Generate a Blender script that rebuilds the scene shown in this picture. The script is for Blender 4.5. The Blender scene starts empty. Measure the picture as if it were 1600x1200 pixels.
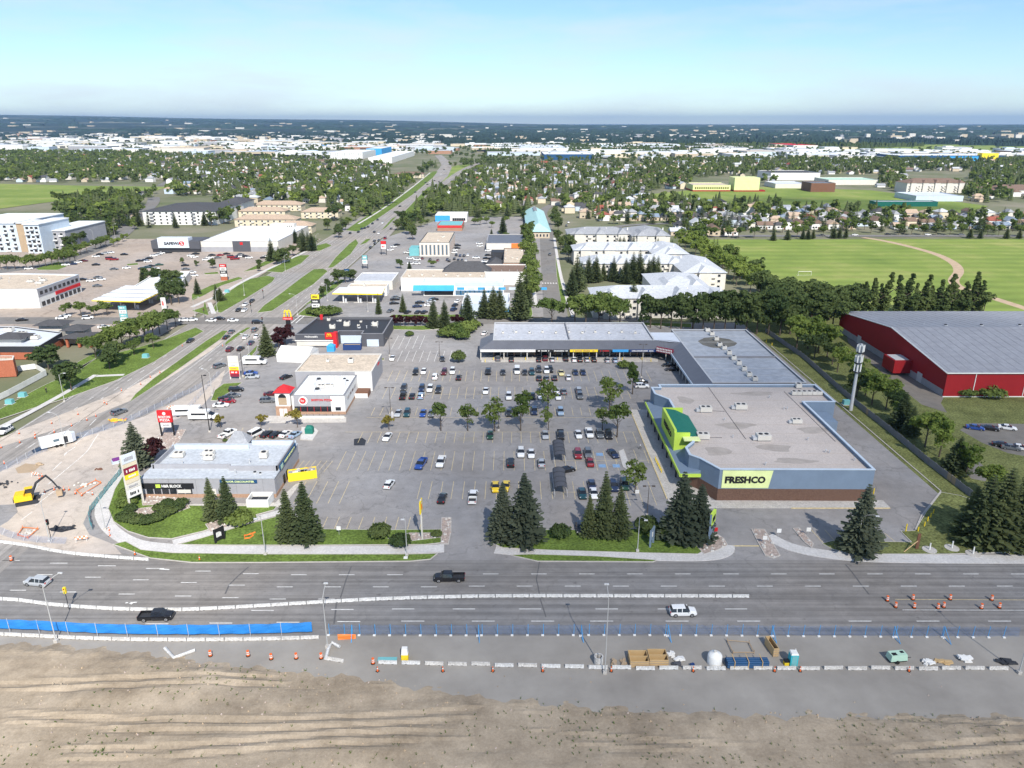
import bpy, math, random
import numpy as np
from mathutils import Vector
random.seed(7); rng = np.random.default_rng(7)
scene = bpy.context.scene
COL = scene.collection
# ---------------------------------------------------------------- camera
CF = 1150.0; CH = 82.0; CT = math.atan((600 - 193) / CF)     # focal length (photo px), height, pitch
cam_data = bpy.data.cameras.new("camera"); cam = bpy.data.objects.new("camera", cam_data); COL.objects.link(cam)
cam_data.sensor_width = 36.0; cam_data.lens = CF / 1600 * 36; cam_data.clip_start = 1.0; cam_data.clip_end = 90000
cam.location = (0, 0, CH); cam.rotation_euler = (math.pi / 2 - CT, 0, 0)
scene.camera = cam
# ---------------------------------------------------------------- light
SUN_EL = math.radians(43); SUN_AZ = math.radians(163)
world = bpy.data.worlds.new("World"); scene.world = world; world.use_nodes = True
wt = world.node_tree; wn = wt.nodes; bg = wn["Background"]
sky = wn.new("ShaderNodeTexSky"); sky.sky_type = 'NISHITA'; sky.sun_disc = False
sky.sun_elevation = SUN_EL; sky.sun_rotation = SUN_AZ; sky.altitude = 600; sky.air_density = 1.0; sky.dust_density = 0.0; sky.ozone_density = 4.0
tint = wn.new("ShaderNodeMix"); tint.data_type = 'RGBA'; tint.blend_type = 'MULTIPLY'; tint.inputs[0].default_value = 1; tint.inputs[7].default_value = (.88, .95, 1.0, 1)   # clear northern air: a cooler sky all round
wt.links.new(sky.outputs[0], tint.inputs[6])
wc = wn.new("ShaderNodeTexCoord"); wm = wn.new("ShaderNodeMapping"); wm.inputs["Scale"].default_value = (1.6, 1.6, 9); wno = wn.new("ShaderNodeTexNoise"); wno.inputs["Scale"].default_value = 1.7; wno.inputs["Detail"].default_value = 7; wno.inputs["Roughness"].default_value = .62
wr = wn.new("ShaderNodeMapRange"); wr.inputs[1].default_value = .42; wr.inputs[2].default_value = .68; wr.inputs[3].default_value = 0; wr.inputs[4].default_value = .6; wmx = wn.new("ShaderNodeMix"); wmx.data_type = 'RGBA'; wmx.inputs[7].default_value = (5.6, 5.9, 6.3, 1)      # thin wisps of high cloud, the same all round the sky
wt.links.new(wc.outputs["Generated"], wm.inputs["Vector"]); wt.links.new(wm.outputs[0], wno.inputs["Vector"]); wt.links.new(wno.outputs["Fac"], wr.inputs[0]); wt.links.new(wr.outputs[0], wmx.inputs[0]); wt.links.new(tint.outputs[2], wmx.inputs[6])
wt.links.new(wmx.outputs[2], bg.inputs[0]); bg.inputs[1].default_value = 0.08
sd = bpy.data.lights.new("sun", 'SUN'); sd.energy = 3.4; sd.angle = math.radians(0.53); sd.color = (1.0, 0.95, 0.87)
sun = bpy.data.objects.new("sun", sd); COL.objects.link(sun)
SDIR = Vector((math.sin(SUN_AZ) * math.cos(SUN_EL), math.cos(SUN_AZ) * math.cos(SUN_EL), math.sin(SUN_EL)))
sun.rotation_euler = SDIR.to_track_quat('Z', 'Y').to_euler(); sun.location = (0, 0, 400)
vs = scene.view_settings; vs.view_transform = 'Standard'; vs.look = 'None'; vs.gamma = 1; vs.exposure = 0.98; vs.use_curve_mapping = False
cy = scene.cycles
cy.use_denoising = True; cy.use_adaptive_sampling = True; cy.adaptive_threshold = .02; cy.max_bounces = 4; cy.diffuse_bounces = 2; cy.glossy_bounces = 2; cy.transmission_bounces = 3
cy.volume_bounces = 0; cy.transparent_max_bounces = 24; cy.caustics_reflective = False; cy.caustics_refractive = False
# ---------------------------------------------------------------- photo pixel -> point of the place
def P(px, py, z=0.0):
    dx = (px - 800) / CF; dy = (600 - py) / CF
    fw = math.cos(CT) + dy * math.sin(CT); up = -math.sin(CT) + dy * math.cos(CT)
    t = (z - CH) / up
    return (dx * t, fw * t)
def PP(pts, z=0.0): return [P(x, y, z) for x, y in pts]
# ---------------------------------------------------------------- materials
M = {}
def nodes_of(m): return m.node_tree.nodes, m.node_tree.links
def mat(name, col, rough=0.7, var=0.12, scale=0.6, spec=0.3, metal=0.0, coat=0.0, bump=0.0, col2=None, fine=None):
    """plain surface with procedural mottling; col2 is the second tone of the mottling"""
    m = bpy.data.materials.new(name); m.use_nodes = True; N, L = nodes_of(m); b = N["Principled BSDF"]
    b.inputs["Roughness"].default_value = rough; b.inputs["Metallic"].default_value = metal
    b.inputs["Specular IOR Level"].default_value = spec; b.inputs["Coat Weight"].default_value = coat
    if var > 0 or col2:
        g = N.new("ShaderNodeNewGeometry"); t = N.new("ShaderNodeTexNoise"); t.inputs["Scale"].default_value = scale; t.inputs["Detail"].default_value = 5
        t.inputs["Roughness"].default_value = 0.65
        L.new(g.outputs["Position"], t.inputs["Vector"])
        r = N.new("ShaderNodeValToRGB"); e = r.color_ramp.elements; e[0].position = 0.32; e[1].position = 0.68
        c2 = col2 or tuple(min(1, c * (1 + var)) for c in col); c1 = tuple(c * (1 - var) for c in col)
        e[0].color = (*c1, 1); e[1].color = (*c2, 1)
        L.new(t.outputs["Fac"], r.inputs["Fac"]); out = r.outputs["Color"]
        if fine:
            t2 = N.new("ShaderNodeTexNoise"); t2.inputs["Scale"].default_value = fine; t2.inputs["Detail"].default_value = 3
            L.new(g.outputs["Position"], t2.inputs["Vector"])
            mp = N.new("ShaderNodeMapRange"); mp.inputs[1].default_value = .3; mp.inputs[2].default_value = .7; mp.inputs[3].default_value = 1 - 1.6 * var; mp.inputs[4].default_value = 1 + 1.6 * var
            L.new(t2.outputs["Fac"], mp.inputs[0])
            mx = N.new("ShaderNodeMix"); mx.data_type = 'RGBA'; mx.blend_type = 'MULTIPLY'; mx.inputs[0].default_value = 1
            L.new(out, mx.inputs[6]); L.new(mp.outputs[0], mx.inputs[7]); out = mx.outputs[2]
        L.new(out, b.inputs["Base Color"])
        if bump:
            bp = N.new("ShaderNodeBump"); bp.inputs["Strength"].default_value = bump; bp.inputs["Distance"].default_value = 0.1
            L.new(t.outputs["Fac"], bp.inputs["Height"]); L.new(bp.outputs[0], b.inputs["Normal"])
    else:
        b.inputs["Base Color"].default_value = (*col, 1)
    M[name] = m; return m
def asphalt(name, col, patch=0.25, crack=0.5, stretch=None, warm=(1.05, 1.0, .94)):
    m = bpy.data.materials.new(name); m.use_nodes = True; N, L = nodes_of(m); b = N["Principled BSDF"]
    b.inputs["Roughness"].default_value = 0.9; b.inputs["Specular IOR Level"].default_value = 0.2
    g = N.new("ShaderNodeNewGeometry"); pos = g.outputs["Position"]
    def noise(sc, det, vec=pos, ro=.6):
        t = N.new("ShaderNodeTexNoise"); t.inputs["Scale"].default_value = sc; t.inputs["Detail"].default_value = det; t.inputs["Roughness"].default_value = ro
        L.new(vec, t.inputs["Vector"]); return t.outputs["Fac"]
    def rng_(v, a, b_, lo, hi):
        r = N.new("ShaderNodeMapRange"); r.inputs[1].default_value = a; r.inputs[2].default_value = b_; r.inputs[3].default_value = lo; r.inputs[4].default_value = hi
        L.new(v, r.inputs[0]); return r.outputs[0]
    def mul(a, b_):
        x = N.new("ShaderNodeMath"); x.operation = 'MULTIPLY'; L.new(a, x.inputs[0]); L.new(b_, x.inputs[1]); return x.outputs[0]
    v = rng_(noise(.035, 4), .3, .7, 1 - patch, 1 + patch)
    v = mul(v, rng_(noise(.35, 6, ro=.7), .3, .7, .86, 1.14))
    v = mul(v, rng_(noise(5, 3), .3, .7, .90, 1.10))
    v = mul(v, rng_(noise(.55, 2), .66, .76, 1, .72))          # oil and damp spots
    if stretch:                                           # wheel-track streaks along the carriageway
        mp = N.new("ShaderNodeMapping"); mp.inputs["Scale"].default_value = stretch; L.new(pos, mp.inputs["Vector"])
        v = mul(v, rng_(noise(1.0, 4, mp.outputs[0]), .35, .65, .76, 1.18))
    if crack:
        w = N.new("ShaderNodeTexVoronoi"); w.feature = 'DISTANCE_TO_EDGE'; w.inputs["Scale"].default_value = .07
        d = N.new("ShaderNodeTexNoise"); d.inputs["Scale"].default_value = .25; d.inputs["Detail"].default_value = 4; L.new(pos, d.inputs["Vector"])
        ad = N.new("ShaderNodeVectorMath"); ad.operation = 'MULTIPLY_ADD'; L.new(d.outputs["Color"], ad.inputs[0]); ad.inputs[1].default_value = (9, 9, 0); L.new(pos, ad.inputs[2])
        L.new(ad.outputs[0], w.inputs["Vector"])
        v = mul(v, rng_(w.outputs["Distance"], 0, .016, 1 - crack, 1))
    tone = N.new("ShaderNodeMix"); tone.data_type = 'RGBA'
    L.new(rng_(noise(.02, 3), .4, .62, 0, 1), tone.inputs[0]); tone.inputs[6].default_value = (*col, 1)
    tone.inputs[7].default_value = tuple(c * w_ for c, w_ in zip(col, warm)) + (1,)
    mx = N.new("ShaderNodeMix"); mx.data_type = 'RGBA'; mx.blend_type = 'MULTIPLY'; mx.inputs[0].default_value = 1
    L.new(tone.outputs[2], mx.inputs[6]); L.new(v, mx.inputs[7]); L.new(mx.outputs[2], b.inputs["Base Color"])
    M[name] = m; return m
def foliage(name, c1, c2, trans=0.25):
    m = bpy.data.materials.new(name); m.use_nodes = True; N, L = nodes_of(m); N.remove(N["Principled BSDF"]); out = N["Material Output"]
    g = N.new("ShaderNodeNewGeometry"); t = N.new("ShaderNodeTexNoise"); t.inputs["Scale"].default_value = .55; t.inputs["Detail"].default_value = 3
    L.new(g.outputs["Position"], t.inputs["Vector"])
    oi = N.new("ShaderNodeObjectInfo")
    t2 = N.new("ShaderNodeTexNoise"); t2.inputs["Scale"].default_value = .09; t2.inputs["Detail"].default_value = 1; L.new(g.outputs["Position"], t2.inputs["Vector"])
    s = N.new("ShaderNodeMath"); s.operation = 'ADD'; L.new(t.outputs["Fac"], s.inputs[0]); L.new(t2.outputs["Fac"], s.inputs[1])
    s2 = N.new("ShaderNodeMath"); s2.operation = 'MULTIPLY_ADD'; L.new(oi.outputs["Random"], s2.inputs[0]); s2.inputs[1].default_value = .85; L.new(s.outputs[0], s2.inputs[2])
    r = N.new("ShaderNodeMapRange"); r.inputs[1].default_value = .85; r.inputs[2].default_value = 1.85; L.new(s2.outputs[0], r.inputs[0])
    mx = N.new("ShaderNodeMix"); mx.data_type = 'RGBA'; mx.inputs[6].default_value = (*c1, 1); mx.inputs[7].default_value = (*c2, 1); L.new(r.outputs[0], mx.inputs[0])
    d = N.new("ShaderNodeBsdfDiffuse"); tr = N.new("ShaderNodeBsdfTranslucent"); ms = N.new("ShaderNodeMixShader"); ms.inputs[0].default_value = trans
    L.new(mx.outputs[2], d.inputs[0]); L.new(mx.outputs[2], tr.inputs[0]); L.new(d.outputs[0], ms.inputs[1]); L.new(tr.outputs[0], ms.inputs[2]); L.new(ms.outputs[0], out.inputs[0])
    M[name] = m; return m
def mesh_cloth(name, col, alpha):
    m = bpy.data.materials.new(name); m.use_nodes = True; N, L = nodes_of(m); b = N["Principled BSDF"]; b.inputs["Base Color"].default_value = (*col, 1)
    b.inputs["Roughness"].default_value = .6; b.inputs["Alpha"].default_value = alpha; M[name] = m; return m
# ground
asphalt("lot", (.275, .267, .266), .17, .22)
asphalt("lot_warm", (.36, .31, .27), .14, .3)
asphalt("road", (.215, .208, .203), .08, .12, stretch=(.012, .9, 1))
asphalt("highway", (.295, .278, .262), .10, .12, stretch=(.9, .012, 1))
asphalt("side_street", (.19, .185, .18), .10, .3)
asphalt("yard", (.52, .445, .37), .12, .2, warm=(.86, .9, .98))
asphalt("gravel_lot", (.20, .185, .165), .22, .0)
mat("dirt", (.24, .19, .135), .95, .12, .09, .1, bump=.7, col2=(.46, .38, .285), fine=2.6)
for n_ in M["dirt"].node_tree.nodes:
    if n_.type == "TEX_NOISE": n_.inputs["Detail"].default_value = 13; n_.inputs["Roughness"].default_value = .78
mat("site_ground", (.25, .23, .205), .95, .0, .07, .1, col2=(.35, .325, .29), fine=.35)
mat("grass", (.12, .175, .038), .95, .25, .12, .1, fine=2.2)
mat("grass_dry", (.15, .165, .06), .95, .3, .15, .1, fine=2.0)
mat("field_plain", (.185, .25, .055), .95, .14, .02, .1, fine=.4)
mat("ground_far", (.11, .135, .06), .95, .0, .012, .1, col2=(.24, .22, .165), fine=.05)
mat("forest", (.026, .046, .036), .95, .35, .012, .05, fine=.08)
mat("hill_land", (.026, .042, .038), .95, .0, .0008, .05, col2=(.22, .22, .17), fine=.0025)
for n_ in M["hill_land"].node_tree.nodes:
    if n_.type == "VALTORGB": n_.color_ramp.elements[0].position = .53; n_.color_ramp.elements[1].position = .70
mat("concrete", (.50, .47, .43), .9, .12, .5, .2, fine=4)
mat("kerb", (.48, .45, .41), .9, .12, .8, .2)
mat("pavers", (.55, .53, .51), .9, .08, .3, .2, fine=3)
mat("barrier_concrete", (.50, .48, .45), .9, .18, .9, .2, fine=5)
mat("barrier_white", (.55, .545, .53), .9, .16, .9, .2, fine=5)
mat("path_gravel", (.44, .33, .23), .95, .12, .3, .1)
mat("rock", (.38, .31, .27), .9, .35, 2.5, .2)
mat("line_white", (.72, .71, .68), .8, .25, 1.2, .2)
mat("line_yellow", (.62, .50, .28), .8, .25, 1.2, .2)
mat("line_blue", (.22, .36, .55), .8, .2, 1, .2)
# mown field: cutting stripes, dry patches
m = bpy.data.materials.new("field_grass"); m.use_nodes = True; N, L = nodes_of(m); bs = N["Principled BSDF"]; bs.inputs["Roughness"].default_value = .95; bs.inputs["Specular IOR Level"].default_value = .1
gp = N.new("ShaderNodeNewGeometry"); wv = N.new("ShaderNodeTexWave"); wv.bands_direction = 'Y'; wv.inputs["Scale"].default_value = .022; wv.inputs["Distortion"].default_value = 1.2; wv.inputs["Detail"].default_value = 2; wv.inputs["Detail Scale"].default_value = .6; n1 = N.new("ShaderNodeTexNoise"); n1.inputs["Scale"].default_value = .018; n1.inputs["Detail"].default_value = 7; n1.inputs["Roughness"].default_value = .7
L.new(gp.outputs["Position"], wv.inputs["Vector"]); L.new(gp.outputs["Position"], n1.inputs["Vector"]); r1 = N.new("ShaderNodeValToRGB"); e = r1.color_ramp.elements; e[0].position = .30; e[0].color = (.135, .195, .045, 1); e[1].position = .70; e[1].color = (.30, .31, .105, 1); em = e.new(.5); em.color = (.195, .255, .06, 1); L.new(n1.outputs["Fac"], r1.inputs[0])
mr = N.new("ShaderNodeMapRange"); mr.inputs[3].default_value = .90; mr.inputs[4].default_value = 1.10; L.new(wv.outputs["Fac"], mr.inputs[0]); mm = N.new("ShaderNodeMix"); mm.data_type = 'RGBA'; mm.blend_type = 'MULTIPLY'; mm.inputs[0].default_value = 1; L.new(r1.outputs[0], mm.inputs[6]); L.new(mr.outputs[0], mm.inputs[7]); L.new(mm.outputs[2], bs.inputs["Base Color"]); M["field_grass"] = m
# building surfaces
for n, c in dict(white=(.74, .73, .70), offwhite=(.62, .59, .53), cream=(.62, .54, .40), beige=(.50, .42, .31), tan=(.40, .30, .20), grey=(.33, .33, .35), midgrey=(.22, .22, .235),
                 darkgrey=(.085, .087, .10), charcoal=(.035, .037, .043), black=(.015, .015, .017), blue_stucco=(.185, .245, .325), pale_blue=(.50, .58, .66), sky_blue=(.05, .33, .68),
                 navy=(.02, .05, .16), teal=(.16, .42, .44), green_roof=(.015, .16, .12), lime=(.50, .68, .09), lime_sign=(.74, .82, .38), red=(.55, .02, .025), barn_red=(.30, .012, .016),
                 maroon=(.22, .02, .045), yellow=(.85, .62, .03), orange=(.75, .20, .04), brown=(.16, .075, .045), terracotta=(.36, .20, .13), purple=(.18, .04, .22), steel=(.5, .51, .52),
                 aqua_roof=(.36, .56, .55), mint=(.42, .60, .48), plywood=(.52, .36, .18), cyan=(.04, .45, .52), dark_blue=(.015, .07, .17), pale_green=(.62, .68, .32), pole_grey=(.42, .42, .41), pole_brown=(.10, .085, .075)).items():
    mat(n, c, .65, .07, .35, .3)
for n, c, c2 in (("brick", (.135, .078, .056), (.185, .11, .08)), ("brick_light", (.36, .22, .15), (.44, .29, .2)), ("brick_red", (.36, .11, .06), (.46, .16, .09))):
    mat(n, c, .85, .1, 3.0, .2, col2=c2)
mat("roof_gravel", (.52, .46, .415), .95, .08, .06, .1, fine=3.5)
mat("roof_beige", (.52, .44, .35), .95, .12, .3, .1, fine=1.5)
mat("roof_white", (.70, .725, .745), .8, .07, .15, .2)
mat("roof_pale", (.44, .47, .505), .8, .09, .2, .2, fine=1.2)
mat("roof_membrane", (.36, .385, .42), .75, .08, .12, .25, fine=.6)
mat("roof_membrane_light", (.46, .475, .51), .75, .09, .12, .25, fine=.7)
mat("roof_metal_grey", (.13, .135, .155), .5, .08, .4, .4)
mat("roof_metal_pale", (.60, .64, .70), .5, .06, .3, .4)
mat("roof_arena", (.29, .295, .32), .6, .06, .05, .4, fine=.5)
for n, c in dict(shingle_grey=(.30, .31, .33), shingle_pale=(.46, .48, .51), shingle_dark=(.075, .075, .08), shingle_brown=(.19, .13, .10), shingle_tan=(.42, .32, .24), shingle_red=(.27, .085, .06), shingle_blue=(.20, .25, .32)).items():
    mat(n, c, .9, .14, .8, .2, fine=4)
mat("glass_dark", (.02, .024, .03), .12, 0, spec=.6)
mat("glass_blue", (.10, .15, .19), .15, 0, spec=.6)
mat("tar", (.115, .112, .112), .8, .15, 1, .3)
mat("roof_stain", (.40, .355, .315), .95, .12, .4, .1)
mat("stain", (.16, .15, .125), .6, .25, .3, .3)
# vehicles
for n, c in dict(paint_white=(.80, .80, .79), paint_black=(.012, .012, .014), paint_charcoal=(.035, .037, .042), paint_grey=(.13, .14, .15), paint_silver=(.42, .44, .46), paint_navy=(.015, .028, .075),
                 paint_blue=(.02, .07, .30), paint_teal=(.012, .06, .075), paint_red=(.26, .012, .02), paint_dark_red=(.10, .012, .018), paint_yellow=(.80, .55, .02), paint_pale_yellow=(.72, .62, .30),
                 paint_light_blue=(.30, .40, .52), paint_green=(.02, .07, .045)).items():
    mat(n, c, .3, 0, spec=.5, coat=.6, metal=.0)
mat("car_glass", (.018, .021, .026), .08, 0, spec=.7); mat("tyre", (.018, .018, .018), .9, 0); mat("rim", (.40, .40, .41), .4, 0, metal=.6)
mat("lamp_clear", (.75, .75, .72), .2, 0, spec=.6); mat("lamp_red", (.40, .01, .01), .2, 0, spec=.6)
mat("cone_orange", (.75, .14, .03), .6, .05, 1); mat("excavator_yellow", (.80, .50, .02), .5, .1, 1.5, .4)
mesh_cloth("fence_blue", (.02, .22, .62), .93); mesh_cloth("fence_net", (.05, .20, .48), .15); mesh_cloth("net_teal", (.03, .30, .34), .75); mesh_cloth("chain_grey", (.3, .3, .3), .25)
# plants
foliage("leaf", (.085, .132, .040), (.195, .25, .070), .42); foliage("leaf_light", (.14, .20, .048), (.26, .325, .08), .45); foliage("leaf_dark", (.068, .105, .042), (.145, .185, .066), .42)
foliage("needle", (.064, .09, .045), (.132, .158, .07), .3); foliage("needle_blue", (.070, .090, .062), (.13, .15, .10), .3); foliage("leaf_plum", (.032, .012, .014), (.062, .024, .026)); foliage("leaf_yellow", (.16, .15, .03), (.24, .20, .05))
mat("bark", (.10, .078, .06), .95, .25, 2)
# ---------------------------------------------------------------- mesh helpers
class MB:
    def __init__(s): s.v = []; s.f = []; s.m = []
    def add(s, vs_, fs_, mi=0):
        o = len(s.v); s.v += [tuple(p) for p in vs_]; s.f += [tuple(i + o for i in f) for f in fs_]; s.m += [mi] * len(fs_); return s
    def box(s, x0, y0, z0, x1, y1, z1, mi=0, taper=0.0):
        t = taper
        return s.add([(x0, y0, z0), (x1, y0, z0), (x1, y1, z0), (x0, y1, z0), (x0 + t, y0 + t, z1), (x1 - t, y0 + t, z1), (x1 - t, y1 - t, z1), (x0 + t, y1 - t, z1)],
                     [(3, 2, 1, 0), (4, 5, 6, 7), (0, 1, 5, 4), (1, 2, 6, 5), (2, 3, 7, 6), (3, 0, 4, 7)], mi)
    def prism(s, poly, z0, z1, mi=0, cap=True):
        poly = ccw(poly); n = len(poly)
        fs_ = [(i, (i + 1) % n, n + (i + 1) % n, n + i) for i in range(n)]
        if cap: fs_ += [tuple(range(n, 2 * n))]
        return s.add([(x, y, z0) for x, y in poly] + [(x, y, z1) for x, y in poly], fs_, mi)
    def sheet(s, poly, z, mi=0):
        poly = ccw(poly); return s.add([(x, y, z) for x, y in poly], [tuple(range(len(poly)))], mi)
    def ring(s, po, pi, z0, z1, mi=0):
        """closed wall between an outer and an inner polygon of equal length"""
        n = len(po); V = [(x, y, z0) for x, y in po] + [(x, y, z1) for x, y in po] + [(x, y, z1) for x, y in pi] + [(x, y, z0) for x, y in pi]; F = []
        for i in range(n):
            j = (i + 1) % n; F += [(i, j, n + j, n + i), (n + i, n + j, 2 * n + j, 2 * n + i), (2 * n + i, 2 * n + j, 3 * n + j, 3 * n + i)]
        return s.add(V, F, mi)
    def tube(s, pts, r, n=8, mi=0, r2=None, cap=True):
        pts = [Vector(p) for p in pts]; k = len(pts); V = []; F = []
        for i, p in enumerate(pts):
            d = (pts[min(i + 1, k - 1)] - pts[max(i - 1, 0)]).normalized(); a = d.orthogonal().normalized() if abs(d.z) < .99 else Vector((1, 0, 0)); b_ = d.cross(a).normalized()
            rr = r if r2 is None else r + (r2 - r) * i / (k - 1)
            for q in range(n):
                t = 2 * math.pi * q / n; V.append(p + (a * math.cos(t) + b_ * math.sin(t)) * rr)
        for i in range(k - 1):
            for q in range(n): F.append((i * n + q, i * n + (q + 1) % n, (i + 1) * n + (q + 1) % n, (i + 1) * n + q))
        if cap: F += [tuple(range(n))[::-1], tuple(range((k - 1) * n, k * n))]
        return s.add(V, F, mi)
    def build(s, name, mats_, parent=None, smooth=False):
        off = Vector((0, 0, 0))
        q = parent
        while q is not None: off += q.location; q = q.parent
        me = bpy.data.meshes.new(name); me.from_pydata([(x - off.x, y - off.y, z - off.z) for x, y, z in s.v], [], s.f)
        ml = [mats_] if isinstance(mats_, str) else mats_
        for m_ in ml: me.materials.append(M[m_])
        if len(ml) > 1: me.polygons.foreach_set("material_index", s.m)
        if smooth: me.polygons.foreach_set("use_smooth", [True] * len(s.f))
        me.update()
        o = bpy.data.objects.new(name, me); COL.objects.link(o)
        if parent is not None: o.parent = parent
        return o
def ccw(p):
    a = sum(p[i][0] * p[(i + 1) % len(p)][1] - p[(i + 1) % len(p)][0] * p[i][1] for i in range(len(p)))
    return list(p) if a > 0 else list(p)[::-1]
def offset(poly, d):
    poly = ccw(poly); n = len(poly); out = []
    for i in range(n):
        a, b_, c = Vector(poly[i - 1]), Vector(poly[i]), Vector(poly[(i + 1) % n])
        e1 = (b_ - a).normalized(); e2 = (c - b_).normalized(); n1 = Vector((e1.y, -e1.x)); n2 = Vector((e2.y, -e2.x))
        m_ = n1 + n2
        m_ = m_ / max(.35, m_.length_squared / 2) if m_.length > 1e-6 else n1
        out.append((b_.x + m_.x * d, b_.y + m_.y * d))
    return out
def strip(pts, w, closed=False):
    """ground band of width w along a polyline -> polygon"""
    pts = [Vector(p) for p in pts]; l = []; r = []
    for i, p in enumerate(pts):
        d = (pts[min(i + 1, len(pts) - 1)] - pts[max(i - 1, 0)]).normalized(); nn = Vector((-d.y, d.x)) * (w / 2)
        l.append(tuple(p + nn)); r.append(tuple(p - nn))
    return l + r[::-1]
def strip_mesh(mb, pts, w, z, mi=0):
    pts = [Vector(p) for p in pts]; V = []
    for i, p in enumerate(pts):
        d = (pts[min(i + 1, len(pts) - 1)] - pts[max(i - 1, 0)]).normalized(); nn = Vector((-d.y, d.x)) * (w / 2)
        V += [(p.x + nn.x, p.y + nn.y, z), (p.x - nn.x, p.y - nn.y, z)]
    mb.add(V, [(2 * i, 2 * i + 1, 2 * i + 3, 2 * i + 2) for i in range(len(pts) - 1)], mi)
def smooth_line(pts, k=5):
    out = []; n = len(pts)
    for i in range(n - 1):
        p0, p1, p2, p3 = pts[max(i - 1, 0)], pts[i], pts[i + 1], pts[min(i + 2, n - 1)]
        for j in range(k):
            t = j / k
            out.append(tuple(.5 * (2 * b_ + (c - a) * t + (2 * a - 5 * b_ + 4 * c - d) * t * t + (3 * b_ - a - 3 * c + d) * t ** 3) for a, b_, c, d in zip(p0, p1, p2, p3)))
    return out + [tuple(pts[-1])]
def empty(name, loc, rz=0.0):
    o = bpy.data.objects.new(name, None); o.empty_display_size = .3; COL.objects.link(o); o.location = (loc[0], loc[1], loc[2] if len(loc) > 2 else 0); o.rotation_euler.z = rz; return o
def tag(o, label=None, cat=None, group=None, kind=None):
    if label: o["label"] = label
    if cat: o["category"] = cat
    if group: o["group"] = group
    if kind: o["kind"] = kind
    return o
def thing(name, label, cat, loc, rz=0.0, group=None): return tag(empty(name, loc, rz), label, cat, group)
def inst(name, me, parent, loc, rz=0.0, scale=None):
    o = bpy.data.objects.new(name, me); COL.objects.link(o); o.location = loc; o.rotation_euler.z = rz
    if scale: o.scale = scale
    if parent is not None: o.parent = parent
    return o
def copy_tree(o, parent=None):
    c = o.copy(); COL.objects.link(c); c.parent = parent
    for ch in o.children: copy_tree(ch, c)
    return c
def struct(name, mb, m, parent=None):
    o = mb.build(name, m, parent)
    if parent is None: o["kind"] = "structure"
    return o
ORD = lambda n: "%d%s" % (n, "th" if 10 <= n % 100 <= 20 else {1: "st", 2: "nd", 3: "rd"}.get(n % 10, "th"))
UN = "one two three four five six seven eight nine ten eleven twelve thirteen fourteen fifteen sixteen seventeen eighteen nineteen".split()
WORDS = ["first", "second", "third", "fourth", "fifth", "sixth", "seventh", "eighth", "ninth", "tenth"]
ORD1 = dict(one="first", two="second", three="third", five="fifth", eight="eighth", nine="ninth", twelve="twelfth")
TENS = "twenty thirty forty fifty sixty seventy eighty ninety".split()
def nth(n):
    """ordinal in words"""
    if n < 20: w = UN[n - 1]; return ORD1.get(w, w + "th")
    if n >= 100: return "hundred-and-" + nth(n - 100) if n > 100 else "hundredth"
    t = TENS[n // 10 - 2]; return t[:-1] + "ieth" if n % 10 == 0 else t + "-" + nth(n % 10)
def lettering(text, width, m, parent, loc, rot=(math.pi / 2, 0, 0), name="lettering", height=None, bold=.0, depth=.06, align='CENTER'):
    cu = bpy.data.curves.new("text", 'FONT'); cu.body = text; cu.align_x = align; cu.align_y = 'CENTER'; cu.extrude = .02; cu.offset = bold; cu.resolution_u = 2
    t = bpy.data.objects.new("text", cu); COL.objects.link(t)
    bpy.context.view_layer.update()
    me = bpy.data.meshes.new_from_object(t.evaluated_get(bpy.context.evaluated_depsgraph_get()))
    bpy.data.objects.remove(t); bpy.data.curves.remove(cu)
    xs = np.empty(len(me.vertices) * 3); me.vertices.foreach_get("co", xs); xs = xs.reshape(-1, 3)
    if align == 'CENTER': xs[:, 0] -= (xs[:, 0].max() + xs[:, 0].min()) / 2
    xs[:, 1] -= (xs[:, 1].max() + xs[:, 1].min()) / 2
    w = np.ptp(xs[:, 0]); h = np.ptp(xs[:, 1]); sx = width / w; sy = (height / h) if height else sx
    xs *= (sx, sy, depth / .04); me.vertices.foreach_set("co", xs.ravel()); me.materials.clear(); me.materials.append(M[m]); me.update()
    o = bpy.data.objects.new(name, me); COL.objects.link(o); o.parent = parent
    off = Vector((0, 0, 0)); q = parent
    while q is not None: off += q.location; q = q.parent
    o.location = Vector(loc) - off; o.rotation_euler = rot; return o
# ================================================================ ground, roads, pavements
g = MB(); g.sheet([(-30000, -2000), (30000, -2000), (30000, 4200), (-30000, 4200)], -.30)
ground = struct("ground", g, "ground_far")
def area(name, m, poly, z, parent=None):
    b = MB(); b.sheet(poly, z); return struct(name, b, m, parent)
def island(name, m, poly, h=.14, kerb=.16, kz=None):
    """raised bed: a kerb ring with the surface inside it"""
    poly = ccw(poly); b = MB(); b.sheet(poly, h); o = struct(name, b, m)
    k = MB(); k.ring(offset(poly, kerb), poly, -.05, h + .012 if kz is None else kz); k.build("kerb", "kerb", o)
    return o
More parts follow.
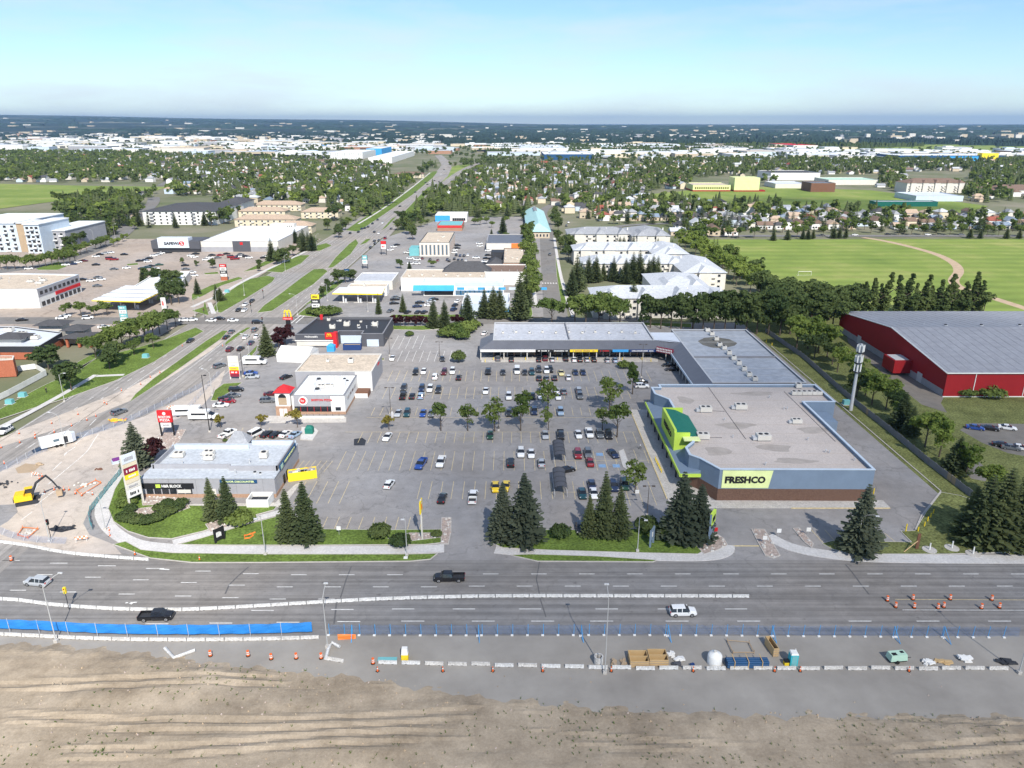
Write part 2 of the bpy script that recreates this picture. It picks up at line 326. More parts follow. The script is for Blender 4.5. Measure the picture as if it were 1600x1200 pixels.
# --- the shopping-centre lot, the front road, the highway and its closed lanes
lot = area("parking_lot", "lot", [(-104, 126.2), (104, 126.2), (104, 312), (-104, 312)], .0)
road = area("front_road", "road", [(-260, 103.6), (330, 103.6), (330, 126.4), (-64, 126.4), (-85, 130), (-110, 138), (-260, 150)], .006)
site = area("work_site_ground", "site_ground", [(-260, -40), (330, -40), (330, 103.8), (-260, 103.8)], -.004)
dirt_poly = PP([(-60, 1003), (60, 1005), (200, 1016), (330, 1034), (430, 1042), (560, 1049), (700, 1075), (1000, 1105), (1650, 1120)]) + [(330, -30), (-250, -30)]
gx, gy = np.meshgrid(np.linspace(-130, 130, 261), np.linspace(30, 102, 145)); zz_ = np.zeros_like(gx); r3 = np.random.default_rng(11)
for k in range(46):
    f = .08 * 1.075 ** k; a = r3.uniform(0, 6.28); zz_ += np.sin(gx * f * math.cos(a) + gy * f * 1.6 * math.sin(a) + r3.uniform(0, 6.28)) * .055 / (f * 4) ** .72
edge = np.interp(gx[0], [p[0] for p in sorted(dirt_poly[:9])], [p[1] for p in sorted(dirt_poly[:9])])[None, :] + .5 * np.sin(gx * .9) + .35 * np.sin(gx * 2.3 + 1)
t_ = np.clip((edge - gy) / 2.5, 0, 1); 
for c_, a_, f_, p_ in ((84.5, 2.2, .045, 0.4), (86.3, 2.2, .045, 0.4), (79.0, 1.6, .06, 2.0), (80.8, 1.6, .06, 2.0), (90.5, 1.2, .05, 3.5), (92.2, 1.2, .05, 3.5)): zz_ -= .30 * np.exp(-((gy - c_ - a_ * np.sin(gx * f_ + p_)) / .42) ** 2) - .14 * np.exp(-((gy - c_ - .8 - a_ * np.sin(gx * f_ + p_)) / .4) ** 2)
zz_ = -.06 + t_ * (.16 + np.clip(zz_ * .8 + .1, -.05, .7)); V = np.stack([gx, gy, zz_], -1).reshape(-1, 3); b = MB(); b.add(V.tolist(), [(j * 261 + i, j * 261 + i + 1, (j + 1) * 261 + i + 1, (j + 1) * 261 + i) for j in range(144) for i in range(260)]); struct("dirt_bank", b, "dirt")
hwy = area("highway", "highway", [(-140.5, 40), (-99, 40), (-99, 640), (-103, 700), (-141, 700), (-140.5, 560)], .012)
far_road = PP([(538, 366), (600, 327), (650, 296), (682, 268), (690, 258), (685, 249), (679, 243), (690, 242), (702, 252), (706, 262), (700, 275), (681, 292), (652, 320), (628, 347), (606, 372)])
area("highway_bend", "highway", far_road, .03)
b = MB(); strip_mesh(b, smooth_line(PP([(664, 306), (695, 286), (720, 268), (745, 256), (775, 250), (800, 247)])), 12, .06); struct("ramp_road", b, "highway")
cross = area("cross_street", "side_street", [(-330, 309.5), (60, 309.5), (60, 320.5), (-330, 322)], .018)
b = MB(); strip_mesh(b, PP([(869, 505), (866, 470), (860, 420), (854, 365), (850, 345), (846, 335)]), 11, .022); street = struct("side_street", b, "side_street")
b = MB(); strip_mesh(b, smooth_line(PP([(846, 338), (852, 326), (868, 318), (885, 311), (895, 300)])), 9, .024); struct("side_street", b, "side_street")
area("plaza_parking_lot", "lot", [(-98, 322), (21, 322), (26, 700), (-60, 700), (-98, 560)], .008)
left_lot = area("left_parking_lot", "lot_warm", [(-430, 290), (-144, 290), (-144, 560), (-430, 560)], .004)
yard = area("closed_lanes", "yard", PP([(-200, 800), (-60, 752), (0, 737), (60, 706), (150, 676), (225, 651), (300, 614), (330, 596), (352, 578), (345, 600), (318, 632), (268, 660), (248, 690), (200, 735), (168, 770), (138, 800), (130, 818), (140, 836), (176, 850), (190, 866), (120, 866), (60, 856), (0, 843), (-80, 832), (-200, 825)]), .022)
area("centre_lanes", "yard", PP([(-30, 708), (110, 664), (200, 628), (262, 592), (330, 548), (352, 530), (338, 533), (285, 562), (200, 607), (100, 646), (0, 684), (-40, 696)]), .018)
b = MB(); strip_mesh(b, smooth_line(PP([(-120, 438), (0, 424), (90, 410), (150, 388), (190, 365), (215, 340), (238, 318), (240, 308)])), 13, .026); struct("curved_avenue", b, "side_street")
area("field_street", "side_street", [(130, 571), (980, 571), (980, 581), (130, 581)], .01)
for i, (pts, w) in enumerate((([(905, 372), (980, 352), (1180, 348), (1600, 352)], 8), ([(560, 300), (480, 290), (380, 300), (330, 306)], 8), ([(730, 320), (760, 296), (800, 275), (830, 262)], 8),
                              ([(1010, 305), (1000, 280), (1040, 262)], 8), ([(250, 290), (300, 270), (420, 262), (500, 255)], 9))):
    b = MB(); strip_mesh(b, smooth_line(PP(pts)), w, .03 + .01 * i); struct("residential_street", b, "side_street")
# grass of the fields
fld = area("sports_field", "field_grass", PP([(1075, 374), (1200, 374), (1640, 373), (1760, 470), (1640, 500), (1545, 492), (1330, 488), (1230, 470), (1190, 452), (1140, 415)]), .002)
b = MB(); strip_mesh(b, smooth_line(PP([(1348, 371), (1380, 376), (1420, 385), (1462, 397), (1490, 411), (1498, 424), (1490, 438), (1500, 449), (1540, 462), (1640, 494)])), 5.5, .012); struct("gravel_path", b, "path_gravel")
area("far_sports_field", "field_grass", PP([(1000, 305), (1080, 297), (1190, 292), (1360, 297), (1545, 322), (1500, 334), (1300, 327), (1180, 321), (1060, 312)]), .004)
area("left_park", "field_grass", PP([(-260, 290), (0, 287), (120, 290), (262, 292), (240, 299), (140, 308), (60, 318), (0, 326), (-260, 332)]), .006)
area("far_meadow", "field_grass", PP([(1130, 226), (1700, 222), (1700, 235), (1400, 240), (1250, 236)]), .01)
area("roadside_meadow", "field_grass", PP([(700, 262), (716, 258), (742, 256), (712, 272), (698, 286), (688, 290)]), .02)
area("arena_lawn", "grass_dry", [(100.5, 128), (330, 128), (330, 330), (100.5, 330)], .002)
# arena drive and lot
area("arena_drive", "gravel_lot", PP([(1322, 515), (1345, 515), (1400, 545), (1455, 590), (1478, 614), (1470, 630), (1480, 645), (1440, 632), (1400, 600), (1352, 560), (1325, 535)]), .008)
area("arena_parking_lot", "gravel_lot", PP([(1500, 672), (1515, 661), (1640, 663), (1700, 700), (1640, 720), (1575, 708), (1535, 692)]), .008)
area("gravel_bed", "gravel_lot", PP([(1505, 735), (1530, 722), (1545, 735), (1540, 752), (1518, 748)]), .01)
area("alley_verge", "grass_dry", [(100.2, 140), (113, 140), (113, 310), (100.2, 310)], .006)
# --- raised lawns, verges, medians (photo outlines laid on the ground)
island("corner_lawn", "grass", PP([(200, 732), (180, 765), (170, 795), (178, 815), (200, 830), (232, 840), (268, 842), (318, 830), (372, 812), (428, 797), (432, 792), (224, 790), (218, 770), (226, 748)]))
island("front_lawn", "grass", PP([(282, 851), (318, 841), (380, 822), (440, 806), (448, 812), (470, 827), (600, 829), (690, 828), (698, 836), (692, 848), (664, 851), (500, 852), (360, 852)]))
island("verge", "grass", PP([(178, 851), (196, 847), (220, 860), (270, 865), (420, 867), (640, 867), (682, 866), (672, 874), (640, 877), (400, 879), (300, 879), (235, 872)]))
island("front_lawn", "grass", PP([(770, 838), (772, 850), (786, 856), (860, 860), (1000, 864), (1090, 866), (1104, 858), (1092, 846), (1050, 836), (1000, 827), (900, 829), (778, 828)]))
island("verge", "grass", PP([(800, 868), (830, 867), (930, 870), (1025, 876), (1020, 878), (840, 877)]))
island("front_lawn", "grass_dry", PP([(1285, 850), (1300, 846), (1425, 848), (1408, 831), (1430, 830), (1448, 800), (1471, 770), (1500, 775), (1540, 790), (1640, 830), (1660, 860), (1480, 866), (1330, 866), (1300, 858)]))
for nm, ps in (("median_strip", [(203, 628), (240, 604), (300, 562), (345, 530), (356, 517), (348, 517), (322, 533), (290, 556), (240, 592), (212, 616)]),
               ("median_strip", [(352, 540), (370, 527), (392, 512), (386, 512), (366, 524), (352, 536)]),
               ("median_strip", [(402, 489), (425, 486), (452, 468), (490, 444), (512, 424), (505, 420), (490, 421), (470, 435), (440, 458), (412, 478)]),
               ("median_strip", [(512, 419), (520, 418), (548, 397), (560, 380), (556, 374), (545, 382), (525, 402)]),
               ("median_strip", [(562, 383), (572, 380), (580, 373), (572, 374)]),
               ("median_strip", [(596, 360), (604, 355), (620, 338), (612, 342)]),
               ("median_strip", [(614, 352), (632, 331), (668, 293), (676, 290), (656, 318), (628, 349)]),
               ("verge", [(332, 486), (345, 489), (385, 466), (425, 441), (430, 434), (418, 431), (385, 437), (352, 460), (336, 478)]),
               ("verge", [(410, 424), (440, 426), (470, 412), (484, 399), (470, 399), (440, 409)]),
               ("verge", [(480, 393), (500, 392), (518, 384), (510, 380), (494, 384)]),
               ("verge", [(300, 486), (326, 493), (320, 470), (318, 480)]),
               ("verge", [(300, 470), (318, 462), (345, 447), (380, 435), (372, 433), (330, 446), (300, 460)]),
               ("verge", [(380, 425), (400, 421), (430, 408), (455, 396), (445, 394), (415, 408)]),
               ("verge", [(465, 492), (495, 496), (500, 490), (495, 480), (478, 482)]),
               ("verge", [(475, 478), (500, 468), (525, 450), (540, 437), (532, 437), (505, 455)]),
               ("verge", [(382, 560), (402, 540), (400, 548), (390, 560)]),
               ("verge", [(336, 610), (350, 600), (378, 598), (360, 612), (338, 626), (330, 626)]),
               ("verge", [(380, 590), (392, 578), (393, 584), (384, 592)]),
               ("verge", [(-60, 664), (0, 655), (70, 632), (105, 622), (180, 595), (195, 588), (240, 566), (290, 534), (318, 518), (306, 512), (260, 530), (210, 545), (150, 560), (100, 588), (60, 607), (0, 640), (-60, 650)]),
               ("verge", [(115, 570), (160, 545), (150, 560), (125, 578)]),
               ("verge", [(560, 362), (600, 335), (645, 304), (676, 278), (684, 268), (676, 268), (640, 295), (598, 322), (560, 346), (540, 360)]),
               ("verge", [(608, 497), (760, 495), (830, 497), (832, 490), (826, 460), (818, 468), (800, 490), (700, 492), (612, 492)]),
               ("verge", [(612, 515), (660, 516), (700, 513), (726, 505), (700, 508), (640, 510), (612, 509)]),
               ("verge", [(878, 480), (886, 470), (876, 420), (872, 400), (868, 400), (870, 430)]),
               ("lot_island", [(56, 420), (92, 409), (105, 416), (90, 422), (60, 422)]),
               ("lot_island", [(198, 413), (215, 411), (216, 414), (200, 415)]),
               ("lot_island", [(318, 427), (340, 425), (342, 428), (322, 429)]),
               ("back_verge", [(925, 508), (960, 506), (1080, 512), (1080, 506), (960, 503)])):
    island(nm, "grass", PP(ps), h=.12)
# --- sidewalks
for pts, w in (([(199, 726), (174, 765), (160, 793), (163, 813), (180, 833), (214, 850), (270, 857), (340, 859.5), (500, 860), (640, 859), (694, 857)], 2.9),
               ([(270, 848), (324, 834), (380, 816), (440, 800)], 2.0),
               ([(774, 858), (850, 864), (1000, 869), (1100, 869.5), (1132, 862), (1135, 852)], 3.2),
               ([(1200, 838), (1235, 855), (1290, 866), (1360, 872), (1500, 874), (1700, 874)], 3.0),
               ([(0, 668), (40, 648), (95, 618), (150, 586)], 1.9), ([(150, 588), (194, 586)], 1.9),
               ([(300, 480), (322, 470), (345, 460), (380, 440), (425, 418), (480, 392)], 2.2), ([(327, 473), (334, 490)], 2.0),
               ([(896, 495), (884, 460), (874, 420), (866, 372)], 1.8), ([(838, 480), (833, 440)], 1.6),
               ([(560, 350), (600, 325), (645, 292), (672, 270)], 2.0)):
    b = MB(); b.prism(strip(smooth_line(PP(pts), 4), w), -.05, .13); o = struct("sidewalk", b, "pavers")
# joints between the slabs of the front pavement (shallow grooves cut as dark fillets)
# building aprons
def apron(px, h=.12, m="concrete", name="building_apron"):
    b = MB(); b.prism(PP(px), -.05, h); return struct(name, b, m)
apron([(222, 790), (436, 792), (440, 796), (470, 755), (462, 757), (430, 786)])
b = MB(); b.prism([(41, 147.5), (85.5, 147.5), (85.5, 151), (41, 151)], -.05, .15); b.prism([(36, 150), (46, 150), (46, 208), (36, 208)], -.05, .151); supa = struct("store_walkway", b, "concrete")
b = MB(); b.box(63, 147.28, -.02, 85.4, 147.52, .17); b.build("yellow_kerb", "line_yellow", supa)
b = MB(); b.box(35.75, 152, -.02, 36.02, 206, .17); b.build("yellow_kerb", "line_yellow", supa)
apron([(752, 566), (1028, 565), (1028, 556), (752, 556)], .13)
apron([(414, 650), (541, 652), (541, 660), (414, 661)], .13)
# --- painted markings: one object a dash, child of its road
def dash_mesh(w, l): b = MB(); b.sheet([(-w / 2, -l / 2), (w / 2, -l / 2), (w / 2, l / 2), (-w / 2, l / 2)], 0); return b
_dm = {}
def dash(parent, x, y, w, l, z, m="line_white", rz=0.0, name="lane_line"):
    k = (round(w, 2), round(l, 2), m)
    if k not in _dm:
        o = dash_mesh(w, l).build(name, m); _dm[k] = o.data; bpy.data.objects.remove(o)
    return inst(name, _dm[k], parent, (x, y, z), rz)
def px_line(parent, a, b_, w, z, m="line_white", name="lane_line"):
    p, q = Vector(P(*a)), Vector(P(*b_)); d = q - p
    return dash(parent, (p.x + q.x) / 2, (p.y + q.y) / 2, w, round(d.length * 2) / 2, z, m, math.atan2(-d.x, d.y), name)
for y, xs in ((898, [92 + 75 * i for i in range(-1, 21)]), (917, [70 + 75 * i for i in range(0, 21)]), (936, [28, 106, 198, 286, 360, 434, 510])):
    for x in xs:
        yy = y + (0 if x > 420 else -(420 - x) * .055 * (1 if y < 930 else .55)) - (1.2 if x > 700 else 0)
        if y == 936 and x < 420: yy = 936 - (420 - x) * .035
        px_line(road, (x - 13, yy), (x + 13, yy), .16, .012)
for y, xs in ((951.5, [410, 535, 630, 725, 828, 948, 1045, 1150]), (970.5, [120, 245, 345, 450, 545, 645, 755, 848, 940, 1058, 1170, 1344, 1450, 1562])):
    for x in xs:
        yy = y + (0 if x > 600 else (600 - x) * .012)
        px_line(road, (x - 18, yy), (x + 18, yy), .17, .012)
px_line(road, (1398, 936.5), (1610, 937.5), .12, .012, "line_yellow"); px_line(road, (1410, 953), (1620, 953.5), .12, .012)
for (a, c) in (((195, 942), (215, 941)), ((250, 889), (264, 890)), ((207, 944), (200, 941))): px_line(road, a, c, .3, .013, name="turn_arrow")
# seams and tar-sealed cracks across the carriageway
def crack(pts, w, z, parent):
    b = MB(); strip_mesh(b, PP(pts), w, z); return b.build("crack_seal", "tar", parent)
crack([(843, 877), (840, 895), (838, 905), (841, 918), (844, 936), (848, 948), (853, 964)], .22, .010, road); crack([(388, 886), (372, 900), (358, 914), (352, 928)], .3, .010, road)
crack([(549, 885), (541, 905), (532, 934)], .25, .010, road); crack([(526, 940), (522, 975)], .3, .010, road); crack([(1321, 882), (1332, 895), (1346, 914), (1358, 929)], .3, .010, road)
for x in (-133.2, -129.8, -111.3, -107.2, -103.2):
    for i in range(60 if x < -120 else 44):
        y = 182 + i * 9 if x < -120 else 250 + i * 8.6
        if 300 < y < 330: continue
        dash(hwy, x, y, .16, 3.0, .018)
for x, y0, y1 in ((-140.0, 60, 300), (-140.0, 330, 560), (-126.2, 180, 300), (-99.6, 235, 305), (-114.6, 235, 300), (-99.6, 330, 560)):
    dash(hwy, x, (y0 + y1) / 2, .14, y1 - y0, .018, name="edge_line")
for i in range(9): dash(street, P(848 + 4.2 * i, 442.5)[0], P(860, 442.5)[1], .6, 2.6, .03, name="crosswalk_bar")
for (a, c) in (((455, 505), (476, 488)), ((462, 505), (482, 488))): px_line(cross, a, c, .4, .024, name="crosswalk_bar")
for a, c in (((118, 694), (137, 676)), ((100, 710), (118, 698)), ((82, 735), (96, 722)), ((140, 665), (150, 655)), ((55, 790), (75, 775)), ((34, 812), (50, 800)), ((75, 774), (90, 764)), ((100, 712), (108, 704))):
    px_line(yard, a, c, .18, .028)
b = MB(); strip_mesh(b, smooth_line(PP([(75, 757), (110, 728), (135, 706), (147, 688), (154, 678)])), .16, .028); b.build("lane_line", "line_white", yard)
b = MB(); b.sheet(PP([(-40, 800), (0, 789), (24, 788), (28, 800), (12, 815), (0, 822), (-40, 830)]), .027); b.build("asphalt_patch", "lot", yard)
b = MB(); b.sheet(PP([(24, 732), (40, 724), (64, 727), (52, 738), (28, 740)]), .027); b.build("soil_patch", "tan", yard)
b = MB(); b.sheet(PP([(75, 826), (88, 823), (112, 822), (120, 826), (96, 832), (80, 830)]), .027); b.build("soil_patch", "charcoal", yard)
# --- parking stalls
def stalls(y0, y1, xs, m="line_yellow", parent=lot, w=.11):
    for x in xs:
        if isinstance(x, tuple): px_line(parent, (x[0], y0), (x[1], y1), w, .008, m, "stall_line")
def srow(Y0, Y1, X0, X1, step=2.62, parent=lot, m="line_yellow", skip=(), z=.008):
    n = int(round((X1 - X0) / step))
    for i in range(n + 1):
        if i in skip: continue
        dash(parent, X0 + i * step, (Y0 + Y1) / 2, .11, round((Y1 - Y0) * 2) / 2, z, m, 0, "stall_line")
yp = lambda y: P(800, y)[1]
srow(yp(837), yp(808), -46, -21); srow(yp(787), yp(752), -50, -40); srow(yp(780), yp(752), -22, 24)
srow(yp(735), yp(705), -44, 27); srow(yp(692), yp(675), -42, 34); srow(yp(649), yp(637), -42, 38); srow(yp(623), yp(605), -41, 38)
srow(yp(596), yp(579), -42, 46); srow(yp(566), yp(556), -9, 52); srow(yp(723), yp(703), 27, 37, 2.7); srow(yp(790), yp(752), 27, 36, 3)
for Y, x0, x1 in ((yp(675), -47, 35), (yp(652.5), -43, 37), (yp(720), 12, 36), (yp(769), 12, 24), (yp(616), -38, 38), (yp(837), -46, -21)):
    dash(lot, (x0 + x1) / 2, Y, .12, round(x1 - x0), .009, "line_yellow", math.pi / 2, "stall_line")
for a in range(6): px_line(lot, (475 + a * 9, 720), (461 + a * 9, 737), .1, .008, "line_yellow", "stall_line")
for a in range(5): px_line(lot, (366 + a * 14, 668), (356 + a * 14, 690), .1, .008, "line_yellow", "stall_line")
for a in range(3): px_line(lot, (1268 + a * 21, 828), (1285 + a * 21, 847), .11, .008, "line_yellow", "stall_line")
px_line(lot, (1382, 833), (1402, 849), .11, .008, "line_yellow", "stall_line"); px_line(lot, (1134, 853), (1190, 853), .4, .010, "line_yellow", "stop_bar")
for x, y in ((937, 710), (941, 728), (963, 728)):
    X, Y = P(x, y); b = MB(); b.sheet([(X - .9, Y - .9), (X + .9, Y - .9), (X + .9, Y + .9), (X - .9, Y + .9)], .011); b.build("accessible_stall_mark", "line_blue", lot)
srow(yp(545), yp(524), P(617, 535)[0], P(660, 535)[0], 2.7, m="line_white"); srow(yp(565), yp(548), P(625, 556)[0], P(700, 556)[0], 2.7, m="line_white")
# repaired patches of the lot
for ps, m in (([(553, 686), (566, 684), (572, 688), (570, 696), (553, 696)], "charcoal"), ([(716, 683), (745, 683), (745, 690), (716, 689)], "site_ground"), ([(860, 680), (1000, 682), (1003, 700), (864, 700)], None)):
    if m: b = MB(); b.sheet(PP(ps), .004); b.build("asphalt_patch", m, lot)
# --- kerbed islands inside the lot
for nm, m, ps in (("rock_island", "rock", [(691, 810), (704, 810), (704, 832), (700, 850), (690, 850), (690, 830)]), ("rock_bed", "rock", [(772, 838), (780, 832), (800, 846), (775, 850)]),
              ("rock_bed", "rock", [(1096, 845), (1116, 833), (1130, 842), (1136, 852), (1120, 860), (1100, 866), (1086, 850)]), ("driveway_island", "rock", [(1175, 828), (1194, 828), (1206, 848), (1218, 868), (1208, 872), (1196, 868), (1186, 850)]),
              ("driveway_island", "rock", [(1240, 827), (1248, 826), (1270, 850), (1268, 856), (1258, 848)]), ("lot_island", "pavers", [(967, 706), (974, 703), (984, 730), (980, 734), (974, 730)]),
              ("lot_island", "pavers", [(470, 687), (472, 668), (492, 670), (497, 674), (488, 688)]), ("lot_island", "pavers", [(605, 652), (613, 643), (616, 650), (612, 654)]), ("rock_bed", "rock", [(224, 790), (222, 778), (236, 776), (285, 780), (290, 787)]),
              ("rock_bed", "rock", [(188, 806), (215, 796), (290, 786), (296, 794), (246, 812), (215, 818), (196, 814)]), ("rock_bed", "rock", [(322, 820), (342, 812), (375, 808), (388, 812), (330, 832)]), ("rock_bed", "rock", [(254, 700), (240, 690), (252, 676), (290, 672), (280, 690), (262, 702)]),
              ("rock_bed", "rock", [(608, 842), (640, 834), (690, 834), (688, 840), (640, 846)]), ("lot_island", "grass_dry", [(560, 560), (600, 560), (600, 563), (560, 563)])):
    island(nm, m, PP(ps), h=.17)
# ================================================================ buildings
def RR(xl, xr, yf, yb, h):
    a, b_ = P(xl, yf, h), P(xr, yf, h); return a[0], a[1], b_[0], P(800, yb, h)[1]
def rect(x0, y0, x1, y1): return [(x0, y0), (x1, y0), (x1, y1), (x0, y1)]
def flat_roofed(root, poly, h, wall, roof, par=.6, cop="grey", thick=.35, z0=-.05, base=None, base_h=0):
    poly = ccw(poly); inner = offset(poly, -thick)
    b = MB(); b.ring(poly, inner, z0 + base_h, h); w = b.build("wall", wall, root)
    if base: b = MB(); b.prism(offset(poly, .04), z0, base_h + .02, cap=True); b.build("wall_base", base, root)
    b = MB(); b.sheet(offset(poly, -thick + .05), h - par); r = b.build("roof", roof, root)
    if cop: b = MB(); b.ring(offset(poly, .07), offset(poly, -thick - .05), h - .05, h + .10); b.build("coping", cop, root)
    return w, r
def block(name, label, xl, xr, yf, yb, h, wall, roof, cat="building", **k):
    x0, y0, x1, y1 = RR(xl, xr, yf, yb, h); root = thing(name, label, cat, ((x0 + x1) / 2, (y0 + y1) / 2, 0))
    w, r = flat_roofed(root, rect(x0, y0, x1, y1), h, wall, roof, **k); return root, x0, y0, x1, y1
def part(root, name, m, x0, y0, z0, x1, y1, z1, taper=0): b = MB(); b.box(x0, y0, z0, x1, y1, z1, taper=taper); return b.build(name, m, root)
_win = {}
def win_mesh(w, h, d, axis, frame, glass, bars):
    k = (round(w, 2), round(h, 2), axis, frame, glass, bars)
    if k not in _win:
        b = MB(); f = .1
        def q(u0, v0, u1, v1, dep, mi):
            if axis == 'y': b.box(u0, -dep, v0, u1, .05, v1, mi)
            else: b.box(-dep if axis == '-x' else -.05, u0, v0, .05 if axis == '-x' else dep, u1, v1, mi)
        q(-w / 2, 0, w / 2, h, .05, 1)
        for u in (-w / 2, w / 2 - f): q(u, 0, u + f, h, .11, 0)
        q(-w / 2 + f, 0, w / 2 - f, f, .11, 0); q(-w / 2 + f, h - f, w / 2 - f, h, .11, 0)
        for i in range(bars): u = -w / 2 + w * (i + 1) / (bars + 1); q(u - .04, f, u + .04, h - f, .09, 0)
        o = b.build("window", [frame, glass]); _win[k] = o.data; bpy.data.objects.remove(o)
    return _win[k]
def wins(root, side, a0, a1, plane, z, n, w, h, frame="white", glass="glass_dark", bars=0, name="window"):
    """n windows spread between a0 and a1 on the wall at plane (side S: y=plane; W / E: x=plane)"""
    me = win_mesh(w, h, .05, {'S': 'y', 'W': '-x', 'E': 'x'}[side], frame, glass, bars); L = root.location
    for i in range(n):
        u = a0 + (a1 - a0) * (i + .5) / n
        inst(name, me, root, (u - L.x, plane - L.y, z) if side == 'S' else (plane - L.x, u - L.y, z))
def hip_roof(b, x0, y0, x1, y1, z, rise, over=.6, hip=True, along=None):
    x0 -= over; x1 += over; y0 -= over; y1 += over; lx = x1 - x0; ly = y1 - y0
    alongx = lx >= ly if along is None else along == 'x'
    if alongx: k = min(ly / 2, lx / 2 - .1) if hip else 0; r0 = (x0 + k, (y0 + y1) / 2, z + rise); r1 = (x1 - k, (y0 + y1) / 2, z + rise); F = [(0, 1, 5, 4), (2, 3, 4, 5), (1, 2, 5), (3, 0, 4)]
    else: k = min(lx / 2, ly / 2 - .1) if hip else 0; r0 = ((x0 + x1) / 2, y0 + k, z + rise); r1 = ((x0 + x1) / 2, y1 - k, z + rise); F = [(1, 2, 5, 4), (3, 0, 4, 5), (0, 1, 4), (2, 3, 5)]
    b.add([(x0, y0, z), (x1, y0, z), (x1, y1, z), (x0, y1, z), r0, r1], F + [(3, 2, 1, 0)])
_hv = {}
def hvac(root, x, y, z, s=1.0, kind=0):
    """rooftop unit: cabinet with two fan wells on a curb"""
    if kind not in _hv:
        b = MB()
        if kind == 0:
            b.box(-1.5, -1.0, .0, 1.5, 1.0, .25, 1); b.box(-1.6, -1.1, .25, 1.6, 1.1, 1.5, 0)
            for cx in (-.7, .7): b.tube([(cx, 0, 1.5), (cx, 0, 1.62)], .5, 10, 2)
            b.box(-2.6, -.8, .2, -1.6, .6, .9, 3)
        elif kind == 1:
            b.box(-.6, -.6, 0, .6, .6, .2, 1); b.box(-.7, -.7, .2, .7, .7, 1.2, 0); b.tube([(0, 0, 1.2), (0, 0, 1.3)], .45, 10, 2)
        elif kind == 2:
            b.tube([(0, 0, 0), (0, 0, .9)], .16, 8, 3); b.tube([(0, 0, .9), (0, 0, 1.1)], .3, 8, 3)
        else:
            b.tube([(0, 0, 0), (0, 0, .5)], .8, 12, 3); b.tube([(0, 0, .5), (0, 0, .8)], .55, 12, 2)
        o = b.build("rooftop_unit", ["offwhite", "midgrey", "charcoal", "steel"]); _hv[kind] = o.data; bpy.data.objects.remove(o)
    L = root.location; return inst("rooftop_unit" if kind != 2 else "roof_vent", _hv[kind], root, (x - L.x, y - L.y, z), random.uniform(-.05, .05), (s, s, s))
# ---------------------------------------------------------------- supermarket (blue walls, brick base, lime entrance)
sm = thing("supermarket", "blue walled supermarket with brick base, gravel roof and lime green entrance", "supermarket", (66, 180, 0))
SO = [(47.2, 151.0), (82.3, 150.7), (82.3, 194), (91.2, 194), (91.2, 208.6), (44.0, 208.6), (44.0, 206.2), (41.4, 206.2), (41.4, 200.5), (44.6, 196), (44.6, 166.5), (42.0, 163), (42.0, 158.8), (44.0, 156.8)]
SI = offset(SO, -.4)
b = MB(); b.ring(SO, SI, 3.1, 8.0); b.build("upper_wall", "blue_stucco", sm)
b = MB(); b.prism(offset(SO, .06), -.05, 3.1); b.build("brick_base", "brick", sm)
b = MB(); b.sheet(offset(SO, -.35), 7.25); b.build("roof", "roof_gravel", sm)
b = MB(); b.ring(offset(SO, .1), offset(SO, -.5), 7.95, 8.12); b.build("coping", "pale_blue", sm)
# roof seams, pipes
for a, c in (((1106, 604), (1165, 686)), ((1225, 612), (1305, 690)), ((1108, 642), (1132, 643)), ((1106, 684), (1128, 684))):
    p, q = P(*a, 7.25), P(*c, 7.25); b = MB(); b.tube([(*p, 7.31), (*q, 7.31)], .06, 5); b.build("roof_pipe", "darkgrey", sm)
for x, y, s, k in ((1102, 643, 1.0, 0), (1157, 639, 1.0, 0), (1192, 687, 1.05, 0), (1098, 685, .95, 0), (1244, 661, .8, 0)): hvac(sm, *P(x, y, 7.25), 7.25, s, k)
for i in range(6): hvac(sm, *P(1240 + i * 8, 617, 7.25), 7.25, 1.0, 1)
hvac(sm, *P(1247, 606, 7.25), 7.25, 1.2, 1)
for x, y in ((1202, 622), (1225, 640), (1132, 657), (1145, 684), (1262, 688), (1296, 708), (1290, 707), (1196, 727), (1335, 720), (1230, 640)): hvac(sm, *P(x, y, 7.25), 7.25, .7, 2)
for x, y, w, d in ((1150, 665, 5, 2), (1212, 700, 4, 2.4), (1120, 705, 3, 3), (1270, 672, 4, 2), (1180, 615, 6, 1.6), (1240, 720, 5, 1.4), (1070, 625, 2.2, 3)):
    X, Y = P(x, y, 7.25); b = MB(); b.sheet([(X + w * math.cos(a) * (1 + .25 * math.sin(3 * a + x)), Y + d * math.sin(a) * (1 + .2 * math.sin(2 * a + y))) for a in np.arange(0, 6.28, .35)], 7.256); b.build("roof_stain", "roof_stain", sm)
for i in range(9): b = MB(); y = 155 + i * 6; b.tube([(46.5, y, 7.27), (81.8, y + .2, 7.27)], .03, 4); b.build("roof_seam", "roof_stain", sm)
# sign panel on the front
b = MB(); b.add([(47.9, 150.86, 3.35), (58.6, 150.77, 3.35), (59.3, 150.77, 7.75), (47.9, 150.86, 7.75), (47.9, 151.05, 3.35), (58.6, 150.97, 3.35), (59.3, 150.97, 7.75), (47.9, 151.05, 7.75)], [(0, 1, 2, 3), (1, 0, 4, 5), (2, 1, 5, 6), (3, 2, 6, 7), (0, 3, 7, 4)])
sp = b.build("sign_panel", "lime_sign", sm)
lettering("FRESHCO", 9.2, "black", sp, (53.15, 150.72, 5.5), height=1.75, bold=.045)
# south-east recess: low service roof
part(sm, "service_roof", "blue_stucco", 82.5, 186, -.05, 89, 193.8, 5.2)
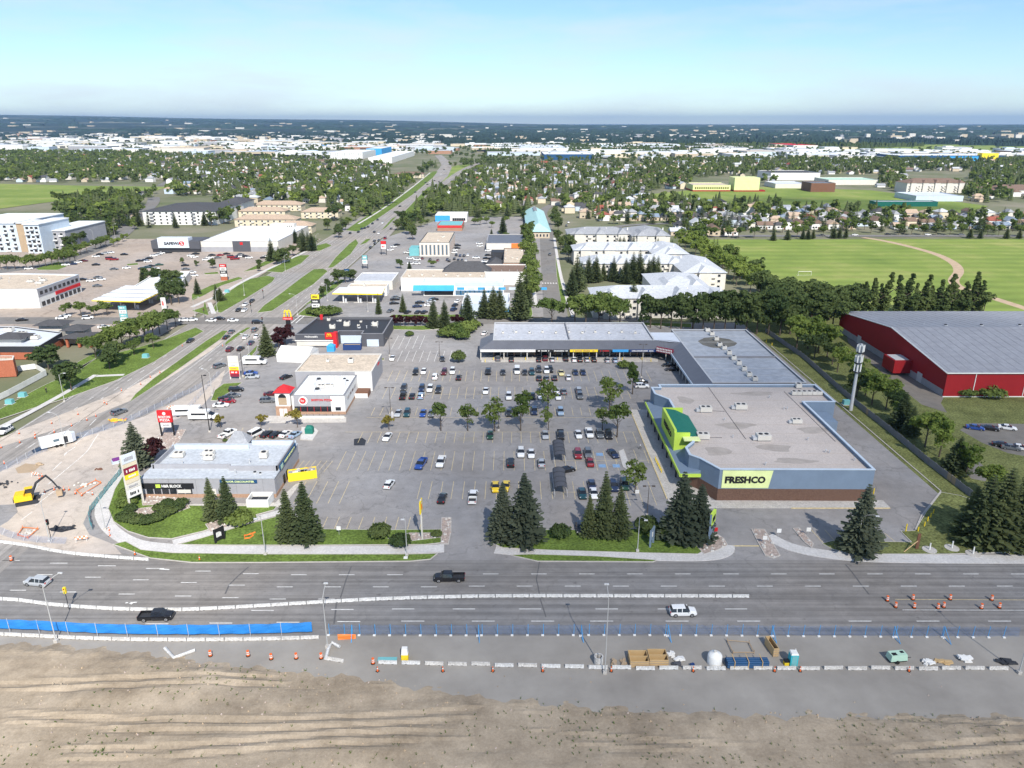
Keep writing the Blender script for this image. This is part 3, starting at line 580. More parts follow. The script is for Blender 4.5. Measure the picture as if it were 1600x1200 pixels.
# entrance awning along the west front (sloped blue roof, lime fascia)
b = MB(); b.add([(39.6, 156.2, 4.2), (44.9, 156.2, 5.3), (44.9, 203.5, 5.3), (39.6, 203.5, 4.2), (39.6, 156.2, 3.9), (44.9, 156.2, 3.9), (44.9, 203.5, 3.9), (39.6, 203.5, 3.9)], [(0, 1, 2, 3), (7, 6, 5, 4), (4, 5, 1, 0), (3, 2, 6, 7), (0, 3, 7, 4)])
b.build("awning_roof", "blue_stucco", sm)
part(sm, "awning_fascia", "lime", 39.35, 156.0, 3.6, 39.6, 203.7, 4.35); part(sm, "awning_fascia", "lime", 39.6, 155.8, 3.6, 44.4, 156.18, 4.35)
for i in range(9): part(sm, "awning_column", "charcoal", 40.0, 157 + i * 5.6, -.05, 40.35, 157.35 + i * 5.6, 3.9)
wins(sm, 'W', 160, 200, 44.5, .4, 9, 3.6, 2.4, "charcoal")
# lime entrance tower with the green metal roof falling back
E0, E1 = 169.5, 184.5
b = MB(); b.box(40.6, E0, 4.3, 41.2, E1, 9.8); b.box(40.6, E0 - .5, 3.6, 44.5, E0, 9.2); b.box(40.6, E1, 3.6, 46, E1 + .5, 9.8); b.build("entrance_wall", "lime", sm)
b = MB(); b.add([(41.2, E0, 9.75), (41.2, E1, 9.75), (47.6, E1, 7.6), (47.6, E0, 7.6), (44, E0, 9.3), (44, E1, 9.3), (41.2, E0, 7.3), (41.2, E1, 7.3), (47.6, E0, 7.3), (47.6, E1, 7.3)],
              [(0, 4, 5, 1), (4, 3, 2, 5), (6, 8, 3, 4, 0), (1, 5, 2, 9, 7), (3, 8, 9, 2)]); er = b.build("entrance_roof", "green_roof", sm)
for i in range(16):
    y = E0 + .4 + i * .94; b = MB(); b.add([(41.3, y, 9.80), (44, y, 9.35), (47.5, y, 7.66), (41.3, y + .07, 9.80), (44, y + .07, 9.35), (47.5, y + .07, 7.66), (41.3, y + .03, 9.88), (44, y + .03, 9.43), (47.5, y + .03, 7.74)], [(0, 1, 7, 6), (1, 2, 8, 7), (6, 7, 4, 3), (7, 8, 5, 4)]); b.build("roof_seam", "green_roof", er)
part(sm, "entrance_cap", "lime_sign", 42.6, 166.9, 7.9, 46.6, 169.0, 8.25)
lettering("FRESHCO", 9.5, "black", sm, (40.5, 177, 7.2), (math.pi / 2, 0, -math.pi / 2), height=1.5, bold=.03)
# ---------------------------------------------------------------- L-shaped strip mall
mall = thing("strip_mall", "L-shaped grey roofed strip mall with storefronts and dark metal canopy", "strip mall", (20, 270, 0))
flat_roofed(mall, rect(-7, 263, 53, 288.5), 6.2, "midgrey", "roof_membrane_light", .5, "steel", base=None)
flat_roofed(mall, rect(62.2, 215.5, 91.4, 278), 6.2, "midgrey", "roof_membrane", .5, "steel")
part(mall, "fire_wall", "midgrey", 21.2, 263.4, 5.7, 21.6, 288, 6.35)
def slope_roof(root, name, m, lo, hi, zl, zh, th=.25):
    b = MB(); n = len(lo)
    for i in range(n - 1):
        (ax, ay), (bx, by), (cx, cy_), (dx, dy_) = lo[i], lo[i + 1], hi[i + 1], hi[i]
        b.add([(ax, ay, zl), (bx, by, zl), (cx, cy_, zh), (dx, dy_, zh), (ax, ay, zl - th), (bx, by, zl - th), (cx, cy_, zl - th), (dx, dy_, zl - th)], [(0, 1, 2, 3), (5, 4, 7, 6), (0, 4, 5, 1), (1, 5, 6, 2), (3, 7, 4, 0)])
    return b.build(name, m, root)
can = slope_roof(mall, "canopy_roof", "roof_metal_grey", [(-12, 272), (-12, 258), (56.5, 258), (57.5, 255.5), (57.5, 214)], [(-7.1, 272), (-7.1, 263), (58, 263), (62.1, 260), (62.1, 214)], 4.1, 6.2)
for i in range(88):
    x = -11 + i * .77; b = MB(); b.add([(x, 258.05, 4.12), (x + .09, 258.05, 4.12), (x + .09, 262.9, 6.18), (x, 262.9, 6.18), (x, 258.05, 4.2), (x + .09, 258.05, 4.2), (x + .09, 262.9, 6.26), (x, 262.9, 6.26)], [(4, 5, 6, 7), (0, 1, 5, 4), (1, 2, 6, 5), (3, 0, 4, 7)])
    if x < -7 or x > 56: continue
    b.build("roof_seam", "roof_metal_grey", can)
b = MB(); b.sheet([(53, 263), (62.2, 260), (62.2, 274), (53, 274)], 6.1); b.build("corner_roof", "roof_metal_pale", mall)
# sign bands below the canopy
for x0, x1, m in ((-11.6, 8.6, "white"), (9, 14.6, "black"), (15, 21, "charcoal"), (21.2, 31.4, "yellow"), (31.8, 36.4, "charcoal"), (36.8, 42.6, "sky_blue"), (43, 53.0, "navy"), (53.2, 56.3, "sky_blue")):
    part(mall, "sign_band", m, x0, 257.75, 3.2, x1, 258.0, 4.08)
def strokes(root, m, x, y, z, w, h, pitch=.42, side='S'):
    """row of raised letter strokes for words too small to read in the photo"""
    for i in range(int(w / pitch)):
        if random.random() < .12: continue
        u = -w / 2 + i * pitch; hh = h * random.choice((.8, 1, 1))
        if side == 'S': part(root, "sign_letter", m, x + u, y - .07, z, x + u + pitch * .7, y, z + hh)
        else: part(root, "sign_letter", m, x, y + u, z, x + .07, y + u + pitch * .7, z + hh)
for x, w, m in ((11.8, 4.6, "white"), (18, 5.2, "white"), (26.3, 8, "terracotta"), (34, 3.4, "red"), (48, 8.4, "white")): strokes(mall, m, x, 257.75, 3.42, w, .44)
part(mall, "storefront", "glass_dark", -7, 262.7, .1, 53, 262.95, 3.3); part(mall, "storefront", "glass_dark", 61.9, 216, .1, 62.15, 262, 3.3)
for i in range(24): part(mall, "storefront_mullion", "offwhite" if i % 3 else "brick_light", -7 + i * 2.55, 262.5, .1, -6.7 + i * 2.55, 262.69, 3.3)
for i in range(9): part(mall, "canopy_post", "offwhite", -11.6 + i * 8.5, 258.2, .0, -11.3 + i * 8.5, 258.5, 3.9)
for i in range(9): part(mall, "canopy_post", "offwhite", 57.8, 218 + i * 4.6, .0, 58.1, 218.3 + i * 4.6, 3.9)
part(mall, "canopy_fascia", "pale_blue", 57.2, 214.5, 3.3, 57.48, 255, 4.05)
b = MB(); b.add([(52.6, 257.2, 3.5), (57.8, 253.2, 3.5), (57.8, 253.2, 5.4), (52.6, 257.2, 5.4), (53, 257.7, 3.5), (58.2, 253.7, 3.5), (58.2, 253.7, 5.4), (53, 257.7, 5.4)], [(0, 1, 2, 3), (7, 6, 5, 4), (3, 2, 6, 7), (1, 5, 6, 2), (4, 0, 3, 7)]); cs = b.build("corner_sign", "maroon", mall)
ang = math.atan2(-4, 5.2)
for row, (z, h) in enumerate(((4.6, .55), (3.8, .5))):
    for i in range(10):
        t = (i + .3) / 10.5; xx = 52.6 + 5.2 * t; yy = 257.2 - 4 * t; b = MB(); b.prism([(xx, yy), (xx + .3, yy - .23), (xx + .25, yy - .3), (xx - .05, yy - .07)], z, z + h); b.build("sign_letter", "white", cs)
for i in range(11): hvac(mall, -3.5 + i * 5.1, 274 + (i % 2), 5.7, .62, 1)
for i in range(26): hvac(mall, random.uniform(-6, 52), random.uniform(265, 287), 5.7, random.uniform(.5, .9), 2)
for i, (x, y) in enumerate(((1105, 518), (1112, 524), (1119, 532), (1124, 541), (1131, 546), (1139, 554), (1146, 562), (1154, 570), (1162, 579), (1170, 588), (1179, 595))): hvac(mall, *P(x, y, 5.7), 5.7, 1.15, 1)
b = MB(); b.sheet(PP([(1090, 533), (1100, 528), (1115, 526), (1140, 530), (1152, 536), (1148, 540), (1130, 544), (1112, 543), (1098, 539)], 5.71), 5.712); b.build("roof_puddle", "stain", mall)
for y in (224, 231, 242.5, 252, 262, 270): part(mall, "roof_seam", "steel" if y != 242.5 else "midgrey", 62.7, y, 5.6, 91, y + (.12 if y != 242.5 else .35), 5.76 if y != 242.5 else 6.3)
part(mall, "back_wall", "offwhite", 53.1, 275, -.05, 62.1, 275.3, 3)
# ---------------------------------------------------------------- grey corner building with tax office and liquor store
tx = thing("corner_shop_building", "low grey panelled building with pale flat roof behind the corner lawn", "building", (-70, 162, 0))
HX0, HX1, HY0, HY1 = -85.6, -54.8, 152.6, 172
part(tx, "wall", "grey", HX0, HY0, .9, HX1, HY1, 4.9); part(tx, "brick_base", "brick_light", HX0 - .05, HY0 - .05, -.05, HX1 + .05, HY1 + .05, .9)
part(tx, "roof", "roof_pale", HX0 - .15, HY0 - .15, 4.9, HX1 + .15, HY1 + .15, 5.06)
def para(root, pts, z0, z1, m, th=.3):
    for i, ((ax, ay), (bx, by)) in enumerate(zip(pts[:-1], pts[1:])):
        d = Vector((bx - ax, by - ay)).normalized(); n_ = Vector((-d.y, d.x)) * th
        b = MB(); b.prism([(ax, ay), (bx, by), (bx + n_.x, by + n_.y), (ax + n_.x, ay + n_.y)], z0, z1); b.build("parapet", m, root)
para(tx, [(HX0 + .4, 157.4), (-66.5, 157.4)], 5.06, 6.2, "grey"); para(tx, [(-66.5, 156.2), (HX1 - .3, 156.2)], 5.06, 6.3, "grey")
para(tx, [(HX1 - .3, 156.2), (HX1 - .3, 171.5)], 5.06, 6.3, "grey"); para(tx, [(-66, 171), (HX1, 171)], 5.06, 6.2, "pale_blue"); para(tx, [(HX0 + .4, 168.6), (-66, 168.6)], 5.06, 6.1, "pale_blue"); para(tx, [(HX0 + .7, 168.6), (HX0 + .7, 157.4)], 5.06, 6.1, "grey")
b = MB(); hip_roof(b, -73, 172.2, -67.5, 176, 5.0, 2.6, .2); b.build("entry_pyramid_roof", "shingle_grey", tx); part(tx, "entry_wall", "grey", -72.8, 172.02, -.05, -67.7, 175.8, 4.98)
for i in range(9): part(tx, "panel_joint", "midgrey", HX0 + 3.2 + i * 3.1, HY0 - .03, .95, HX0 + 3.26 + i * 3.1, HY0, 4.85)
sb = part(tx, "sign_band", "black", HX0 - .1, HY0 - .22, 2.4, -73.6, HY0 - .03, 3.7)
part(sb, "sign_logo", "lime", -82.3, HY0 - .30, 2.65, -81.2, HY0 - .225, 3.5); lettering("H&R BLOCK", 4.6, "white", sb, (-78.6, HY0 - .28, 3.08), height=.72, bold=.03)
wins(tx, 'S', -84.8, -74, HY0, .95, 6, 1.5, 1.35, "charcoal"); part(tx, "door", "offwhite", -69.6, HY0 - .08, 0, -68.6, HY0 - .02, 2.2); part(tx, "window_film", "offwhite", -77.5, HY0 - .16, 1.2, -74.4, HY0 - .12, 2.1)
sb = part(tx, "sign_band", "dark_blue", -67.4, HY0 - .2, 3.75, -58.8, HY0 - .03, 4.6); lettering("LIQUOR DISCOUNTER", 7.4, "lime_sign", sb, (-63.1, HY0 - .26, 4.17), height=.55, bold=.02)
sb = part(tx, "sign_band", "dark_blue", HX1 + .03, 156.6, 4.9, HX1 + .25, 170, 6.15); lettering("LIQUOR DISCOUNTER", 8.6, "pale_green", sb, (HX1 + .3, 164.4, 5.5), (math.pi / 2, 0, math.pi / 2), height=.7); part(sb, "sign_logo", "mint", HX1 + .26, 157.2, 5.0, HX1 + .32, 158.9, 6.0)
wins(tx, 'E', 158, 163, HX1, .3, 2, 1.4, 2.3, "charcoal")
for x, y, k, s in ((-81.5, 164, 0, .8), (-74.5, 165, 0, .8), (-73.5, 162.5, 0, .7), (-60.5, 163.5, 1, 1.3), (-63, 160.3, 2, 1), (-64.5, 154.8, 2, .9), (-60, 155, 3, .6), (-58.6, 154.6, 3, .5), (-79, 160, 2, .7)): hvac(tx, x, y, 5.06, s, k)
en = thing("bin_enclosure", "white walled bin enclosure at the end of the grey corner building", "enclosure", (-57, 149.5, 0))
b = MB(); b.ring(rect(-60, 147.6, -55, 151.6), rect(-59.7, 147.9, -55.3, 151.3), -.05, 2.0); b.build("wall", "white", en); part(en, "bin", "charcoal", -59.3, 148.2, .1, -55.7, 150.2, 1.5)
# ---------------------------------------------------------------- pizza restaurant and the shop behind it
x0, y0, x1, y1 = RR(455, 538, 618, 586, 6.0)
pz = thing("pizza_restaurant", "white restaurant with grey front and red roofed entrance tower", "restaurant", ((x0 + x1) / 2, y0 + 8, 0))
flat_roofed(pz, rect(x0, y0, x1, y1), 6, "white", "roof_white", .35, "midgrey", base="brick_light", base_h=.9)
part(pz, "front_panel", "grey", x0 + .6, y0 - .16, 2.6, x1 - 4.2, y0 - .01, 6.12); part(pz, "front_window", "glass_dark", x0 + .6, y0 - .12, .95, x1 - 4.2, y0 - .01, 2.55)
for i in range(5): part(pz, "window_mullion", "red", x0 + 2.4 + i * 2.0, y0 - .18, .95, x0 + 2.5 + i * 2.0, y0 - .122, 2.55)
wins(pz, 'S', x1 - 3.4, x1 - .8, y0, 1.2, 1, 1.7, 1.2, "grey"); wins(pz, 'E', y0 + 3, y1 - 3, x1, 3.4, 4, 2.6, .9, "grey")
b = MB(); b.tube([(x0 + 3.4, y0 - .17, 4.4), (x0 + 3.4, y0 - .30, 4.4)], 1.35, 24); lg = b.build("sign_disc", "white", pz); b = MB(); b.tube([(x0 + 3.3, y0 - .30, 4.45), (x0 + 3.3, y0 - .34, 4.45)], .95, 20); b.build("sign_disc_centre", "red", lg)
lettering("bp", 1.0, "white", lg, (x0 + 3.3, y0 - .36, 4.45)); lettering("BOSTON PIZZA", 6.2, "red", pz, (x0 + 9.0, y0 - .24, 4.65), height=.7, bold=.03)
TX = x0 - 4.6
b = MB(); b.box(TX, y0 - .8, 2.9, x0 - .3, y0 + 3.6, 7.2); b.build("tower_wall", "white", pz); b = MB(); b.box(TX - .1, y0 - 1.0, -.05, x0 - .3, y0 + 3.6, 2.9); b.build("tower_base", "brick_light", pz)
b = MB(); hip_roof(b, TX, y0 - .8, x0 - .3, y0 + 3.6, 7.2, 1.9, .5); b.build("tower_roof", "red", pz)
cx = (TX + x0 - .3) / 2
b = MB(); b.prism([(cx - 1.2 + 0, 0)] and [(cx - 1.2, y0 - .95), (cx + 1.2, y0 - .95), (cx + 1.2, y0 - .81), (cx - 1.2, y0 - .81)], 3.4, 5.6); o = b.build("arched_window", "tan", pz)
b = MB(); b.add([(cx + 1.2 * math.cos(t * math.pi / 8), y0 - .95, 5.6 + 1.2 * math.sin(t * math.pi / 8)) for t in range(9)], [tuple(range(9))]); b.build("arch_pane", "glass_dark", o)
for i in range(2): part(pz, "door", "white", cx - 1.1 + i * 1.2, y0 - 1.12, 0, cx - .1 + i * 1.2, y0 - 1.02, 2.2)
for x, y, k, s in ((.3, .75, 3, 1.2), (.45, .4, 0, .7), (.52, .45, 0, .6), (.62, .45, 0, .6), (.42, .25, 3, 1.3), (.8, .8, 3, .8), (.88, .7, 3, .8), (.7, .85, 2, 1), (.6, .8, 2, 1), (.3, .5, 2, 1), (.9, .5, 2, 1)): hvac(pz, x0 + (x1 - x0) * x, y0 + (y1 - y0) * y, 5.65, s, k)
part(pz, "patio_wall", "offwhite", x0 + 1, y0 - 3.4, -.05, x1 + .3, y0 - 3.1, .8)
for i in range(8): part(pz, "patio_rail_post", "charcoal", x0 + 1.2 + i * 1.9, y0 - 3.3, .8, x0 + 1.28 + i * 1.9, y0 - 3.22, 1.5)
sh, a0, c0, a1, c1 = block("shop_building", "beige gravel roofed shop joined to the back of the pizza restaurant", 461, 581, 580.5, 553, 6.6, "grey", "roof_beige", par=.3, cop="offwhite")
part(sh, "loading_wall", "white", a1 - 5.5, c0 - .12, 0, a1 - .2, c0 - .01, 6.4); hvac(sh, a0 + 8, c0 + 11, 6.3, .8, 1); hvac(sh, a0 + 16, c0 + 10, 6.3, 1.3, 1); strokes(sh, "red", a1 + .01, c0 + 12, 5.2, 3.5, .7, .5, "E")
part(sh, "stair", "brown", a1 - 5, c0 - 6, -.05, a1 - .4, c0 - 1.8, 1.6); part(sh, "stair_wall", "white", a1 - 4.8, c0 - 6.6, -.05, a1 - .6, c0 - 6.1, 1.3)
# ---------------------------------------------------------------- burger restaurant
x0, y0, x1, y1 = RR(461, 592, 524, 498, 4.8)
mc = thing("burger_restaurant", "charcoal flat roofed burger restaurant with red sign fin", "restaurant", ((x0 + x1) / 2, y0 + 10, 0))
flat_roofed(mc, [(x0, y0), (x0 + 16, y0), (x0 + 16, y0 + 5), (x1 - 7, y0 + 5), (x1 - 7, y0 + 1), (x1 + 1.5, y0 + 1), (x1 + 1.5, y1), (x0 + 2, y1)], 5.2, "darkgrey", "charcoal", .7, "midgrey")
part(mc, "window_band", "offwhite", x0 + .3, y0 - .06, .6, x0 + 15.7, y0 - .005, 2.5); part(mc, "front_trim", "white", x0 - .2, y0 - .4, 2.6, x0 + 15, y0 - .05, 2.9)
part(mc, "back_bay", "pale_blue", x0 + 16.4, y0 + 4.9, .1, x1 - 7.4, y0 + 4.99, 3.4); part(mc, "back_bay", "pale_blue", x1 - 5, y0 + .9, .1, x1 - .4, y0 + .99, 2.9)
fin = part(mc, "sign_fin", "red", x0 + 14.8, y0 - 1.1, -.05, x0 + 16.2, y0 + 1.6, 6.0); part(mc, "sign_fin", "red", x0 + 3.5, y1 - .5, 4, x0 + 4.6, y1 + .4, 6.6)
part(fin, "sign_face", "red", x0 + 11.6, y0 - .3, 3.3, x0 + 14.78, y0 - .06, 6.0)
def arches(root, cx, y, z, w, h, m, th=.12, r=.12):
    b = MB()
    for s in (-1, 1):
        b.tube([(cx + s * (w / 4) + w / 4 * math.cos(t * math.pi / 10), y, z + h * math.sin(t * math.pi / 10)) for t in range(11)], r, 6)
    return b.build("arch_emblem", m, root)
arches(fin, x0 + 13.2, y0 - .42, 4.3, 1.6, 1.3, "yellow", r=.14); lettering("McDonald's", 5.0, "white", mc, (x0 + 6.2, y0 - .1, 4.3), height=.7, bold=.03)
for i in range(16): hvac(mc, x0 + 6 + (x1 - x0 - 8) * random.random(), y0 + 9 + (y1 - y0 - 11) * random.random(), 4.5, random.uniform(.6, 1), random.choice((1, 1, 2, 3)))
hvac(mc, x0 + 17, y0 + 15, 4.5, 1.6, 1); hvac(mc, x1 - 4, y0 + 15, 4.5, 1.5, 1); hvac(mc, x0 + 12, y0 + 11, 4.5, 1.4, 1)
# ---------------------------------------------------------------- red arena
ar = thing("arena_building", "long red metal arena with grey gable roof beside the sports field", "arena", (190, 258, 0))
AX0, AX1, AY0, AY1, AZ, AR = 137, 275, 219.3, 299, 8.0, 12.6; ym = 256.5
b = MB(); b.add([(AX0, AY0, 2.2), (AX1, AY0, 2.2), (AX1, AY0, AZ), (AX0, AY0, AZ), (AX0, AY1, 2.2), (AX0, AY1, AZ), (AX1, AY1, 2.2), (AX1, AY1, AZ), (AX0, ym, AR), (AX1, ym, AR)], [(0, 1, 2, 3), (4, 0, 3, 8, 5), (6, 4, 5, 7), (1, 6, 7, 9, 2)]); b.build("wall", "barn_red", ar)
part(ar, "wall_base", "blue_stucco" if False else "grey", AX0 - .08, AY0 + .5, -.05, AX1, AY1, 2.2); part(ar, "front_wall_lower", "barn_red", AX0 - .02, AY0 - .02, .3, AX1, AY0 + .5, 2.2); part(ar, "footing", "white", AX0 - .1, AY0 - .1, -.05, AX1, AY0 + .4, .3)
for s, (ya, za) in enumerate(((AY0 - .4, AZ), (AY1 + .4, AZ))):
    b = MB(); b.add([(AX0 - .4, ya, za), (AX1, ya, za), (AX1, ym, AR + .05), (AX0 - .4, ym, AR + .05), (AX0 - .4, ya, za + .25), (AX1, ya, za + .25), (AX1, ym, AR + .3), (AX0 - .4, ym, AR + .3)], [(4, 5, 6, 7), (0, 1, 5, 4), (1, 0, 3, 2), (3, 0, 4, 7)]); rf = b.build("roof", "roof_arena", ar)
    for i in range(44):
        x = AX0 + 1.5 + i * 3.1; b = MB(); b.add([(x, ya, za + .26), (x + .14, ya, za + .26), (x + .14, ym, AR + .31), (x, ym, AR + .31), (x, ya, za + .31), (x + .14, ya, za + .31), (x + .14, ym, AR + .36), (x, ym, AR + .36)], [(4, 5, 6, 7), (0, 1, 5, 4), (1, 2, 6, 5), (3, 0, 4, 7)]); b.build("roof_seam", "roof_arena", rf)
b = MB(); b.tube([(AX0 - .45, AY0 - .3, AZ + .2), (AX0 - .45, ym, AR + .25), (AX0 - .45, AY1 + .3, AZ + .2)], .22, 5); b.build("verge_trim", "white", ar); part(ar, "eave_trim", "white", AX0 - .4, AY0 - .55, AZ - .05, AX1, AY0 - .41, AZ + .3)
for x in (146, 162, 178): part(ar, "downpipe", "white", x, AY0 - .2, .3, x + .2, AY0 - .03, AZ - .05)
for x in (158, 171, 185, 200, 215): hvac(ar, x, ym + 3.5, AR - .2, .9, 3)
hvac(ar, 214, ym - 2, AR - .1, 1.2, 0); hvac(ar, 151.5, ym + 6, AR - .5, .7, 2)
dv = part(ar, "loading_dock", "barn_red", AX0 - 6, 240, 1.0, AX0 - .05, 248, 5.4); part(dv, "dock_roof", "steel", AX0 - 5.4, 241, 5.4, AX0 - .6, 247, 5.6)
part(ar, "door", "steel", AX0 - .15, 232.5, 0, AX0 - .05, 235.5, 3.2); part(ar, "door", "steel", AX0 - .15, 278, 0, AX0 - .05, 281, 3.2)
# ---------------------------------------------------------------- plaza behind the cross street
def simple(name, label, args, wall, roof, cat="building", win=None, **k):
    root, x0, y0, x1, y1 = block(name, label, *args, wall, roof, cat, **k)
    h = args[4]
    if win:
        n, z, w, wh, fr = win; wins(root, 'S', x0 + .5, x1 - .5, y0, z, n, w, wh, fr)
    return root, x0, y0, x1, y1
r, x0, y0, x1, y1 = simple("store_building", "store with white walls, beige roof and dark entrance gable in plaza", (626, 758, 434, 421, 7), "white", "roof_beige", par=.3, cop="offwhite")
b = MB(); hip_roof(b, x0 + 20, y1 - 6, x0 + 46, y1 + 6, 6.6, 5.0, .3); b.build("entrance_gable", "shingle_dark", r)
for i in range(7): hvac(r, x0 + 4 + i * 6.3, y0 + 4 + 3 * (i % 2), 6.7, .8, 1)
r, x0, y0, x1, y1 = simple("blue_front_building", "long building with pale blue upper band and bright blue awning", (661, 787, 440, 435, 7.2), "white", "roof_white", cop="pale_blue", par=.4)
part(r, "blue_band", "pale_blue", x0 + 16, y0 - .1, 4.8, x1 - .3, y0 - .01, 6.9)
aw = slope_roof(r, "awning", "sky_blue", [(x0 - 5, y0 - 2.4), (x0 + 15.5, y0 - 2.4)], [(x0 - 5, y0 - .02), (x0 + 15.5, y0 - .02)], 3.2, 5.4)
for i in range(9): part(r, "blue_panel", "sky_blue" if i % 2 == 0 else "pale_blue", x0 + 17 + i * 5.2, y0 - .09, 3.0, x0 + 20.6 + i * 5.2, y0 - .012, 4.3)
wins(r, 'S', x0 + 16.5, x1 - .8, y0, .4, 10, 3.0, 2.3, "sky_blue", "glass_blue"); part(r, "storefront", "glass_dark", x0 + .5, y0 - .05, .3, x0 + 15, y0 - .005, 3.0)
r, x0, y0, x1, y1 = simple("pale_blue_shop", "pale blue shop half hidden behind three spruces", (722, 796, 474, 458, 6.5), "pale_blue", "roof_metal_pale", cop="white"); wins(r, 'S', x0 + 1, x1 - 1, y0, 1.0, 6, 2.2, 2.0, "white"); part(r, "awning", "sky_blue", x1 - 8, y0 - 1.2, 2.8, x1 - .4, y0 - .02, 3.6)
r, x0, y0, x1, y1 = simple("shop_building", "windowless white walled shop beside the green tree row", (757, 823, 425, 413, 7), "white", "shingle_brown", par=.4, cop="white")
for i in range(6): hvac(r, x0 + 5 + i * 4.2, y0 + 5, 6.6, .6, 2)
r, x0, y0, x1, y1 = simple("shop_building", "brown gravel roofed shop with black corner entrance", (786, 821, 411, 388, 6.5), "brick_light", "roof_beige", par=.4, cop="charcoal"); b = MB(); hip_roof(b, x0 - 9, y0 + 1, x0, y0 + 15, 5, 3.4, .4); b.build("entrance_roof", "shingle_dark", r); part(r, "entrance_wall", "charcoal", x0 - 8.8, y0 + 1.2, -.05, x0 - .02, y0 + 14.8, 5)
part(r, "entrance_block", "charcoal", x0 - 8, y1 - 12, -.05, x0 - .02, y1 - 2, 6)
for i in range(14): hvac(r, random.uniform(x0 + 1, x1 - 1), random.uniform(y0 + 1, y1 - 1), 6.1, .7, random.choice((1, 2, 2)))
r, x0, y0, x1, y1 = simple("shop_building", "slate roofed shop with small white gable and orange corner", (760, 820, 380, 366, 5.5), "offwhite", "roof_metal_grey", par=.3, cop="grey"); part(r, "orange_corner", "orange", x1 - 9, y0 - .6, -.05, x1 - .3, y0 - .02, 5.4); b = MB(); hip_roof(b, x0 + 24, y0 - 3, x0 + 32, y0 + 3, 4.2, 2.4, .2, hip=False, along='y'); b.build("gable", "white", r)
r, x0, y0, x1, y1 = simple("office_building", "tall beige office block with flat tan roof in plaza lot", (655, 702, 379, 363, 9), "offwhite", "roof_beige", par=.4, cop="charcoal"); wins(r, 'S', x0 + .5, x1 - .5, y0, 1, 7, 1.2, 6.5, "brick_light", "glass_blue"); wins(r, 'E', y0 + 1, y1 - 1, x1, 1, 6, 1.2, 6.5, "brick_light", "glass_blue")
for i in range(5): hvac(r, random.uniform(x0 + 2, x1 - 2), random.uniform(y0 + 2, y1 - 2), 8.6, .9, 1)
part(r, "annex", "teal", x0 - 7, y0 + 2, -.05, x0 - .05, y0 + 14, 5)
r, x0, y0, x1, y1 = simple("diner", "low diner with teal roof and curved red front", (683, 722, 352, 345, 4.5), "terracotta", "teal", par=.2, cop="red"); part(r, "red_band", "red", x0 + .2, y0 - .2, 2.6, x1 - .2, y0 - .02, 4.0)
r, x0, y0, x1, y1 = simple("shop_building", "white shop with bright blue end wall beside the highway trees", (680, 729, 336, 331, 6), "white", "roof_white", par=.3, cop="white"); part(r, "blue_end", "sky_blue", x0 - .1, y0 - .12, .3, x0 + 13, y0 - .01, 5.6); wins(r, 'S', x0 + 15, x1 - 1, y0, 1, 6, 2, 2.5, "white")
x0, y0, x1, y1 = RR(824, 860, 362, 330, 5)
r = thing("teal_roofed_hall", "tan hall with long teal metal hip roof", "hall", ((x0 + x1) / 2, (y0 + y1) / 2, 0)); part(r, "wall", "beige", x0 + .5, y0 + .5, -.05, x1 - .5, y1 - .5, 5); b = MB(); hip_roof(b, x0, y0, x1, y1, 5, 5.5, .6); b.build("roof", "aqua_roof", r); part(r, "skylight", "midgrey", (x0 + x1) / 2 - 1.5, y1 - 45, 10.2, (x0 + x1) / 2 + 1.5, y1 - 15, 10.8); wins(r, 'S', x0 + 1, x1 - 1, y0 + .5, 1, 6, 1.4, 2.2, "white")
# gas bar with yellow canopy
r, x0, y0, x1, y1 = simple("gas_bar_shop", "white gas bar shop with red stripe behind yellow canopy", (543, 604, 448, 443, 4.6), "white", "roof_beige", par=.3, cop="white"); part(r, "red_stripe", "red", x0 + 2, y0 - .1, 3.4, x0 + 13, y0 - .01, 4.2); part(r, "red_stripe", "red", x0 + 16, y0 - .1, 3.4, x1 - 1, y0 - .01, 4.2); hvac(r, x0 + 8, y0 + 3, 4.3, .9, 1)
simple("service_shop", "grey membrane roofed service shop beside highway verge", (553, 613, 439, 426, 4.6), "offwhite", "roof_membrane_light", par=.3, cop="white")
def canopy(name, label, px, z, th, m_edge, m_top, cols, grp=None, pumps=True):
    poly = PP(px, z); c = np.mean(poly, axis=0); r = thing(name, label, "canopy", (c[0], c[1], 0), group=grp)
    b = MB(); b.prism(poly, z - th, z); b.build("fascia", m_edge, r); b = MB(); b.prism(offset(poly, -.06), z, z + .03); b.build("deck", m_top, r); b = MB(); b.add([(x, y, z - th) for x, y in ccw(poly)][::-1], [tuple(range(len(poly)))]); b.build("soffit", "offwhite", r)
    for x, y in cols:
        X, Y = P(x, y); part(r, "column", "white", X - .25, Y - .25, 0, X + .25, Y + .25, z - th)
        if pumps: part(r, "pump_island", "concrete", X - 2.2, Y - .5, 0, X + 2.2, Y + .5, .18); part(r, "fuel_pump", "steel", X + .7, Y - .35, .18, X + 1.6, Y + .35, 2.0)
    return r
canopy("gas_canopy", "yellow edged gas bar canopy near the cross street", [(519, 458), (597, 459), (602, 449), (530, 449)], 5, .6, "yellow", "roof_white", [(537, 473), (560, 473), (583, 473)])
canopy("gas_canopy", "yellow edged white gas station canopy behind roadside trees", [(143, 469), (219, 471), (268, 448), (196, 446)], 5.5, .5, "yellow", "roof_white", [(190, 482), (212, 483), (234, 474), (250, 468)])
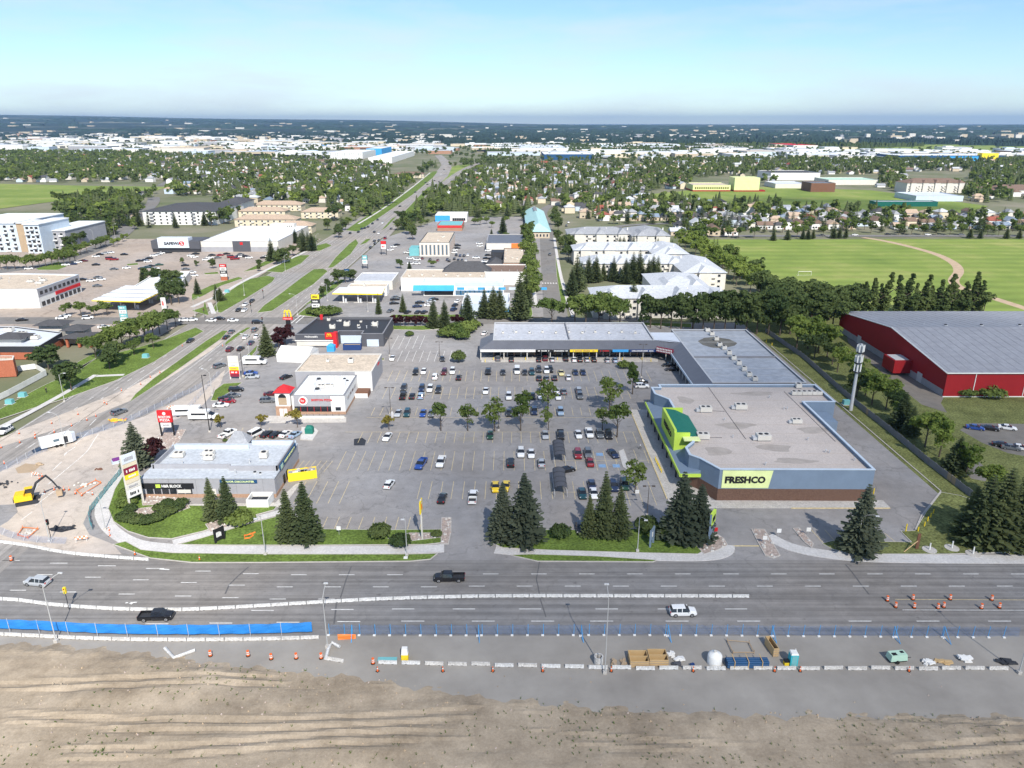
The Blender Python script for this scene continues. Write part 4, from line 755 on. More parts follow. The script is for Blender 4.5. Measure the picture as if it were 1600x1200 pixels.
# ---------------------------------------------------------------- left side of the highway
def poly_building(name, label, px, h, wall, roof, par=.5, cop="white", cat="building", **k):
    poly = ccw(PP(px, h)); c = np.mean(poly, axis=0); r = thing(name, label, cat, (c[0], c[1], 0)); flat_roofed(r, poly, h, wall, roof, par, cop, **k); return r, poly
r, poly = poly_building("clinic_building", "two storey white building with beige roof and red sign stripe", [(-90, 453), (57, 452), (123, 429), (30, 427), (-90, 428)], 9, "white", "roof_beige", cop="pale_blue")
p, q = Vector(P(57, 452, 9)), Vector(P(123, 429, 9)); d = (q - p).normalized(); n_ = Vector((d.y, -d.x))
def on_wall(root, name, m, t0, t1, z0, z1, dep=.15):
    L = (q - p).length; a = p + d * L * t0; c = p + d * L * t1; b = MB(); b.prism([tuple(a + n_ * .01), tuple(c + n_ * .01), tuple(c + n_ * dep), tuple(a + n_ * dep)], z0, z1); return b.build(name, m, root)
on_wall(r, "upper_cladding", "grey", .01, .99, 5.0, 8.9, .08); on_wall(r, "sign_stripe", "red", .38, .98, 3.4, 5.0, .3)
for i in range(9): on_wall(r, "window", "glass_dark", .05 + i * .105, .11 + i * .105, 6.0, 7.6, .14); on_wall(r, "window", "glass_dark", .05 + i * .105, .12 + i * .105, .6, 2.6, .14)
y_ = P(57, 452, 9)[1]; X1 = P(57, 452, 9)[0]
for i in range(4): part(r, "window", "glass_dark", X1 - 5 - i * 7, y_ - .1 + .0, 6.2, X1 - 3.4 - i * 7, y_ - .005, 7.8); part(r, "bay_panel", "offwhite", X1 - 22.5 + i * 5.6, y_ - .08, .2, X1 - 17.3 + i * 5.6, y_ - .006, 4.6)
for i in range(9): hvac(r, *P(random.uniform(-10, 95), random.uniform(432, 446), 8.6), 8.5, .8, random.choice((1, 2, 0)))
r, poly = poly_building("brown_plaza", "low brick plaza with pale roof and dark hip roofed corners", [(-80, 541), (60, 541), (97, 519), (24, 510), (-80, 512)], 5, "charcoal", "roof_metal_pale", cop="steel", base="brick_red", base_h=2.6)
for xa, xb, ya, yb, z in ((52, 97, 509, 501, 6.0), (94, 130, 517, 508, 5.6), (-14, 33, 530, 521, 6.2)):
    a0, c0, a1, c1 = RR(xa, xb, ya, yb, z); part(r, "corner_wall", "offwhite", a0 + 1.2, c0 + 1.2, -.05, a1 - 1.2, c1 - 1.2, z); b = MB(); hip_roof(b, a0, c0, a1, c1, z, 1.6, .5); b.build("corner_roof", "shingle_dark", r)
a0, c0, a1, c1 = RR(92, 143, 529, 519, 3.6); b = MB(); hip_roof(b, a0, c0, a1, c1, 3.6, 1.4, .4); b.build("porch_roof", "shingle_dark", r)
for i in range(4): part(r, "porch_column", "brick_red", a1 - 1.5 - i * 4.5, c0 + .3, -.05, a1 - .7 - i * 4.5, c0 + 1.1, 3.6)
sgn = part(r, "wall_sign", "navy", *P(0, 545, 3)[:1], P(4, 541, 5)[1] - .5, 1.4, P(9, 545, 3)[0], P(4, 541, 5)[1] - .3, 4.4)
for i in range(3): hvac(r, *P(15 + 20 * i, 518 + 6 * i, 4.5), 4.5, 1, 0)
r, poly = poly_building("brick_house_front", "red brick building at the left edge above patio", [(-60, 566), (20, 562), (22, 556), (-60, 556)], 6, "brick_red", "roof_beige", cop="offwhite"); 
r = thing("patio_fence", "white patio fence around outdoor seats on the lawn", "fence", (*P(40, 600), 0))
pp_ = PP([(-20, 634), (14, 618), (73, 586), (56, 576), (28, 580)])
for i in range(len(pp_) - 1):
    a, c = Vector(pp_[i]), Vector(pp_[i + 1]); n = max(2, int((c - a).length / 2.4))
    for j in range(n):
        s, e = a + (c - a) * (j / n), a + (c - a) * ((j + .97) / n); nn = (e - s).normalized(); nn = Vector((-nn.y, nn.x)) * .06; b = MB(); b.prism([tuple(s - nn), tuple(e - nn), tuple(e + nn), tuple(s + nn)], -.02, 1.9); b.build("fence_panel", "white", r)
r, poly = poly_building("bank_building", "small white roofed building at the corner of the left lot", [(206, 449), (284, 440), (297, 424), (248, 424)], 4.5, "offwhite", "roof_white", cop="white")
gc = [o for o in COL.objects if o.name.startswith("gas_canopy")][1]
a, c, e, f_ = [Vector(P(*q_, 5.53)) for q_ in ((143, 469), (219, 471), (268, 448), (196, 446))]
for k in range(7):
    t = .08 + k * .13; s, u = a + (f_ - a) * t, c + (e - c) * t; b = MB(); b.tube([(*s, 5.56), (*u, 5.56)], .22 if k % 2 else .4, 4); b.build("deck_rib", "midgrey" if k % 2 else "steel", gc)
r, x0, y0, x1, y1 = simple("grocery_store", "big white roofed grocery store with dark left entrance block", (312, 434, 377, 353, 7), "offwhite", "roof_white", par=.3, cop="grey", cat="store")
part(r, "wall_lower", "grey", x0 - .1, y0 - .1, -.05, x1 + .1, y0 - .01, 3.2); part(r, "bay", "darkgrey", x0 + 22, y0 - .3, -.05, x0 + 34, y0 - .12, 7.2); part(r, "sign_logo", "red", x0 + 27, y0 - .36, 4.6, x0 + 29, y0 - .31, 6.4)
L0 = P(252, 389)[0]; part(r, "entrance_block", "darkgrey", L0, y0 - 2, 2.2, x0 + .5, y0 + 16, 7.6); part(r, "entrance_base", "charcoal", L0 + .3, y0 - 1.7, -.05, x0 + .2, y0 + 15, 2.2)
sf = part(r, "sign_block", "roof_metal_pale", L0 + 5, y0 - 3, 3.0, x0 - 6.5, y0 + 4, 9.6); lettering("SAFEWAY", 13.5, "black", sf, (L0 + 16, y0 - 3.1, 6.0), height=2.0, bold=.04)
b = MB(); b.tube([(x0 - 11, y0 - 3.02, 6.0), (x0 - 11, y0 - 3.2, 6.0)], 1.6, 16); lg = b.build("sign_logo", "red", sf); lettering("S", 1.7, "white", lg, (x0 - 11, y0 - 3.25, 6.0), height=2.4)
part(r, "plant_room", "offwhite", x0 + 26, y1 - 8, 6.7, x0 + 44, y1 - 1, 9.5); wins(r, 'S', x0 + 38, x0 + 43, y1 - 8, 7.4, 3, 1.0, .9, "grey")
for i in range(8): hvac(r, random.uniform(x0 + 3, x1 - 3), random.uniform(y0 + 4, y1 - 10), 6.7, .8, random.choice((1, 2)))
r, x0, y0, x1, y1 = simple("apartment_block", "white four storey apartment block with dark hip roof", (222, 336, 330, 317, 11.5), "white", "shingle_dark", cop=None)
b = MB(); hip_roof(b, x0, y0, x1, y1, 11.4, 4, .8); b.build("hip_roof", "shingle_dark", r)
for k in range(4): wins(r, 'S', x0 + 1.5, x1 - 1.5, y0, .8 + k * 2.8, 11, 1.8, 1.6, "white")
for i in range(3):
    for k in range(4): part(r, "balcony", "midgrey", x0 + 6 + i * 18, y0 - 1.2, .6 + k * 2.8, x0 + 9 + i * 18, y0 - .02, 1.5 + k * 2.8)
b = MB(); hip_roof(b, x1 - 24, y1 + 1, x1, y1 + 34, 11.4, 4, .8); b.build("hip_roof", "shingle_dark", r); part(r, "rear_wing", "white", x1 - 23, y1 + .1, -.05, x1 - 1, y1 + 33, 11.4)
r = thing("seniors_residence", "stepped grey residence with tan stair tower and rows of balconies", "apartment block", (*P(40, 385), 0))
for xa, xb, yf, yb, h, wl in ((-70, 24, 349, 334, 19, "pale_blue"), (24, 40, 349, 344, 19, "orange"), (36, 60, 351, 341, 19, "pale_blue"), (58, 101, 361, 346, 13, "grey")):
    a0, c0, a1, c1 = RR(xa, xb, yf, yb, h); part(r, "wing_wall", wl if wl != "orange" else "tan", a0, c0, -.05, a1, c1, h); part(r, "wing_roof", "roof_white", a0 - .5, c0 - .8, h, a1 + .5, c1, h + .5)
    if wl != "orange":
        for k in range(int(h / 3)):
            n = max(3, int((a1 - a0) / 4.5))
            wins(r, 'S', a0 + .5, a1 - .5, c0, .9 + k * 3, n, 2.2, 1.8, "white")
            for i in range(n):
                if (i + k) % 2 == 0: u = a0 + .5 + (a1 - a0 - 1) * (i + .5) / n; part(r, "balcony", "white", u - 1.5, c0 - 1.3, .4 + k * 3, u + 1.5, c0 - .15, 1.2 + k * 3)
# ---------------------------------------------------------------- condominium blocks with hip roofs
def hip_block(name, label, x0, y0, x1, y1, h, rise, wall, roof, floors, nwin=None, group=None, cat="apartment block", along=None):
    r = thing(name, label, cat, ((x0 + x1) / 2, (y0 + y1) / 2, 0), group=group)
    part(r, "wall", wall, x0, y0, -.05, x1, y1, h); b = MB(); hip_roof(b, x0, y0, x1, y1, h, rise, .7, along=along); b.build("roof", roof, r)
    n = nwin or max(2, int((x1 - x0) / 5))
    if cat == "apartment block" and floors == 3:          # stepped cross hips along the eaves
        for i in range(max(1, int((x1 - x0) / 13))):
            u = x0 + (x1 - x0) * (i + .5) / max(1, int((x1 - x0) / 13)); part(r, "bay_wall", wall, u - 3.2, y0 - 1.6, -.05, u + 3.2, y0 - .02, h + .3); b = MB(); hip_roof(b, u - 3.2, y0 - 1.6, u + 3.2, (y0 + y1) / 2 + (i % 2), h + .3, 2.6 + .5 * (i % 3), .5, along='y'); b.build("bay_roof", roof, r); part(r, "roof_vent", "white", u + 4.5, (y0 + y1) / 2 - 3, h + 1.5, u + 5.1, (y0 + y1) / 2 - 2.4, h + 3.2)
    for k in range(floors):
        wins(r, 'S', x0 + 1, x1 - 1, y0, .9 + k * 2.9, n, 1.6, 1.5, "white")
        if floors > 1:
            for i in range(0, n, 2): u = x0 + 1 + (x1 - x0 - 2) * (i + .5) / n + 2.0; part(r, "balcony", "offwhite", u - 1.2, y0 - 1.1, .5 + k * 2.9, u + 1.2, y0 - .02, 1.4 + k * 2.9)
    return r
def EB(xl, xr, y, depth, h): a = P(xl, y, h); return a[0], a[1], P(xr, y, h)[0], a[1] + depth
for lab, a, m in (("pale grey hip roofed condo block nearest the long tree row", (928, 1143, 466, 22, 9), "shingle_pale"), ("pale grey hip roofed condo block behind the courtyard spruces", (910, 1075, 412, 20, 9), "shingle_pale"),
               ("pale hip roofed condo block third back from the strip mall", (897, 1045, 391, 20, 9), "shingle_pale"), ("slate roofed condo block farthest back beside the side street", (888, 990, 366, 26, 9), "shingle_grey")):
    hip_block("condo_block", lab, *EB(*a), 9, 3.6, "offwhite", m, 3, group="condominium blocks")
c4 = EB(928, 1143, 466, 22, 9); c3 = EB(910, 1075, 412, 20, 9); c2 = EB(897, 1045, 391, 20, 9); c1 = EB(888, 990, 366, 26, 9)
hip_block("condo_block", "condo wing linking the near block along the tree belt", c4[2] - 30, c4[3] - 1, c4[2] - 4, c4[3] + 34, 9, 3.6, "offwhite", "shingle_pale", 3, 4, group="condominium blocks")
hip_block("condo_block", "condo wing at the right end of the courtyard", c3[2] - 8, c3[1] - 26, c3[2] + 14, c3[3], 9, 3.6, "offwhite", "shingle_pale", 3, 4, group="condominium blocks")
hip_block("condo_block", "condo wing at the tree belt behind the second block", c2[2] - 12, c2[1] - 14, c2[2] + 9, c2[3] + 6, 9, 3.4, "offwhite", "shingle_pale", 3, 4, group="condominium blocks")
hip_block("condo_block", "slate roofed condo wing right of the farthest block", c1[2] - 2, c1[1] - 8, c1[2] + 24, c1[3] + 8, 9, 3.6, "offwhite", "shingle_grey", 3, 4, group="condominium blocks")
# townhouse rows and other named mid-distance buildings
for i, (xl, xr, y, dep, m, lab) in enumerate(((366, 462, 343, 16, "shingle_tan", "tan roofed townhouse row behind grocery store, nearest"), (470, 528, 331, 16, "shingle_tan", "tan roofed townhouse row left of highway trees"), (372, 445, 330, 16, "shingle_tan", "tan roofed townhouse row behind the nearest tan row"), (395, 470, 320, 16, "shingle_tan", "tan roofed townhouse row farthest behind grocery store"), (430, 486, 353, 14, "shingle_tan", "short tan roofed townhouse row beside grocery store spruces"),
                                             (615, 662, 272, 22, "shingle_brown", "brown roofed apartment row beside the highway bend"), (470, 530, 252, 30, "shingle_brown", "brown roofed lodge left of the white hotel"))):
    hip_block("townhouse_row", lab, *EB(xl, xr, y, dep, 6), 6, 3.2, "cream", m, 2, group="townhouse rows")
r, x0, y0, x1, y1 = simple("hotel_block", "white hotel with blue roof gable in the far left middle", (514, 566, 238, 234, 16), "white", "roof_white", cop="pale_blue")
for k in range(5): wins(r, 'S', x0 + 1, x1 - 1, y0, 1 + k * 3, 14, 2.2, 1.4, "white", "glass_blue")
simple("blue_warehouse", "far warehouse with bright blue wall left of the hotel", (372, 425, 238, 235, 9), "sky_blue", "roof_white"); simple("blue_warehouse", "far store with bright blue tower right of the hotel", (572, 596, 232, 229, 18), "sky_blue", "roof_white"); simple("white_hall", "far white hall right of hotel by highway", (575, 612, 246, 236, 12), "white", "roof_white")
r, x0, y0, x1, y1 = simple("school", "school with pale green walls and red base beyond far field", (1083, 1142, 289, 285, 8), "pale_green", "roof_beige", base="barn_red", base_h=1.6); wins(r, 'S', x0 + 2, x1 - 2, y0, 3, 16, 1.8, 2.4, "yellow"); part(r, "gym_block", "pale_green", x1 + 4, y0 - 2, -.05, x1 + 36, y0 + 25, 17); part(r, "gym_base", "barn_red", x1 + 3.8, y0 - 2.2, -.05, x1 + 44, y0 + 10, 1.6)
simple("school_gym", "dark brown gym block at the edge of far field", (1268, 1306, 286, 283, 11), "brown", "roof_metal_grey"); simple("school_wing", "low grey school wing left of the brown gym", (1212, 1262, 287, 283, 6), "offwhite", "roof_metal_pale"); simple("school_wing", "long pale green roofed wing behind the brown gym", (1295, 1375, 281, 277, 7), "offwhite", "mint")
hip_block("care_home", "long brown roofed three storey block right of far field", *EB(1418, 1512, 286, 30, 12), 12, 5, "offwhite", "shingle_brown", 3, 18)
hip_block("care_home", "brown roofed low block at the far right edge", *EB(1550, 1640, 297, 40, 7), 7, 5, "offwhite", "shingle_brown", 1, 14)
simple("rink_building", "long low green and white rink on the far field", (1368, 1466, 315, 313, 5), "green_roof", "roof_white"); simple("school_annex", "grey and pale blue school annex behind the rink", (1432, 1506, 306, 300, 6), "pale_blue", "roof_metal_pale")
r, x0, y0, x1, y1 = simple("box_store", "far dark blue box store with yellow entrance", (1406, 1572, 243, 240, 13), "dark_blue", "roof_white"); part(r, "yellow_entrance", "yellow", x1 - 60, y0 - 8, -.05, x1 - 22, y0 + 10, 18); part(r, "blue_half", "sky_blue", x0 + (x1 - x0) * .45, y0 - 1, -.05, x1 - 62, y0 - .05, 11)
r, x0, y0, x1, y1 = simple("red_roofed_store", "far store with red roof right of centre", (1240, 1278, 227, 224, 14), "white", "red", par=.1, cop="red"); simple("arena_dome_store", "far pale blue roofed centre beyond suburb", (812, 888, 232, 226, 14), "white", "roof_metal_pale"); simple("navy_store", "far navy fronted building below the pale blue roofed centre", (850, 928, 241, 237, 13), "dark_blue", "roof_white"); simple("far_campus", "beige campus building on the dark wooded horizon", (588, 626, 202, 200, 22), "beige", "roof_white")
simple("apartment_block", "white apartment row behind low school wings", (1205, 1282, 270, 266, 11), "white", "shingle_dark")
# ================================================================ vehicles
def loft(secs):
    """body shell from cross-sections (x, z_bottom, z_belt, z_top, half_width, half_width_top); returns verts and faces with the kind of each face"""
    V = []; F = []; K = []
    for x, zb, zl, zt, w, wt_ in secs:
        zm = zb + (zl - zb) * .45
        V += [(x, -w * .93, zb), (x, -w, zm), (x, -w * .97, zl), (x, -wt_, zt - .05), (x, -wt_ * .8, zt), (x, wt_ * .8, zt), (x, wt_, zt - .05), (x, w * .97, zl), (x, w, zm), (x, w * .93, zb)]
    n = 10
    for i in range(len(secs) - 1):
        for j in range(n):
            k = (j + 1) % n; F.append((i * n + j, (i + 1) * n + j, (i + 1) * n + k, i * n + k)); K.append((i, j))
    F.append(tuple(range(n))[::-1]); K.append((-1, -1)); F.append(tuple(range((len(secs) - 1) * n, len(secs) * n))); K.append((-1, -1))
    return V, [f[::-1] for f in F], K
CARS = {  # sections, glass segments (side), glass segments (top), wheel x front/rear, wheel radius, half track
    "sedan": ([(-2.36, .36, .74, .80, .72, .66), (-2.26, .24, .88, .99, .86, .74), (-1.62, .2, .93, 1.05, .9, .72), (-.92, .2, .94, 1.40, .9, .60), (.28, .2, .93, 1.44, .9, .60), (1.12, .2, .90, 1.02, .9, .72), (2.08, .24, .72, .82, .86, .68), (2.36, .34, .58, .64, .70, .58)], (2, 3, 4), (2, 4), (1.42, -1.42), .33, .80),
    "hatch": ([(-2.08, .36, .80, .95, .74, .62), (-2.0, .24, .92, 1.10, .86, .66), (-1.50, .2, .95, 1.46, .9, .60), (.15, .2, .94, 1.50, .9, .61), (1.0, .2, .92, 1.04, .9, .72), (1.88, .24, .74, .84, .86, .68), (2.12, .34, .60, .66, .70, .58)], (1, 2, 3), (1, 3), (1.3, -1.3), .33, .80),
    "suv": ([(-2.34, .40, .90, 1.05, .78, .66), (-2.26, .28, 1.02, 1.22, .92, .72), (-1.98, .25, 1.06, 1.68, .95, .68), (.30, .25, 1.05, 1.74, .95, .68), (1.08, .25, 1.02, 1.14, .95, .76), (2.08, .28, .90, 1.0, .92, .74), (2.36, .40, .70, .78, .78, .66)], (1, 2, 3), (1, 3), (1.45, -1.45), .38, .84),
    "van": ([(-2.6, .36, 1.0, 1.15, .86, .78), (-2.56, .28, 1.1, 2.0, .97, .84), (1.1, .28, 1.1, 2.05, .97, .84), (1.7, .28, 1.05, 1.2, .97, .84), (2.45, .30, .88, .98, .92, .78), (2.62, .40, .7, .76, .8, .7)], (1, 2), (0, 2), (1.75, -1.7), .36, .88),
    "pickup": ([(-.62, .40, 1.10, 1.20, .95, .78), (-.52, .36, 1.12, 1.80, .97, .72), (1.05, .36, 1.10, 1.84, .97, .72), (1.72, .36, 1.08, 1.22, .97, .80), (2.72, .40, 1.0, 1.10, .95, .80), (2.92, .48, .84, .9, .84, .74)], (0, 1, 2), (0, 2), (1.95, -1.85), .42, .86),
}
_cm = {}
def quick(name, mb, ms, smooth=False):
    o = mb.build(name, ms, smooth=smooth); me = o.data; bpy.data.objects.remove(o); return me
def wheel_mesh(r):
    b = MB(); n = 14
    b.tube([(0, -.11, 0), (0, .11, 0)], r, n, 0); b.tube([(0, -.125, 0), (0, .125, 0)], r * .62, n, 1); b.tube([(0, -.13, 0), (0, .13, 0)], r * .2, 6, 0)
    return quick("wheel", b, ["tyre", "rim"])
def car_parts(kind):
    if kind in _cm: return _cm[kind]
    secs, gs, gt, wx, wr, wt_ = CARS[kind]; V, F, K = loft(secs); body = MB(); glass = MB()
    for f, (i, j) in zip(F, K):
        is_side = j in (2, 6) and i in gs; is_top = j in (3, 4, 5) and i in gt
        (glass if is_side or is_top else body).add([V[q] for q in f], [tuple(range(len(f)))])
    xs = [s[0] for s in secs]; L0, L1 = xs[0], xs[-1]
    if kind in ("sedan", "hatch", "suv", "pickup"):      # roof pillars over the side glass
        roof = [s for s in secs if s[3] > 1.3]
        for xq in ([(roof[0][0] + roof[-1][0]) / 2 + .05] if kind != "suv" else [roof[0][0] + .75, roof[-1][0] - .62]):
            for s in (-1, 1):
                z0, z1 = roof[0][2], roof[-1][3] - .04; w0, w1 = roof[0][4] * .985, roof[0][5] + .02
                body.add([(xq - .06, s * w0, z0), (xq + .06, s * w0, z0), (xq + .06, s * w1, z1), (xq - .06, s * w1, z1)], [(0, 1, 2, 3)])
    wmax = max(s[4] for s in secs); trim = MB(); sw = MB()
    trim.box(L0 + .1, -wmax * .93, secs[2][1] - .06, L1 - .15, wmax * .93, secs[2][1] + .04)
    for s in (-1, 1): body.box(secs[gt[-1] + 1][0] - .28, s * (wmax + .10) - .09, secs[gt[-1]][2] + .0, secs[gt[-1] + 1][0] - .10, s * (wmax + .10) + .09, secs[gt[-1]][2] + .15)
    bed = None
    if kind == "pickup":
        b = MB(); x0, x1, w = -2.95, -.64, .95
        b.box(x0, -w, .42, x1, w, .62); b.box(x0, -w, .62, x1, -w + .09, 1.12); b.box(x0, w - .09, .62, x1, w, 1.12); b.box(x0, -w + .09, .62, x0 + .09, w - .09, 1.1); b.box(x1 - .06, -w + .09, .62, x1, w - .09, 1.12); bed = quick("bed", b, ["paint_white"])
        b = MB(); b.box(x0 + .1, -w + .1, .62, x1 - .07, w - .1, .66); floor = quick("bed_floor", b, ["charcoal"]); L0 = -2.95
    hl = MB(); hl.box(-.10, -.17, -.09, .04, .17, .09); tl = MB(); tl.box(-.03, -.13, -.14, .08, .13, .14)
    _cm[kind] = dict(body=quick("body", body, ["paint_white"]), glass=quick("window", glass, ["car_glass"]), trim=quick("underbody", trim, ["tyre"]), wheel=wheel_mesh(wr), hl=quick("headlight", hl, ["lamp_clear"]), tl=quick("taillight", tl, ["lamp_red"]), bed=bed, floor=floor if bed else None,
                     wx=wx, wr=wr, wt=wt_, L0=L0, L1=L1, w=wmax, zl=secs[-2][2] - .02, zt=(secs[1][2] - .08 if kind != "pickup" else .95), hz=secs[-1][3] if False else secs[-2][2])
    # joined low version for far cars
    j = MB(); mats_ = ["paint_white", "car_glass", "tyre"]
    for f, (i, jj) in zip(F, K):
        g_ = (jj in (2, 6) and i in gs) or (jj in (3, 4, 5) and i in gt); j.add([V[q] for q in f], [tuple(range(len(f)))], 1 if g_ else 0)
    for x in wx:
        for s in (-1, 1): j.tube([(x, s * wt_ - .12, wr), (x, s * wt_ + .12, wr)], wr, 8, 2)
    if kind == "pickup": j.box(-2.95, -.95, .42, -.64, .95, .95); j.box(-2.95, -.95, .95, -.64, -.86, 1.12); j.box(-2.95, .86, .95, -.64, .95, 1.12); j.box(-2.85, -.86, .951, -.7, .86, .97, 2)
    _cm[kind]["far"] = quick("car", j, mats_); return _cm[kind]
PAINT = dict(w="white", k="black", c="charcoal", g="grey", s="silver", n="navy", b="blue", t="teal", r="red", d="dark_red", y="yellow", p="pale_yellow", l="light_blue", e="green")
CNAME = dict(w="white", k="black", c="charcoal", g="grey", s="silver", n="dark navy", b="blue", t="dark teal", r="red", d="dark red", y="bright yellow", p="pale yellow", l="light blue", e="dark green")
KIND = dict(s="sedan", h="hatch", u="suv", v="van", p="pickup"); KN = dict(s="sedan", h="hatchback", u="SUV", v="van", p="pickup truck")
def set_mat(o, i, m): o.material_slots[i].link = 'OBJECT'; o.material_slots[i].material = M[m]
def car(x, y, code, head, label, group, near=True, z=.0):
    """code: paint letter + kind letter; head: direction of travel in degrees from +X"""
    kind = KIND[code[1]]; c = car_parts(kind); pm = "paint_" + PAINT[code[0]]
    nm = {"s": "sedan", "h": "hatchback_car", "u": "suv", "v": "van", "p": "pickup_truck"}[code[1]]; cat = {"v": "van", "p": "pickup"}.get(code[1], "car")
    hd = math.radians(head)
    if not near:
        o = inst(nm, c["far"], None, (x, y, z), hd); set_mat(o, 0, pm); return tag(o, label, cat, group)
    r = thing(nm, label, cat, (x, y, z), hd, group)
    o = inst("body", c["body"], r, (0, 0, 0)); set_mat(o, 0, pm); inst("window", c["glass"], r, (0, 0, 0)); inst("underbody", c["trim"], r, (0, 0, 0))
    if c["bed"]:
        o = inst("bed", c["bed"], r, (0, 0, 0)); set_mat(o, 0, pm); inst("bed_floor", c["floor"], r, (0, 0, 0))
    for wx in c["wx"]:
        for s in (-1, 1): inst("wheel", c["wheel"], r, (wx, s * c["wt"], c["wr"]))
    for s in (-1, 1): inst("headlight", c["hl"], r, (c["L1"] - .16, s * (c["w"] - .27), c["zl"] - .05)); inst("taillight", c["tl"], r, (c["L0"] - .015, s * (c["w"] - .24), c["zt"]))
    return r
def row(items, head, where, group, near=True, zc=.7, ground=0.0):
    """items: (px, py, code[, heading]) at the car's middle; labelled by count from the left"""
    items = sorted(items, key=lambda t: t[0]); n = len(items); ids = []
    for i, it in enumerate(items):
        x, y = P(it[0], it[1], zc); hd = it[3] if len(it) > 3 else head
        pos = f"{nth(i + 1)} from left " if n > 1 else ""
        ids.append(car(x, y, it[2], hd + (random.uniform(-1.5, 1.5) if near else 0), f"{CNAME[it[2][0]]} {KN[it[2][1]]}, {pos}{where}", group, near, ground))
    return ids
S, Nn = -90, 90
PK = "cars parked at the shopping centre"
row([(778, 560, "gu"), (799, 561, "cs"), (842, 561, "ks"), (852, 560, "du"), (863, 561, "ss"), (884, 560, "ku"), (897, 561, "ws"), (906, 561, "ks"), (917, 561, "ss"), (928, 561, "ks"), (949, 562, "ss"), (961, 562, "ls")], Nn, "nosed in at the strip mall storefronts", PK)
row([(763, 580, "kp"), (786, 581, "cs"), (808, 579, "wv"), (820, 581, "cs"), (831, 581, "tu"), (842, 577, "cu"), (854, 578.5, "wu"), (860, 577, "ku"), (877, 582, "ps"), (899, 581, "ns"), (911, 581, "ns")], S, "in back row facing the strip mall", PK)
row([(842.5, 590, "ks"), (854, 590.5, "gs"), (866.5, 589.5, "ks"), (888, 589, "ws")], Nn, "in short line behind the back row", PK)
row([(649.5, 581, "ku"), (662, 580, "wh"), (694, 581, "du"), (707, 579.5, "wu")], S, "in back left row near the hedge", PK)
row([(680, 588, "wu"), (717, 589, "ks")], Nn, "below the back left row", PK)
row([(631, 606, "cu"), (659, 606.5, "nu"), (672, 607, "wu"), (685, 609, "cu")], S, "in second left row, upper line", PK)
row([(630, 618, "kp"), (644, 618, "ks"), (658, 618, "lu")], Nn, "in second left row, lower line", PK)
row([(759, 610, "ws"), (795, 619, "wu"), (832, 618, "ks"), (845, 618, "ws"), (872, 619, "ws"), (906, 618, "gu")], S, "in middle double row, lower line", PK)
row([(844, 610, "cs"), (869, 610, "ws"), (881, 611, "gs"), (904, 609, "su")], Nn, "in middle double row, upper line", PK)
row([(622, 645, "ss"), (636, 645, "tu"), (661, 645, "bs"), (674, 645, "gs"), (795, 644, "cs"), (835, 642, "nu"), (876, 643, "lu")], S, "in row above the tree line", PK)
row([(605, 682, "ws", -98), (766, 679, "es"), (852, 679, "ss"), (876, 679, "kp"), (904, 678, "ws"), (921, 676, "wp"), (937, 678, "gu"), (951, 679, "ku")], S, "in row just below the tree line", PK)
row([(814, 707, "wu"), (830, 708, "ws"), (903, 709, "ru"), (919, 708, "gu"), (958, 708, "ns", -75)], S, "in cart shelter row, upper line", PK)
row([(798, 722, "ku"), (846, 722, "ss"), (922, 721, "rs")], Nn, "in cart shelter row, lower line", PK)
row([(658, 724, "bp", -100), (689, 721, "wp", -94)], S, "in the empty middle of the lot", PK)
row([(608, 755.5, "wh", 80), (691, 777, "ks", 85), (739, 776, "wp", 90)], Nn, "driving in the front of the lot", "cars driving through the lot")
row([(774, 760, "ys", -88), (790, 759, "ys", -96), (910, 770, "ts"), (925, 757, "ns"), (928, 770, "ws"), (959, 759, "nu"), (976, 757, "eu")], S, "in row behind the front spruces", PK)
row([(885, 733, "ks", 25), (906, 823, "ks", -90)], 25, "beside the cart shelters and spruces", PK)
row([(1045, 569.5, "ks"), (1050, 576, "ks")], 175, "in the inner corner of the strip mall", PK)
row([(1002, 595, "ks"), (1003, 602.5, "wu")], 0, "behind the columnar tree", PK)
row([(757, 520, "ws", 75)], 75, "parked in alley left of the strip mall", PK)
row([(355.5, 677, "wp", 68), (400, 676.5, "wv", 68), (417, 677, "ks", 70), (431, 677.5, "ks", 70), (446, 677, "ws", 70), (461, 678, "ls", 70)], 70, "in row behind grey corner building", PK)
row([(345, 632, "ws"), (356, 626, "rs"), (353, 621.5, "ks"), (364, 617, "gs"), (369, 608, "ku"), (394, 588, "su"), (392, 582, "bs")], 8, "in slanted line beside highway verge", PK)
row([(418, 625, "gu"), (424, 614.5, "ds"), (447, 588, "ks", 60)], 5, "left of the pizza restaurant", PK)
row([(613, 559, "ws", -90), (691, 560, "cs", -80)], -90, "by burger restaurant hedge", PK)
HW = "traffic on the highway"
row([(186, 643, "gu", 62), (343, 571, "gu", 60)], 60, "alone on near highway lanes", HW)
row([(359, 545.5, "du"), (376, 544, "ks"), (353.5, 526, "ks"), (361.5, 517.5, "gs"), (392, 535, "ns"), (384, 525.5, "ws"), (398, 515, "gu"), (401, 525, "ws")], 90, "waiting at highway signals, near side", HW)
row([(402, 503, "ku", 10), (364, 500, "ws", 0), (343, 497, "ks", 0), (330, 500, "ws", 180)], 0, "crossing the highway junction", HW)
row([(372.5, 483.5, "ks"), (382, 484, "ws"), (383, 475.5, "ws"), (393.5, 469.5, "ks")], -90, "waiting at highway signals, far side", HW)
row([(297, 531.5, "ks", -90), (8, 672, "wu", -90)], -90, "on the outer highway lanes", HW)
row([(747, 506.5, "ks", 0)], 0, "on cross street by the strip mall", HW)
